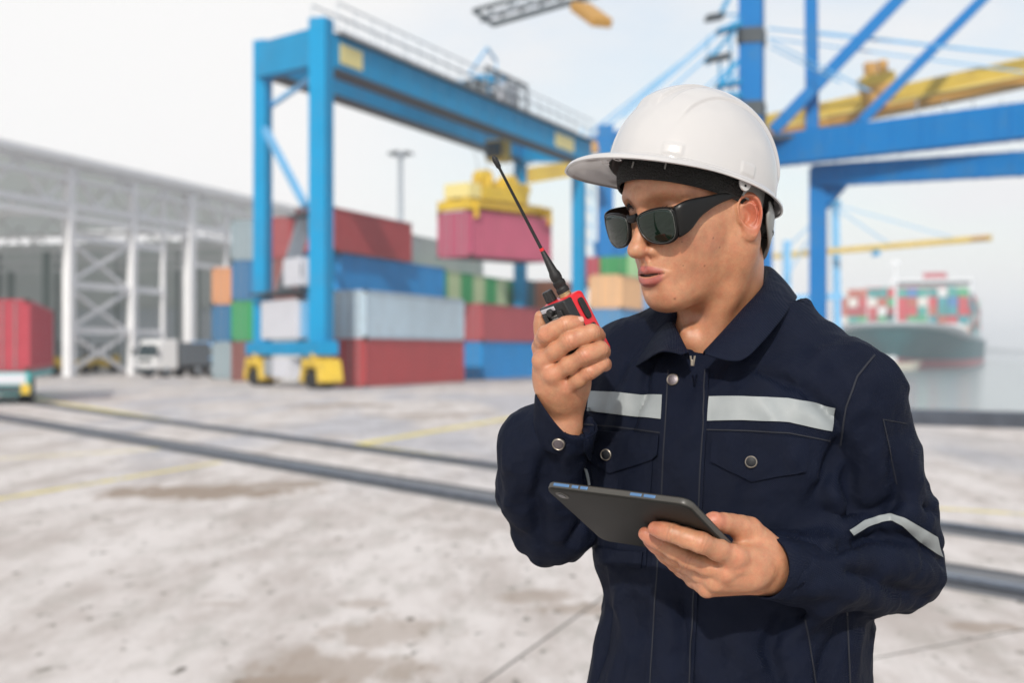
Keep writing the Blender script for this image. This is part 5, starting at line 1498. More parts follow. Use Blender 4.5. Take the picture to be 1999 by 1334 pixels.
jk = Fld(W(955, 1520, -0.02)-[0, 0.25, 0], W(1870, 505, 0.0)+[0, 0.28, 0], 0.0034)
zl = [W(0, y, 0)[2] for y in (600, 660, 720, 800, 900, 1050, 1200, 1334, 1430, 1540)]
cx_ = [1440, 1432, 1422, 1418, 1417, 1426, 1438, 1420, 1418, 1418]
wx_ = [0.080, 0.110, 0.160, 0.184, 0.188, 0.183, 0.174, 0.181, 0.195, 0.202]
dx_ = [0.060, 0.085, 0.105, 0.122, 0.126, 0.124, 0.122, 0.127, 0.132, 0.135]
cy_ = [0.055, 0.05, 0.045, 0.04, 0.035, 0.035, 0.035, 0.035, 0.035, 0.035]
xl = [W(c_, 700, y_)[0] for c_, y_ in zip(cx_, cy_)]
zl_, xl_, wl_, dl_, yl_ = [np.array(a_[::-1], float) for a_ in (zl, xl, wx_, dx_, [DP+y_ for y_ in cy_])]
def sm_interp(z, xp, fp):
    return sum(np.interp(z + o_, xp, fp) for o_ in (-0.02, -0.01, 0, 0.01, 0.02)) / 5
def torso(X, Y, Z):
    z = Z.ravel()
    cx0, cy0, w0, d0 = [sm_interp(z, zl_, a_)[None, None, :] for a_ in (xl_, yl_, wl_, dl_)]
    x = X - cx0; y = Y - cy0
    a = TR[0,0]*x + TR[1,0]*y; b = TR[0,1]*x + TR[1,1]*y
    q = (np.abs(a/w0)**2.5 + np.abs(b/d0)**2.5)**(1/2.5)
    d = (q - 1) * np.minimum(w0, d0) * 1.05
    zt, zb = zl_[-1], zl_[0]
    return np.maximum(d, np.maximum(Z - zt, zb - Z))
jk.op((torso, jk.lo, jk.lo + np.array(jk.F.shape)*jk.h), 0.0, 'u')
def J(p, k=0.02): jk.op(p, k, 'u')
JSL = W(1668, 768, -0.045); JSR = W(1222, 712, 0.085)
J(tubep([W(1440, 650, 0.06), W(1555, 708, 0.01), JSL], [0.062, 0.056, 0.053]), 0.05)
J(tubep([W(1415, 655, 0.065), W(1320, 672, 0.075), JSR], [0.058, 0.052, 0.047]), 0.05)
J(rc(W(1440, 640, 0.07), W(1430, 720, 0.05), 0.068, 0.08), 0.03)
# left sleeve (his left, on the right of the photograph)
ELB = W(1757, 1105, 0.0); CUFL = W(1530, 1113, -0.165)
J(tubep([JSL, W(1703, 900, -0.03), W(1738, 1010, -0.015), ELB], [0.053, 0.056, 0.054, 0.049], 0.02), 0.03)
J(tubep([ELB, W(1690, 1120, -0.06), W(1600, 1120, -0.125), CUFL], [0.050, 0.0465, 0.042, 0.0385], 0.02), 0.022)
# right sleeve
ERB = W(1082, 1022, 0.02); CUFR = W(1101, 838, -0.088)
J(tubep([JSR, W(1180, 850, 0.075), W(1120, 960, 0.05), ERB], [0.050, 0.052, 0.050, 0.046], 0.02), 0.03)
J(tubep([ERB, W(1050, 945, -0.015), W(1058, 880, -0.05), CUFR], [0.046, 0.050, 0.051, 0.036], 0.02), 0.02)
# folds
def ridge(pts, r=0.006, k=0.018):
    P = catmull([W(*p) for p in pts], 5); n_ = len(P)
    jk.op(tubep(P, [r*(0.35+0.65*math.sin(math.pi*(i+0.4)/(n_-0.2))) for i in range(n_)]), k, 'u')
def groove(pts, r=0.004, k=0.016):
    P = catmull([W(*p) for p in pts], 5); n_ = len(P)
    jk.op(tubep(P, [r*(0.35+0.65*math.sin(math.pi*(i+0.4)/(n_-0.2))) for i in range(n_)]), k, 's')
def surf_pt(px, py, guess=-0.12):
    """depth offset of the jacket's front at a pixel, by marching the field"""
    a = np.array([0, 0, CAMH]); d = W(px, py, 0) - a; d /= d[1]
    t = np.arange(1.50, 2.2, 0.004)
    P = a + d*t[:, None]
    I = np.round((P - jk.lo)/jk.h).astype(int)
    ok = ((I >= 0) & (I < np.array(jk.F.shape))).all(1)
    v = np.full(len(t), 1.0); I = I[ok]; v[ok] = jk.F[I[:,0], I[:,1], I[:,2]]
    w_ = np.where(v < 0)[0]
    return t[w_[0]] - DP if len(w_) else guess
def fold(pts, r=0.006, k=0.016, sink=0.0, kind='u'):
    q = [(x, y, surf_pt(x, y) + sink) for x, y in pts]
    (ridge if kind == 'u' else groove)(q, r, k)
F_ = [
 # elbow of the right-hand sleeve, bunching
 ([(1830,1060),(1770,1010),(1700,1012),(1655,1040)], .008, .018, .003, 'u'),
 ([(1822,1000),(1760,985),(1690,995),(1640,1010)], .005, .016, .002, 's'),
 ([(1835,1100),(1770,1050),(1700,1055),(1640,1075)], .006, .018, .001, 's'),
 ([(1828,1130),(1760,1105),(1700,1090),(1640,1095)], .008, .018, .004, 'u'),
 ([(1800,1165),(1740,1150),(1690,1130),(1650,1120)], .006, .018, .002, 's'),
 ([(1760,1180),(1700,1165),(1640,1150),(1580,1145)], .007, .018, .004, 'u'),
 ([(1690,1050),(1640,1075),(1590,1080)], .006, .016, .002, 's'),
 # sleeve head and upper arm
 ([(1640,860),(1655,930),(1650,1000)], .009, .02, .0, 's'),
 ([(1690,800),(1705,900),(1690,985)], .007, .02, .004, 'u'),
 ([(1760,880),(1780,950),(1770,1010)], .006, .02, .004, 'u'),
 ([(1735,900),(1748,960),(1735,1000)], .005, .018, .001, 's'),
 # armpit to chest
 ([(1630,870),(1600,960),(1590,1060)], .008, .02, .002, 's'),
 ([(1610,1000),(1560,1080),(1570,1200)], .006, .02, .001, 's'),
 ([(1620,1180),(1560,1240),(1480,1300)], .007, .022, .004, 'u'),
 ([(1660,1200),(1620,1260),(1600,1330)], .007, .02, .001, 's'),
 # chest under the collar
 ([(1480,730),(1560,760),(1630,820)], .005, .02, .002, 's'),
 ([(1250,720),(1225,780),(1205,830)], .006, .018, .004, 'u'),
 ([(1270,720),(1262,770),(1240,840)], .005, .016, .001, 's'),
 ([(1200,700),(1185,760),(1165,830)], .006, .018, .003, 'u'),
 # front, lower
 ([(1290,1130),(1310,1200),(1300,1300)], .007, .02, .004, 'u'),
 ([(1330,1180),(1345,1250),(1335,1330)], .006, .02, .002, 's'),
 ([(1210,1150),(1230,1230),(1200,1330)], .007, .02, .004, 'u'),
 ([(1400,1190),(1450,1250),(1440,1330)], .008, .024, .004, 'u'),
 ([(1190,1200),(1180,1260),(1165,1330)], .006, .02, .001, 's'),
 ([(1520,1210),(1500,1270),(1520,1334)], .007, .022, .002, 's'),
 # left-hand sleeve
 ([(1062,900),(1050,980),(1062,1060)], .007, .018, .003, 's'),
 ([(1020,880),(1000,950),(1020,1020)], .007, .02, .005, 'u'),
 ([(1100,880),(1110,960),(1090,1040)], .008, .02, .005, 'u'),
 ([(1085,870),(1078,920),(1080,960)], .005, .018, .001, 's'),
 ([(1140,900),(1130,980),(1110,1050)], .006, .018, .001, 's'),
]
for pts, r, k, sink, kind in F_: fold(pts, r, k, sink, kind)
# openings: neck and cuffs
jk.op(tubep([W(1398, 655, 0.015), W(1445, 560, 0.04)], [0.060, 0.085]), 0.004, 's')
jk.op(rc(W(1352, 690, -0.060), W(1362, 620, -0.06), 0.016, 0.045), 0.006, 's')
jk.op(rc(CUFR + (CUFR-W(1075, 900, -0.05))*0.3, CUFR + (W(1112, 760, -0.13)-CUFR)*1.2, 0.030, 0.05), 0.003, 's')
cdir = CUFL - W(1600, 1120, -0.125); cdir /= np.linalg.norm(cdir)
jk.op(rc(CUFL + cdir*0.0, CUFL + cdir*0.07, 0.031, 0.05), 0.003, 's')
VJ, QJ = jk.mesh()
VJ = smoothV(VJ, QJ, 2)
# fine creasing along the normals
me_t = bpy.data.meshes.new('tmp'); me_t.from_pydata(VJ.tolist(), [], QJ.tolist()); me_t.update()
nr = np.zeros((len(VJ), 3), np.float32); me_t.vertices.foreach_get('normal', nr.ravel()) if False else None
nr = np.array([v.normal for v in me_t.vertices])
bpy.data.meshes.remove(me_t)
def ridged(P, sc): return 1 - np.abs(vnoise(P, sc)*2 - 1)
PW = VJ + 0.02*np.stack([vnoise(VJ+5, 18), vnoise(VJ+9, 18), vnoise(VJ+1, 18)], 1)
aniso = PW * np.array([1.0, 1.0, 0.45])
def polyproj(V, P):
    P = [np.array(p) for p in P]; best = np.full(len(V), 9.0); S = np.zeros(len(V)); A = np.zeros(len(V)); acc = 0.0
    for a_, b_ in zip(P[:-1], P[1:]):
        ab = b_-a_; L_ = np.linalg.norm(ab); d_ = ab/L_
        t = np.clip((V-a_) @ d_, 0, L_); c_ = a_ + t[:, None]*d_; r = V-c_; dist = np.linalg.norm(r, axis=1)
        sx_ = np.cross(d_, [0, 1, 0.3]); sx_ /= np.linalg.norm(sx_); sy_ = np.cross(d_, sx_)
        m = dist < best; best[m] = dist[m]; S[m] = acc + t[m]; A[m] = np.arctan2(r[m] @ sy_, r[m] @ sx_); acc += L_
    return best, S, A
def sleeve(V, P, elbow_s, amp, base, wid=0.10):
    P = list(catmull(P, 5))
    dist, S, A = polyproj(V, P)
    w = np.clip(1 - (dist-0.065)/0.012, 0, 1)
    env = base + (1-base)*np.exp(-((S-elbow_s)/wid)**2)
    q = np.stack([S*28 + 1.1*np.sin(A*1.0+S*9), np.cos(A)*1.1+5, np.sin(A)*1.1+2], 1)
    q2 = np.stack([S*52 + 1.4*np.sin(A*2.0+S*15), np.cos(A)*2.0+15, np.sin(A)*2.0+12], 1)
    r1 = ridged(q, 1.0)**2.2; r2 = ridged(q2, 1.0)**2
    return w*env*amp*((r1-0.25) + 0.30*(r2-0.3))
armL = [JSL, W(1703, 900, -0.03), W(1738, 1010, -0.015), ELB, W(1690, 1120, -0.06), W(1600, 1120, -0.125), CUFL]
armR = [JSR, W(1180, 850, 0.075), W(1120, 960, 0.05), ERB, W(1050, 945, -0.015), W(1058, 880, -0.05), CUFR]
sw = sleeve(VJ, armL, 0.235, 0.0085, 0.40) + sleeve(VJ, armR, 0.25, 0.0085, 0.35, 0.12)
DG = np.stack([VJ[:,0]*0.75 + VJ[:,2]*0.66, VJ[:,1], (-VJ[:,0]*0.66 + VJ[:,2]*0.75)*0.30], 1)
DG2 = np.stack([-VJ[:,0]*0.85 + VJ[:,2]*0.50, VJ[:,1], (VJ[:,0]*0.50 + VJ[:,2]*0.85)*0.28], 1)
tors = 0.0062*(ridged(DG + 0.03*vnoise(VJ, 20)[:,None], 19)**2-0.3) + 0.0054*(ridged(DG2 + 0.03*vnoise(VJ+3, 20)[:,None], 24)**2-0.3)
tw = np.clip(1 - np.abs(sw)*400, 0.15, 1)
disp = sw + tw*tors + 0.0030*(ridged(aniso, 14)-0.5) + 0.0016*(ridged(aniso+7, 40)**1.5-0.4) + 0.0007*(vnoise(VJ, 110)-0.5)
EJ = np.concatenate([QJ[:, [0,1]], QJ[:, [1,2]], QJ[:, [2,3]], QJ[:, [3,0]]]); dgJ = np.bincount(EJ.ravel(), minlength=len(VJ)).astype(float); dgJ[dgJ == 0] = 1
for _ in range(3): disp = 0.4*disp + 0.6*(np.bincount(EJ[:,0], disp[EJ[:,1]], len(VJ)) + np.bincount(EJ[:,1], disp[EJ[:,0]], len(VJ)))/dgJ
VJ = VJ + nr*disp[:, None]
jacket = nmesh('jacket', VJ - POFF, QJ, M_NAVY, person)
JB = BVHTree.FromPolygons([tuple(v) for v in VJ], [tuple(map(int, q)) for q in QJ])
CO = Vector((0, 0, CAMH))
def hitj(px, py, off=0.002):
    d = (Vector(W(px, py, 0)) - CO).normalized()
    loc, nrm, i, ds = JB.ray_cast(CO, d)
    if loc is None: return None
    if nrm.dot(d) > 0: nrm = -nrm
    return loc, nrm
def drape(name, grid_px, thick, mat_, parent, off=0.0006, smooth=True, **kw):
    """cloth piece sewn on to the jacket: rows of pixels looked up on its surface, given real thickness"""
    nu, nv = len(grid_px), len(grid_px[0])
    P = []; last = None
    for row in grid_px:
        for px, py in row:
            r_ = hitj(px, py)
            if r_ is None: r_ = last
            last = r_
            P.append(r_)
    good = next(p for p in P if p is not None)
    P = [good if p is None else p for p in P]
    # smooth normals
    Nn = np.array([p[1] for p in P]).reshape(nu, nv, 3); Lc = np.array([p[0] for p in P]).reshape(nu, nv, 3)
    for _ in range(2):
        S = Nn.copy(); S[1:] += Nn[:-1]; S[:-1] += Nn[1:]; S[:,1:] += Nn[:,:-1]; S[:,:-1] += Nn[:,1:]
        Nn = S/np.linalg.norm(S, axis=2, keepdims=True)
    lo_ = Lc + Nn*off - POFF; hi_ = Lc + Nn*(off+thick) - POFF
    vs_ = list(hi_.reshape(-1,3)) + list(lo_.reshape(-1,3)); n_ = nu*nv
    fs_ = [(a,d_,c_,b) for a,b,c_,d_ in grid_faces(nu, nv)]
    fs_ = fs_ + [tuple(n_+i for i in f[::-1]) for f in fs_]
    rim = [i*nv for i in range(nu)] + [(nu-1)*nv+j for j in range(1,nv)] + [i*nv+nv-1 for i in range(nu-2,-1,-1)] + [j for j in range(nv-2,0,-1)]
    for a, b in zip(rim, rim[1:]+rim[:1]): fs_.append((a, b, n_+b, n_+a))
    o = pyd(name, vs_, fs_, mat_, parent, smooth, **kw)
    bm = bmesh.new(); bm.from_mesh(o.data); bmesh.ops.recalc_face_normals(bm, faces=bm.faces); bm.to_mesh(o.data); bm.free()
    if smooth:
        e = o.modifiers.new('edges', 'EDGE_SPLIT'); e.split_angle = math.radians(50)
    return o
def quadpx(tl, tr, br, bl, nu, nv):
    g = []
    for i in range(nu):
        u = i/(nu-1); row = []
        for j in range(nv):
            v = j/(nv-1)
            p = (np.array(tl)*(1-u)+np.array(tr)*u)*(1-v) + (np.array(bl)*(1-u)+np.array(br)*u)*v
            row.append(tuple(p))
        g.append(row)
    return g
def strip(name, top, bot, nu, nv, *a, **kw):
    """between a top and a bottom polyline in pixels"""
    def rs(pl):
        pl = np.array(pl, float); s_ = np.r_[0, np.cumsum(np.linalg.norm(np.diff(pl, axis=0), axis=1))]; s_ /= s_[-1]
        t = np.linspace(0, 1, nu); return np.stack([np.interp(t, s_, pl[:,0]), np.interp(t, s_, pl[:,1])], 1)
    T, B = rs(top), rs(bot)
    return drape(name, [[tuple(T[i]*(1-j/(nv-1)) + B[i]*(j/(nv-1))) for j in range(nv)] for i in range(nu)], *a, **kw)
# placket
strip('placket', [(1297,718),(1385,722)], [(1258,1400),(1352,1400)], 12, 80, 0.0022, M_NAVY, jacket)
# edge stitching of the placket
for xa, xb in ((1376, 1344), (1305, 1267)):
    strip('stitch_line', [(xa,724),(xa+2.4,724)], [(xb,1400),(xb+2.4,1400)], 2, 80, 0.0005, M_STITCH, jacket, off=0.0029)
# reflective tape
strip('reflective_stripe', [(1152,764),(1200,766),(1250,771),(1294,772)], [(1147,804),(1200,809),(1250,815),(1291,819)], 30, 7, 0.0012, M_TAPE, jacket, off=0.0012)
strip('reflective_stripe', [(1384,775),(1450,774),(1540,779),(1632,797)], [(1380,822),(1450,821),(1540,825),(1622,843)], 48, 7, 0.0012, M_TAPE, jacket, off=0.0012)
# yoke seams
strip('yoke_seam', [(1140,828),(1200,832),(1296,845)], [(1140,830.5),(1200,834.5),(1296,847.5)], 30, 2, 0.0008, M_STITCH, jacket, off=0.0008)
strip('yoke_seam', [(1378,838),(1450,840),(1540,845),(1620,860)], [(1378,840.5),(1450,842.5),(1540,847.5),(1620,862.5)], 40, 2, 0.0008, M_STITCH, jacket, off=0.0008)
# pockets and flaps
strip('pocket', [(1148,850),(1278,858)], [(1170,1100),(1262,1108)], 14, 22, 0.0012, M_NAVY, jacket)
strip('pocket', [(1392,860),(1560,866)], [(1400,1120),(1560,1120)], 16, 22, 0.0012, M_NAVY, jacket)
fl = strip('pocket_flap', [(1140,838),(1200,842),(1288,852)], [(1136,878),(1146,900),(1192,925),(1278,897),(1287,888)], 26, 14, 0.0030, M_NAVY, jacket, off=0.0022)
fr_ = strip('pocket_flap', [(1392,846),(1460,846),(1580,860)], [(1390,903),(1466,941),(1572,921)], 28, 14, 0.0030, M_NAVY, jacket, off=0.0022)
strip('pocket_flap', [(1166,1070),(1258,1078)], [(1170,1102),(1254,1110)], 14, 6, 0.0030, M_NAVY, jacket, off=0.0014)
# side seam, front dart, sleeve seam
strip('seam', [(1652,1195),(1655,1195)], [(1660,1400),(1663,1400)], 2, 30, 0.0006, M_STITCH, jacket, off=0.0006)
strip('seam', [(1572,1210),(1574.5,1210)], [(1600,1400),(1602.5,1400)], 2, 30, 0.0006, M_STITCH, jacket, off=0.0006)
# shoulder seams: armhole
strip('armhole_seam', [(1706,693),(1672,735),(1650,795),(1640,870)], [(1709,695),(1675,737),(1653,796),(1643,870)], 40, 2, 0.0010, M_STITCH, jacket, off=0.0006)
strip('seam', [(1722,818),(1724,818)], [(1750,945),(1752,945)], 2, 30, 0.0007, M_STITCH, jacket, off=0.0006)
strip('seam', [(1722,818),(1768,826)], [(1722,820),(1768,828)], 16, 2, 0.0007, M_STITCH, jacket, off=0.0006)
def snap(px, py, r=0.0078, cap=M_SNAP, off=0.006, ax=None, at=None):
    if at is None:
        loc, nrm = hitj(px, py); nrm = (nrm*0.6 + (CO-loc).normalized()*0.0 + Vector((-0.25,-0.95,0.05))*0.4).normalized()
        c0 = loc + nrm*off
    else: c0, nrm = at
    q = nrm.to_track_quat('Z', 'Y').to_matrix()
    def ring(prof, nm, m_, par):
        vs_ = []; n_ = 28
        for rr, zz in prof:
            for i in range(n_):
                t = 2*math.pi*i/n_; vs_.append(c0 + q @ Vector((rr*math.cos(t), rr*math.sin(t), zz)) - Vector(POFF))
        fs_ = [(j*n_+i, j*n_+(i+1)%n_, (j+1)*n_+(i+1)%n_, (j+1)*n_+i) for j in range(len(prof)-1) for i in range(n_)]
        fs_.append(tuple((len(prof)-1)*n_+i for i in range(n_)))
        o_ = pyd(nm, vs_, fs_, m_, par, True)
        es = o_.modifiers.new('edges', 'EDGE_SPLIT'); es.split_angle = math.radians(60)
        return o_
    ring([(r,-0.002),(r,0.0006),(r*0.97,0.0016),(r*0.86,0.0019),(r*0.80,0.0014)], 'snap_button', M_STEEL, jacket)
    ring([(r*0.80,0.0),(r*0.79,0.0014),(r*0.5,0.0020),(r*0.2,0.0022)], 'snap_face', cap, jacket)
M_SNAPTOP = mat('snap_dull_metal', (0.16, 0.14, 0.15), 0.45, metal=0.8, noise=0.3, nscale=500)
snap(1315, 743, 0.0080, M_SNAPTOP, 0.0042)
snap(1187, 888, 0.0078, M_SNAP, 0.0070)
snap(1467, 903, 0.0078, M_SNAP, 0.0070)

# collar: stand, and a fall that folds over it
def loft(name, curves, n, thick, parent, mat_=M_NAVY):
    C_ = [catmull([W(*p) for p in c_], n) for c_ in curves]
    m_ = min(len(c_) for c_ in C_); nv = len(C_)
    vs_ = []
    prof = [np.stack([c_[i] for c_ in C_]) for i in range(m_)]
    out_ = []
    for p in prof:
        out_.append(catmull(list(p), 5))
    nv = len(out_[0])
    vs_ = [q - POFF for r_ in out_ for q in r_]
    o = pyd(name, vs_, grid_faces(m_, nv), mat_, parent, True)
    s_ = o.modifiers.new('thickness', 'SOLIDIFY'); s_.thickness = thick; s_.offset = 0
    s2 = o.modifiers.new('round', 'SUBSURF'); s2.levels = 1; s2.render_levels = 1
    return o
# from his left collar tip, round the back of the neck, to the right tip
neckb = [(1372,694,-.088),(1400,676,-.075),(1440,650,-.040),(1478,625,.010),(1492,600,.070),(1460,600,.135),(1400,605,.155),(1345,625,.130),(1318,650,.075),(1318,672,.020),(1330,690,-.045),(1345,703,-.078)]
foldl = [(1374,688,-.100),(1405,655,-.088),(1448,606,-.045),(1486,563,.008),(1497,524,.072),(1462,527,.140),(1400,545,.160),(1345,575,.135),(1312,602,.085),(1314,628,.020),(1328,660,-.048),(1343,690,-.092)]
midl  = [(1378,690,-.106),(1424,672,-.106),(1474,622,-.070),(1516,572,-.010),(1528,545,.080),(1490,555,.165),(1410,575,.185),(1330,600,.165),(1288,618,.105),(1283,645,.020),(1300,675,-.058),(1330,693,-.098)]
edgel = [(1374,692,-.108),(1440,706,-.120),(1486,672,-.100),(1545,598,-.022),(1552,580,.085),(1500,600,.180),(1410,610,.205),(1310,632,.185),(1262,645,.115),(1236,716,.010),(1290,687,-.076),(1336,693,-.100)]
collar = loft('collar', [neckb, foldl, midl, edgel], 6, 0.0026, jacket)
# open zip below the collar
zp = MB()
for i in range(10):
    t = i/9
    for s in (-1, 1):
        a = Vector(W(1352 + s*(1+3.0*(1-t)), 696+18*t, -0.094-0.008*t)) - Vector(POFF)
        zp.box(a.x-0.0011, a.x+0.0011, a.y-0.0012, a.y+0.0012, a.z-0.0005, a.z+0.0005)
zp.build('zip_teeth', M_ZIP, jacket)
zq = MB(); a = Vector(W(1351, 707, -0.106)) - Vector(POFF)
zq.box(a.x-0.0018, a.x+0.0018, a.y-0.0012, a.y+0.0012, a.z-0.0050, a.z+0.003)
zq.build('zip_slider', M_ZIP, jacket, bevel=0.0008)

# cuffs
def ringband(name, a, b, r_out, thick, mat_, n=48, nv=4, cast=True, prof=None):
    a = Vector(a); b = Vector(b); d = (b-a).normalized(); up = Vector((0,0,1)); sx = d.cross(up).normalized(); uy = sx.cross(d)
    vs_ = []
    for i in range(n):
        t = 2*math.pi*i/n; dr = sx*math.cos(t) + uy*math.sin(t)
        for j in range(nv):
            c0 = a.lerp(b, j/(nv-1))
            r_ = r_out
            if cast:
                hit = JB.ray_cast(c0 + dr*0.12, -dr, 0.12)
                if hit[0] is not None: r_ = (hit[0]-c0).length + 0.0015
            vs_.append(c0 + dr*r_ - Vector(POFF))
    o = pyd(name, vs_, grid_faces(n, nv, True), mat_, jacket, True)
    s_ = o.modifiers.new('thickness', 'SOLIDIFY'); s_.thickness = thick; s_.offset = 1
    return o
c1 = Vector(CUFL); dd = Vector(cdir)
ringband('cuff', c1 - dd*0.050, c1 + dd*0.031, 0.0368, 0.0022, M_NAVY, cast=False)
def band_plane(name, c0, nrm, w, thick, mat_, n=72, R=0.11, wob=0.0, ph=0.0):
    """tape ring where a plane cuts the sleeve"""
    c0 = Vector(c0); nrm = Vector(nrm).normalized(); up = Vector((0,1,0)); sx = nrm.cross(up).normalized(); uy = sx.cross(nrm)
    vs_ = []; nv = 4; prev = [0.05]*nv
    for i in range(n):
        t = 2*math.pi*i/n; dr = sx*math.cos(t)+uy*math.sin(t)
        for j in range(nv):
            c_ = c0 + nrm*(w*(j/(nv-1)-0.5) + wob*math.sin(2*t+ph))
            hit = JB.ray_cast(c_, dr, R)
            r_ = (hit[0]-c_).length + 0.001 if hit[0] is not None else prev[j]
            prev[j] = r_
            vs_.append(c_+dr*r_ - Vector(POFF))
    o = pyd(name, vs_, grid_faces(n, nv, True), mat_, jacket, True)
    s_ = o.modifiers.new('thickness', 'SOLIDIFY'); s_.thickness = thick; s_.offset = 0
    return o
strip('reflective_stripe', [(1657,1036),(1685,1018),(1715,1008),(1742,1005),(1765,1011),(1795,1028),(1828,1048)], [(1664,1045),(1691,1029),(1720,1019),(1742,1017),(1762,1026),(1795,1056),(1839,1088)], 44, 6, 0.0012, M_TAPE, jacket, off=0.0014)
strip('reflective_stripe', [(1139,915),(1146,918)], [(1146,950),(1151,948)], 4, 8, 0.0012, M_TAPE, jacket, off=0.0014)
# raised cuff of his right sleeve: a wide open cuff round the wrist
def cuff_right():
    ax = Vector(W(1116, 740, -0.12)) - Vector(W(1098, 850, -0.085)); ax.normalize()
    rows = []
    base = Vector(W(1098, 868, -0.085))
    left = Vector((-1, -0.3, 0)); left = (left - ax*left.dot(ax)).normalized(); fw = ax.cross(left).normalized()
    n = 40; vs_ = []; nv = 6
    for i in range(n):
        t = 2*math.pi*i/n
        cs, sn = math.cos(t), math.sin(t)                  # cs=1: left edge of the cuff, raised
        for j in range(nv):
            v = j/(nv-1)
            hgt = 0.004 + v*(0.026 + 0.040*max(0, cs)**1.5)
            rr = 0.037 + 0.002*v + 0.004*max(0, cs)*v
            c0 = base + ax*hgt
            vs_.append(c0 + left*(rr*cs) + fw*(rr*sn*0.92) - Vector(POFF))
    o = pyd('cuff', vs_, grid_faces(n, nv, True), M_NAVY, jacket, True)
    s_ = o.modifiers.new('thickness', 'SOLIDIFY'); s_.thickness = 0.0028; s_.offset = 0
    s2 = o.modifiers.new('round', 'SUBSURF'); s2.levels = 1; s2.render_levels = 1
    t = math.radians(-62)
    for sgn in (1, -1):
        nrm = left*math.cos(t*sgn) + fw*math.sin(t*sgn)
        p0 = base + ax*0.022 + nrm*0.0405
        if nrm.y < 0: return p0, nrm
p0, nrm = cuff_right()
snap(0, 0, 0.0080, M_SNAPTOP, at=(Vector(W(1047, 846, 0)) * 0 + p0, nrm))

# ------------------------------------------------------------------ trousers, boots (out of the picture, below)
tr = Fld((-0.28, 1.55, 0.02), (0.55, 2.25, 1.25), 0.007)
tr.u(ell(HIPC + [0, 0, 0.0], (0.175, 0.118, 0.16), TR))
for Lg, sg in ((LGL, 1), (LGR, -1)):
    kn = np.array([Lg[0]+0.015*sg, Lg[1]-0.01*sg, 0.52]); an = np.array([Lg[0]+0.03*sg, Lg[1]-0.01*sg, 0.13])
    tr.u(tubep([Lg, kn, an], [0.096, 0.077, 0.066], 0.02), 0.03)
V4, Q4 = tr.mesh(); V4 = smoothV(V4, Q4, 2)
del tr
nmesh('trousers', V4 - POFF, Q4, M_NAVY, person)
M_BOOT = mat('boot_leather', (0.02, 0.016, 0.013), 0.45, bump=0.1, bscale=200)
M_SOLE = mat('boot_sole', (0.012, 0.012, 0.012), 0.7)
for Lg, sg in ((LGL, 1), (LGR, -1)):
    an = np.array([Lg[0]+0.03*sg, Lg[1]-0.01*sg, 0.10])
    bt = Fld(an - [0.2, 0.26, 0.10], an + [0.2, 0.16, 0.12], 0.005)
    toe = an + TR @ np.array([0, -0.16, 0]); toe[2] = 0.052
    heel = an + TR @ np.array([0, 0.04, 0]); heel[2] = 0.055
    bt.u(rc(an + [0, 0, 0.06], [an[0], an[1], 0.07], 0.058, 0.055)); bt.u(rc(heel, toe, 0.045, 0.046), 0.03)
    bt.op((lambda X, Y, Z: (0.022 - Z) + 0*X + 0*Y, bt.lo, bt.lo+1), 0.004, 'i', pad=0.6)
    Vb, Qb = bt.mesh()
    b_ = nmesh('boot', Vb - POFF, Qb, M_BOOT, person)
    so = Fld(an - [0.2, 0.26, 0.12], an + [0.2, 0.16, 0.0], 0.005)
    h2 = heel.copy(); h2[2] = 0.03; t2 = toe.copy(); t2[2] = 0.03
    so.u(rc(h2, t2, 0.050, 0.052))
    so.op((lambda X, Y, Z: np.maximum(Z - 0.028, 0.001 - Z) + 0*X + 0*Y, so.lo, so.lo+1), 0.002, 'i', pad=0.6)
    Vb, Qb = so.mesh()
    nmesh('sole', Vb - POFF, Qb, M_SOLE, b_)
# ------------------------------------------------------------------ hair, eyebrows
M_HAIR = mat('black_hair', (0.010, 0.008, 0.007), 0.55, bump=0.8, bscale=700)
hr = Fld((-0.120, -0.10, -0.075), (0.06, 0.10, 0.09), 0.0018)
hr.u(ell((-0.004, 0, 0.042), (0.0985, 0.0795, 0.0865)))
hr.u(ell((-0.040, 0, -0.010), (0.0660, 0.0640, 0.062)), 0.02)
def hcut(X, Y, Z):
    behind = X + 0.022 + 0.0*Y                       # behind the ear
    side = behind
    low = -0.052 - Z + 0.15*(X+0.1)
    return np.maximum(np.minimum(behind, side), low) + 0*Y
hr.op((hcut, hr.lo, hr.lo+1), 0.004, 'i', pad=0.5)
Vh, Qh = hr.mesh()
Vh = smoothV(Vh, Qh, 1)
Vh = Vh + 0.0012*(vnoise(Vh*np.array([1,1,0.35]), 420)[:, None]-0.5)*np.sign(Vh)
nmesh('hair', HW(Vh) - POFF, Qh, M_HAIR, person)
for s in (-1, 1):
    eb = MB()
    rg = random.Random(5)
    for i in range(46):
        t = i/45; l = s*(0.018 + 0.032*t); u = (0.017 if s > 0 else 0.026) + 0.005*math.sin(math.pi*min(1, t*1.2)) + rg.uniform(-.0022, .0022)
        f = 0.1005 - 9.0*l*l
        a = HW((f, l, u)) - POFF; b = HW((f-0.001, l + s*0.0055, u+0.0015+rg.uniform(-.001,.001))) - POFF
        eb.tube(a, b, 0.00045, 0.00015, n=4, cap=False)
    eb.build('eyebrow', M_HAIR, person)

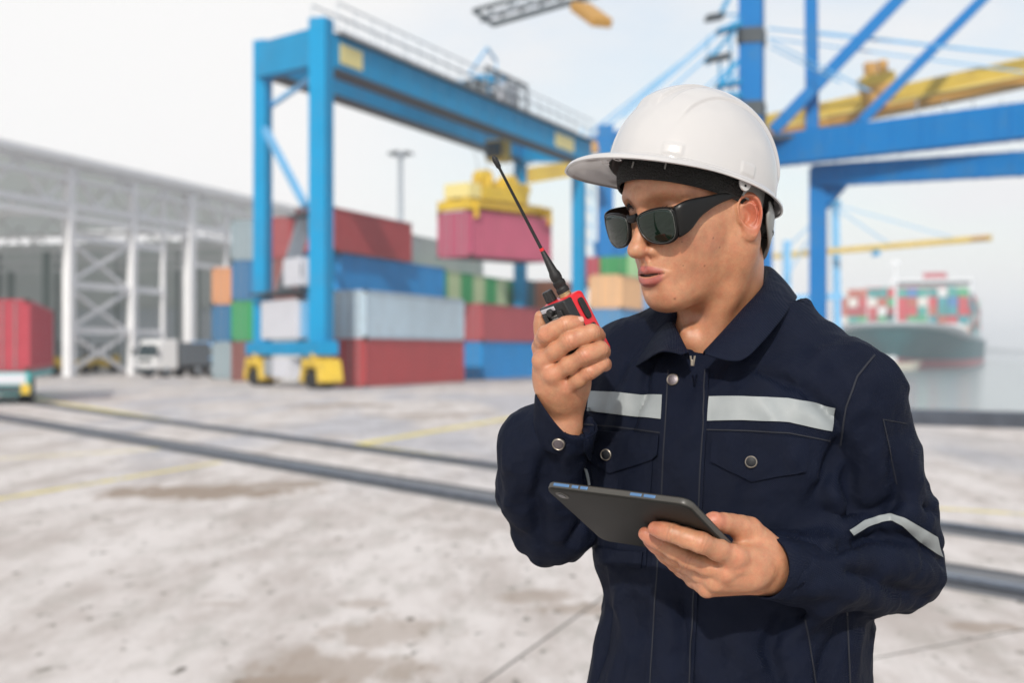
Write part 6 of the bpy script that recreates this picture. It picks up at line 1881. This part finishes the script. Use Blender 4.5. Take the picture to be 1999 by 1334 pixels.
# ------------------------------------------------------------------ helmet
M_SHELL = mat('white_helmet_plastic', (0.54, 0.525, 0.515), 0.13, spec=0.5, coat=0.3, noise=0.015, nscale=14, bump=0.012, bscale=60)
M_BAND = mat('black_sweatband', (0.012, 0.012, 0.011), 0.7, bump=0.9, bscale=420)
M_GREY = mat('grey_band_plastic', (0.28, 0.28, 0.265), 0.4, noise=0.08, nscale=40)
HO = W(1352, 358, -0.008)
HM = frame(57, -14, 0)
helmet = empty('safety_helmet', tuple(HO), label="white hard hat with a short peak on the man's head", cat='helmet')
def HP(P): return np.asarray(P, float) @ HM.T
def sst(x, a, b): t = np.clip((x-a)/(b-a), 0, 1); return t*t*(3-2*t)
def dome_pt(phi, t):
    """phi: 0 front; t: 0 crown, 1 rim"""
    cf = math.cos(phi); a = 0.120 if cf > 0 else 0.116; b = 0.0985
    e = math.sin(t*math.pi/2)**0.92; z = 0.121*math.cos(t*math.pi/2)**0.94
    r = 1/math.sqrt((cf/a)**2 + (math.sin(phi)/b)**2)
    x, y = r*e*cf, r*e*math.sin(phi)
    return np.array([x, y, z])
def dome_disp(p, phi, t):
    x, y, z = p
    d = 0.0
    fade = 1 - sst(t, 0.84, 0.93)
    d += 0.0046*(1-sst(abs(y), 0.0145+0.05*max(0, x), 0.0172+0.05*max(0, x)))*fade*(1-sst(x, 0.085, 0.10))      # crown ridge
    d += 0.0034*(1-sst(abs(abs(y)-0.047-0.10*max(0,-x)*0.5), 0.0115, 0.0140))*fade*sst(x, -0.10, -0.08)*(1-sst(x, 0.070, 0.092))
    for ph0 in (0.62, 1.62, -0.62, -1.62):                                                  # slots at the rim
        w = 1-sst(abs(phi-ph0), 0.105, 0.125)
        d += 0.0015*w*sst(t, 0.915, 0.93)*(1-sst(t, 0.985, 1.0))
    return d
nph, nt, nb = 360, 120, 16
vs_ = []
for i in range(nph):
    phi = -math.pi + 2*math.pi*(i+0.5)/nph
    for j in range(1, nt+1):
        t = j/nt
        p = dome_pt(phi, t); n_ = p/np.array([0.120**2, 0.0985**2, 0.124**2]); n_ /= np.linalg.norm(n_)
        p = p + n_*dome_disp(p, phi, t)
        vs_.append(p)
    rim = vs_[-1]; dr = np.array([math.cos(phi), math.sin(phi)*0.92, 0]); dr /= np.linalg.norm(dr)
    fw = 1 - sst(abs(phi), 0.45, 1.35)
    bw = sst(abs(phi), 2.2, 2.9)
    w = 0.0085 + 0.044*fw + 0.006*bw
    drop = 0.0035 + 0.014*fw*1.0 + 0.002*bw
    for j in range(1, nb+1):
        s = j/nb
        z = -drop*(s**1.25) - 0.0040*sst(s, 0.0, 0.5)
        vs_.append(rim + dr*(w*math.sin(s*math.pi/2*0.92)/math.sin(math.pi/2*0.92)) + np.array([0, 0, z - 0.0022*sst(s, 0.86, 1.0)]))
nv = nt+nb
crown = len(vs_); vs_.append(np.array([0, 0, 0.121+0.0040]))
fs_ = grid_faces(nph, nv, True) + [(crown, ((i+1) % nph)*nv, i*nv) for i in range(nph)]
shell = pyd('shell', [HP(v) for v in vs_], [f[::-1] for f in fs_], M_SHELL, helmet, True)
m_ = shell.modifiers.new('thickness', 'SOLIDIFY'); m_.thickness = 0.0026; m_.offset = -1
m_.use_rim = True
bm = bmesh.new(); bm.from_mesh(shell.data); bmesh.ops.recalc_face_normals(bm, faces=bm.faces); bm.to_mesh(shell.data); bm.free()
m_ = shell.modifiers.new('edge', 'BEVEL'); m_.width = 0.0009; m_.segments = 2; m_.angle_limit = math.radians(50)
# peak underside: small round moulding marks
for k, (x, y) in enumerate(((0.150, 0.010), (0.143, 0.028), (0.136, -0.006))):
    mk = MB()
    n = 20; v_ = []
    for rr, zz in ((0.0052, 0), (0.0052, -0.0007), (0.0040, -0.0007), (0.0038, 0)):
        for i in range(n):
            a = 2*math.pi*i/n; v_.append(HP((x+rr*math.cos(a), y+rr*math.sin(a), -0.0175+zz-0.12*(x-0.143))))
    mk.add(v_, [(j*n+i, j*n+(i+1)%n, (j+1)*n+(i+1)%n, (j+1)*n+i) for j in range(3) for i in range(n)])
    mk.build('moulding_ring', M_SHELL, helmet, True)
# sweatband (front) and plastic headband (back)
def band(name, a, b, cx0, ph0, ph1, ztop, zbot, th, mat_, n=60, puff=0.0):
    vs_ = []; nvv = 7
    for i in range(n):
        t = i/(n-1); ph = ph0 + (ph1-ph0)*t
        zt, zb = ztop(t), zbot(t)
        for j in range(nvv):
            v = j/(nvv-1)
            bul = puff*math.sin(math.pi*v)
            vs_.append(HP((cx0 + (a+bul)*math.cos(ph), (b+bul)*math.sin(ph), zt*(1-v)+zb*v)))
    o = pyd(name, vs_, grid_faces(n, nvv), mat_, helmet, True)
    s_ = o.modifiers.new('thickness', 'SOLIDIFY'); s_.thickness = th; s_.offset = 0
    return o
band('sweatband', 0.0965, 0.0800, 0.002, -2.1, 2.08, lambda t: 0.006, lambda t: -0.0275, 0.003, M_BAND, 90, 0.004)
band('headband', 0.1010, 0.0850, 0.000, 1.72, 2*math.pi-1.72, lambda t: 0.004, lambda t: -0.0200 - 0.014*math.sin(math.pi*t), 0.0022, M_GREY, 70, 0.001)
band('nape_strap', 0.1240, 0.0900, 0.000, 2.15, 2*math.pi-2.15, lambda t: -0.010-0.018*math.sin(math.pi*t), lambda t: -0.028-0.046*math.sin(math.pi*t)**0.6, 0.0024, M_GREY, 50, 0.0015)
rk = MB(); rk.tube(HP((-0.118, 0, -0.052)), HP((-0.130, 0, -0.052)), 0.014, 0.013, n=24)
rk.build('ratchet_knob', M_GREY, helmet, bevel=0.0015)
for i in range(6):
    ph = 2.45+0.07*i
    hb = MB(); p = (0.1230*math.cos(ph), 0.0890*math.sin(ph), -0.040); q_ = (0.1275*math.cos(ph), 0.0935*math.sin(ph), -0.040)
    hb.tube(HP(p), HP(q_), 0.0016, n=10); hb.build('strap_hole', M_BAND, helmet)
# stitches on the band
for ph in (0.10, 0.62):
    hb = MB(); p0 = (0.002+0.1035*math.cos(ph), 0.087*math.sin(ph), -0.006); p1 = (0.002+0.1040*math.cos(ph), 0.0875*math.sin(ph), -0.014)
    hb.tube(HP(p0), HP(p1), 0.0011, n=8); hb.build('band_clip', M_GREY, helmet)
lug = MB(); n = 16; v_ = []
for yy in (0.0, 0.0030):
    for i in range(n+1):
        a = math.pi*i/n; v_.append((-0.0095*math.cos(a), yy, -0.0125*math.sin(a)))
ph = 1.60
def lg(v): return HP((-0.004 + v[0]*1.0, 0.0965 + v[1], v[2] - 0.006))
lug.add([lg(v) for v in v_], [tuple(range(n+1)), tuple(range(2*n+1, n, -1))] + [(i+1, i, n+1+i, n+2+i) for i in range(n)] + [(0, n, 2*n+1, n+1)])
lug.build('chin_strap_lug', M_SHELL, helmet, bevel=0.0006)
hb = MB(); hb.tube(lg((0, 0.0026, -0.006)), lg((0, 0.0036, -0.006)), 0.0016, n=12); hb.build('lug_hole', M_BAND, helmet)

# ------------------------------------------------------------------ sunglasses
M_FRAME = mat('black_gloss_frame', (0.006, 0.006, 0.006), 0.34, spec=0.28)
M_LENS = mat('dark_green_lens', (0.004, 0.013, 0.008), 0.05, spec=0.6)
M_EDGE = mat('rim_highlight', (0.25, 0.245, 0.235), 0.3, metal=0.8)  # highlight of the glossy frame, put in as a silver colour
GO = HW((0.10, 0, 0.0))
glasses = empty('sunglasses', tuple(GO), label="black wraparound sunglasses with dark green lenses on the man's face", cat='sunglasses')
def GS(l, u, off=0.0):
    f = 0.1185 - 2.6*l*l + 0.06*u + off - 2.0*(u-0.003)**2
    return HW((f, l*(1+off*0.0), u)) - GO
def outline(s, grow=0.0, n=56):
    pts = [(0.0088,0.0165),(0.017,0.0215),(0.030,0.0245),(0.046,0.0255),(0.0600,0.0235),(0.0655,0.0175),(0.0660,0.0030),(0.0630,-0.0110),(0.0530,-0.0185),(0.0380,-0.0195),(0.0240,-0.0160),(0.0145,-0.0085),(0.0095,0.0030)]
    c_ = catmull([np.array([p[0], p[1]]) for p in pts], 6, closed=True)
    ce = np.array([0.037, 0.003])
    d = c_ - ce; r = np.linalg.norm(d, axis=1, keepdims=True)
    c_ = ce + d*(1 + grow/r)
    return [(s*x, y) for x, y in c_], (s*ce[0], ce[1])
for s in (1, -1):
    o_, ce = outline(s, -0.0016)
    n = len(o_); rings = 7; vs_ = []
    for k in range(1, rings+1):
        q = k/rings
        for x, y in o_: vs_.append(GS(ce[0]+(x-ce[0])*q, ce[1]+(y-ce[1])*q, 0.0006*(1-q*q)*3))
    vs_.append(GS(*ce, 0.0018))
    fs_ = [(k*n+i, k*n+(i+1)%n, (k+1)*n+(i+1)%n, (k+1)*n+i) for k in range(rings-1) for i in range(n)] + [(rings*n, (i+1)%n, i) for i in range(n)]
    lens = pyd('lens', vs_, fs_, M_LENS, glasses, True)
    sm_ = lens.modifiers.new('thickness', 'SOLIDIFY'); sm_.thickness = 0.0018; sm_.offset = 0
    a_, _ = outline(s, -0.0018); b_, _ = outline(s, 0.0010)
    vs_ = []
    for (x0, y0), (x1, y1) in zip(a_, b_):
        for (x, y, of) in ((x0, y0, 0.0002), ((x0+x1)/2, (y0+y1)/2, 0.0016), (x1, y1, 0.0004), (x1, y1, -0.0045), (x0, y0, -0.0040)):
            vs_.append(GS(x, y, of))
    m5 = 5; fs_ = [(i*m5+j, ((i+1)%n)*m5+j, ((i+1)%n)*m5+(j+1)%m5, i*m5+(j+1)%m5) for i in range(n) for j in range(m5)]
    rimo = pyd('rim', vs_, fs_, M_FRAME, glasses, True)
    e2 = rimo.modifiers.new('round', 'SUBSURF'); e2.levels = 1; e2.render_levels = 2
    # fine bright line standing in for the highlight along the rim's edge
    el = MB(); c_, _ = outline(s, -0.0018)
    P_ = [GS(x, y, 0.0011) for x, y in c_]
    for i in range(n): el.tube(P_[i], P_[(i+1) % n], 0.00030, n=5, cap=False)
    el.build('rim_edge_highlight', M_EDGE, glasses, True)
    # temple arm
    st_ = [(0.1060,0.0650,0.0245,-0.0145,.003),(0.1000,0.0695,0.0270,-0.0120,.0036),(0.0900,0.0730,0.0290,-0.0070,.0036),(0.0760,0.0760,0.0290,0.0040,.0032),(0.0580,0.0775,0.0280,0.0110,.0028),(0.0400,0.0785,0.0275,0.0150,.0026),(0.0240,0.0790,0.0265,0.0165,.0026),(0.0080,0.0795,0.0240,0.0165,.0024)]
    vs_ = []
    S_ = catmull([np.array(q) for q in st_], 4)
    for f, l, ut, ub, th in S_:
        if s < 0: ub = max(ub, 0.006)
        um = (ut+ub)/2; hh = (ut-ub)/2
        for k in range(12):
            a = 2*math.pi*k/12; ca, sa = math.cos(a), math.sin(a)
            vs_.append(HW((f + 0.35*th*ca, s*(l + th*0.9*np.sign(ca)*abs(ca)**0.6), um + hh*np.sign(sa)*abs(sa)**0.6)) - GO)
    n_ = len(S_)
    fs_ = [(i*12+j, i*12+(j+1)%12, (i+1)*12+(j+1)%12, (i+1)*12+j) for i in range(n_-1) for j in range(12)] + [tuple(range(11,-1,-1)), tuple(range((n_-1)*12, n_*12))]
    ar = pyd('temple_arm', vs_, fs_, M_FRAME, glasses, True)
bg_ = MB()
br = catmull([GS(-0.0085, 0.018, -0.001), GS(-0.004, 0.0165, 0.0005), GS(0.004, 0.0165, 0.0005), GS(0.0085, 0.018, -0.001)], 4)
vs_ = []
for i, p in enumerate(br):
    for k in range(8):
        a = 2*math.pi*k/8
        vs_.append(p + HR @ np.array([0.0026*math.cos(a), 0, 0.0052*math.sin(a)]))
bg_.add(vs_, [(i*8+j, i*8+(j+1)%8, (i+1)*8+(j+1)%8, (i+1)*8+j) for i in range(len(br)-1) for j in range(8)])
bg_.build('bridge', M_FRAME, glasses, True)

# ------------------------------------------------------------------ radio
M_RED = mat('red_radio_shell', (0.62, 0.012, 0.020), 0.32, coat=0.3, noise=0.04, nscale=60)
M_RBLK = mat('black_radio_plastic', (0.014, 0.014, 0.014), 0.42, noise=0.1, nscale=80, bump=0.1, bscale=900)
M_RUB = mat('black_rubber', (0.010, 0.010, 0.010), 0.55, bump=0.1, bscale=600)
M_SIL = mat('silver_label', (0.60, 0.58, 0.62), 0.35, metal=0.3)
M_BRASS = mat('brass_collar', (0.70, 0.52, 0.28), 0.3, metal=1.0)
RO = W(1091, 577, -0.116)
ra = W(962, 306, -0.140) - W(1103, 578, -0.116); ra /= np.linalg.norm(ra)
r1_ = np.array([0.88, 0, 0.475]); r1_ -= ra*r1_.dot(ra); r1_ /= np.linalg.norm(r1_); r2_ = np.cross(ra, r1_)
if r2_[1] > 0: r2_ = -r2_
rnf = -0.83*r1_ + 0.56*r2_; rsd = 0.56*r1_ + 0.83*r2_         # black face, red side
radio = empty('two_way_radio', tuple(RO), label="red and black walkie-talkie with a long black antenna held up in the man's hand", cat='radio')
def RP(x, y, z): return rsd*x + rnf*y + ra*z             # x across the face, y out of the face, z up
def rprism(name, outline_xy, z0, z1, mat_, bev=0.002, par=radio):
    n = len(outline_xy)
    v_ = [RP(x, y, z0) for x, y in outline_xy] + [RP(x, y, z1) for x, y in outline_xy]
    o = pyd(name, v_, [tuple(range(n-1,-1,-1)), tuple(range(n, 2*n))] + [(i, (i+1)%n, n+(i+1)%n, n+i) for i in range(n)], mat_, par, False)
    bm = bmesh.new(); bm.from_mesh(o.data); bmesh.ops.recalc_face_normals(bm, faces=bm.faces); bm.to_mesh(o.data); bm.free()
    b = o.modifiers.new('bevel', 'BEVEL'); b.width = bev; b.segments = 3; b.limit_method = 'ANGLE'; b.angle_limit = math.radians(35)
    o.data.polygons.foreach_set('use_smooth', [True]*len(o.data.polygons))
    return o
hw_, hd_ = 0.0255, 0.0175
rprism('body', [(-hw_,-hd_),(hw_,-hd_),(hw_,hd_*0.85),(-hw_,hd_*0.85)], -0.088, -0.004, M_RED, 0.0055)
rprism('front_panel', [(-hw_*1.01,hd_*0.20),(hw_*1.03,hd_*0.20),(hw_*1.03,hd_*1.05),(-hw_*1.01,hd_*1.05)], -0.086, -0.0050, M_RBLK, 0.0022)
rprism('top_label', [(-hw_*0.9,hd_*0.5),(hw_*0.2,hd_*0.5),(hw_*0.2,hd_*1.10),(-hw_*0.9,hd_*1.10)], -0.0125, -0.0070, M_SIL, 0.0008)
for k in range(7):
    z = -0.020 - 0.0034*k
    rprism('speaker_slot', [(-0.0090,hd_*1.03),(0.0030,hd_*1.03),(0.0030,hd_*1.10),(-0.0090,hd_*1.10)], z, z+0.0015, M_GREY, 0.0003)
for x in (-0.0185, 0.0120):
    rprism('side_guard', [(x-0.0042,hd_*1.0),(x+0.0042,hd_*1.0),(x+0.0042,hd_*1.22),(x-0.0042,hd_*1.22)], -0.048, -0.014, M_RBLK, 0.0018)
bb = MB(); bb.tube(RP(-0.004, hd_*1.0, -0.0135), RP(-0.004, hd_*1.35, -0.0135), 0.0052, n=18); bb.build('screw_cap', M_RBLK, radio, bevel=0.0012)
for z, xo in ((-0.024, 0.0120), (-0.031, 0.0120), (-0.028, -0.0185)):
    bb = MB(); bb.tube(RP(xo, hd_*1.2, z), RP(xo, hd_*1.26, z), 0.0012, n=10); bb.build('contact', M_BRASS, radio)
# push-to-talk pads on the red side
for (z0, z1, y0, y1) in ((-0.040, -0.012, -0.0110, -0.0015), (-0.060, -0.046, -0.0100, -0.0015)):
    n = 24; pts = []
    for i in range(n):
        a = 2*math.pi*i/n; cx1, cz1 = (y0+y1)/2, (z0+z1)/2
        pts.append((cx1 + (y1-y0)/2*np.sign(math.cos(a))*abs(math.cos(a))**0.5, cz1 + (z1-z0)/2*np.sign(math.sin(a))*abs(math.sin(a))**0.5))
    v_ = [RP(hw_-0.001, y, z) for y, z in pts] + [RP(hw_+0.0022, y, z) for y, z in pts]
    o = pyd('push_to_talk_pad', v_, [tuple(range(n-1,-1,-1)), tuple(range(n, 2*n))] + [(i, (i+1)%n, n+(i+1)%n, n+i) for i in range(n)], M_RUB, radio, False)
    bm = bmesh.new(); bm.from_mesh(o.data); bmesh.ops.recalc_face_normals(bm, faces=bm.faces); bm.to_mesh(o.data); bm.free()
    b = o.modifiers.new('bevel', 'BEVEL'); b.width = 0.0012; b.segments = 2; b.angle_limit = math.radians(40)
# knob
kb = MB(); kc = RP(-0.0155, 0.002, -0.004)
kb.tube(kc, kc + ra*0.0145, 0.0072, 0.0062, n=20)
for i in range(10):
    a = 2*math.pi*i/10; dr = rsd*math.cos(a) + rnf*math.sin(a)
    kb.bar(kc + dr*0.0068 + ra*0.001, kc + dr*0.0062 + ra*0.0135, 0.0016, 0.0016)
kb.build('volume_knob', M_RBLK, radio, bevel=0.0005)
# antenna
ab = W(1103, 575, -0.116) - RO; at_ = W(962, 306, -0.140) - RO; al = np.linalg.norm(at_-ab)
def lathe(name, prof, mat_, par, n=20):
    v_ = []
    for s_, r_ in prof:
        c0 = ab + ra*s_
        for i in range(n):
            a = 2*math.pi*i/n; v_.append(c0 + rsd*(r_*math.cos(a)) + rnf*(r_*math.sin(a)))
    o = pyd(name, v_, [(j*n+i, (j*n+(i+1)%n), ((j+1)*n+(i+1)%n), ((j+1)*n+i)) for j in range(len(prof)-1) for i in range(n)] + [tuple((len(prof)-1)*n+i for i in range(n))], mat_, par, True)
    es = o.modifiers.new('edges', 'EDGE_SPLIT'); es.split_angle = math.radians(45)
    return o
lathe('antenna_collar', [(-0.006,0.0080),(0.0015,0.0080),(0.002,0.0070),(0.004,0.0070)], M_BRASS, radio)
ant = lathe('antenna', [(0.003,0.0078),(0.008,0.0080),(0.009,0.0070),(0.012,0.0070),(0.013,0.0078),(0.018,0.0078),(0.019,0.0066),(0.021,0.0066),(0.022,0.0072),(0.028,0.0070),(0.032,0.0056),(0.060,0.0028),(0.0605,0.0024)], M_RUB, radio)
lathe('antenna_ring', [(0.0600,0.0030),(0.0635,0.0030),(0.0638,0.0018)], M_RED, ant)
lathe('antenna_whip', [(0.0630,0.0021),(al-0.016,0.0017),(al-0.014,0.0030),(al-0.004,0.0034),(al,0.0022),(al+0.001,0.0008)], M_RUB, ant)

# ------------------------------------------------------------------ tablet
M_CASE = mat('dark_tablet_case', (0.012, 0.0115, 0.0095), 0.55, spec=0.25, noise=0.12, nscale=30, bump=0.05, bscale=1200)
M_CEDGE = mat('tablet_case_edge', (0.060, 0.056, 0.048), 0.38)
M_SLOT = mat('blue_anodised_slot', (0.11, 0.22, 0.40), 0.35, metal=0.5)
M_SCR = mat('black_screen_glass', (0.01, 0.01, 0.012), 0.05, spec=0.6)
tablet = empty('tablet_computer', tuple(TA), label="dark tablet computer in a slim case held from below, blue slots along its upper edge", cat='tablet')
TT = 0.0105
def TP(x, y, z): return tx*x + tyv*y + tn*z
def rrect(x0, x1, y0, y1, r, n=8):
    o_ = []
    for cx1, cy1, a0 in ((x1-r, y0+r, -90), (x1-r, y1-r, 0), (x0+r, y1-r, 90), (x0+r, y0+r, 180)):
        for i in range(n+1):
            a = math.radians(a0 + 90*i/n); o_.append((cx1+r*math.cos(a), cy1+r*math.sin(a)))
    return o_
def tprism(name, out2, z0, z1, mat_, bev, par=tablet, seg=3):
    n = len(out2)
    v_ = [TP(x, y, z0) for x, y in out2] + [TP(x, y, z1) for x, y in out2]
    o = pyd(name, v_, [tuple(range(n)), tuple(range(2*n-1, n-1, -1))] + [(i, (i+1)%n, n+(i+1)%n, n+i) for i in range(n)], mat_, par, False)
    bm = bmesh.new(); bm.from_mesh(o.data); bmesh.ops.recalc_face_normals(bm, faces=bm.faces); bm.to_mesh(o.data); bm.free()
    if bev:
        b = o.modifiers.new('bevel', 'BEVEL'); b.width = bev; b.segments = seg; b.limit_method = 'ANGLE'; b.angle_limit = math.radians(40)
    o.data.polygons.foreach_set('use_smooth', [True]*len(o.data.polygons))
    return o
tprism('case', rrect(0, TLX, 0, TLY, 0.013), -TT, 0, M_CASE, 0.0022)
tprism('case_rim', rrect(-0.0006, TLX+0.0006, -0.0006, TLY+0.0006, 0.0135), -TT*0.88, -TT*0.16, M_CEDGE, 0.0018)
tprism('screen', rrect(0.005, TLX-0.005, 0.005, TLY-0.005, 0.009), -TT-0.0008, -TT+0.001, M_SCR, 0)
for x0, x1 in ((0.012, 0.034), (0.038, 0.047), (0.050, 0.060), (0.118, 0.133), (0.136, 0.151)):
    v_ = [TP(x, y, z) for y in (-0.0014, 0.002) for x, z in ((x0, -TT*0.72), (x1, -TT*0.72), (x1, -TT*0.36), (x0, -TT*0.36))]
    o = pyd('edge_slot', v_, [(3,2,1,0),(4,5,6,7),(0,1,5,4),(1,2,6,5),(2,3,7,6),(3,0,4,7)], M_SLOT, tablet)
    b = o.modifiers.new('bevel', 'BEVEL'); b.width = 0.0006; b.segments = 2
bb = MB(); bb.tube(TP(0.017, 0.016, -0.001), TP(0.017, 0.016, 0.0006), 0.0085, n=28); bb.build('camera_ring', M_CEDGE, tablet, bevel=0.0004)
bb = MB(); bb.tube(TP(0.017, 0.016, -0.001), TP(0.017, 0.016, 0.0012), 0.0050, n=24); bb.build('camera_lens', M_SCR, tablet, bevel=0.0003)

# ------------------------------------------------------------------ fingernails
M_NAIL = mat('fingernail', (0.62, 0.36, 0.28), 0.28, coat=0.2)
def nail(p, along_, nrm, L_=0.0050, W_=0.0042):
    al_ = along_/np.linalg.norm(along_); nr_ = nrm - al_*nrm.dot(al_); nr_ /= np.linalg.norm(nr_); sd_ = np.cross(al_, nr_)
    v_ = []; nu, nv_ = 9, 9
    for i in range(nu):
        for j in range(nv_):
            a = -1+2*i/(nu-1); b = -1+2*j/(nv_-1)
            k_ = math.sqrt(max(0, 1-(abs(b)**4)*0.45))
            v_.append(p + al_*(L_*a) + sd_*(W_*b*(1-0.12*abs(a)**3)) + nr_*(-0.0022*b*b - 0.0006*a*a) - POFF)
    o = pyd('fingernail', v_, grid_faces(nu, nv_), M_NAIL, person, True)
    s_ = o.modifiers.new('thickness', 'SOLIDIFY'); s_.thickness = 0.0006; s_.offset = 0
    s_ = o.modifiers.new('round', 'SUBSURF'); s_.levels = 1; s_.render_levels = 1
nrm_i = np.array([0.10, -0.80, 0.60]); nrm_i /= np.linalg.norm(nrm_i)
nail(R_I[3] + nrm_i*0.0082 + (R_I[3]-R_I[2])*0.06, R_I[3]-R_I[2], nrm_i)
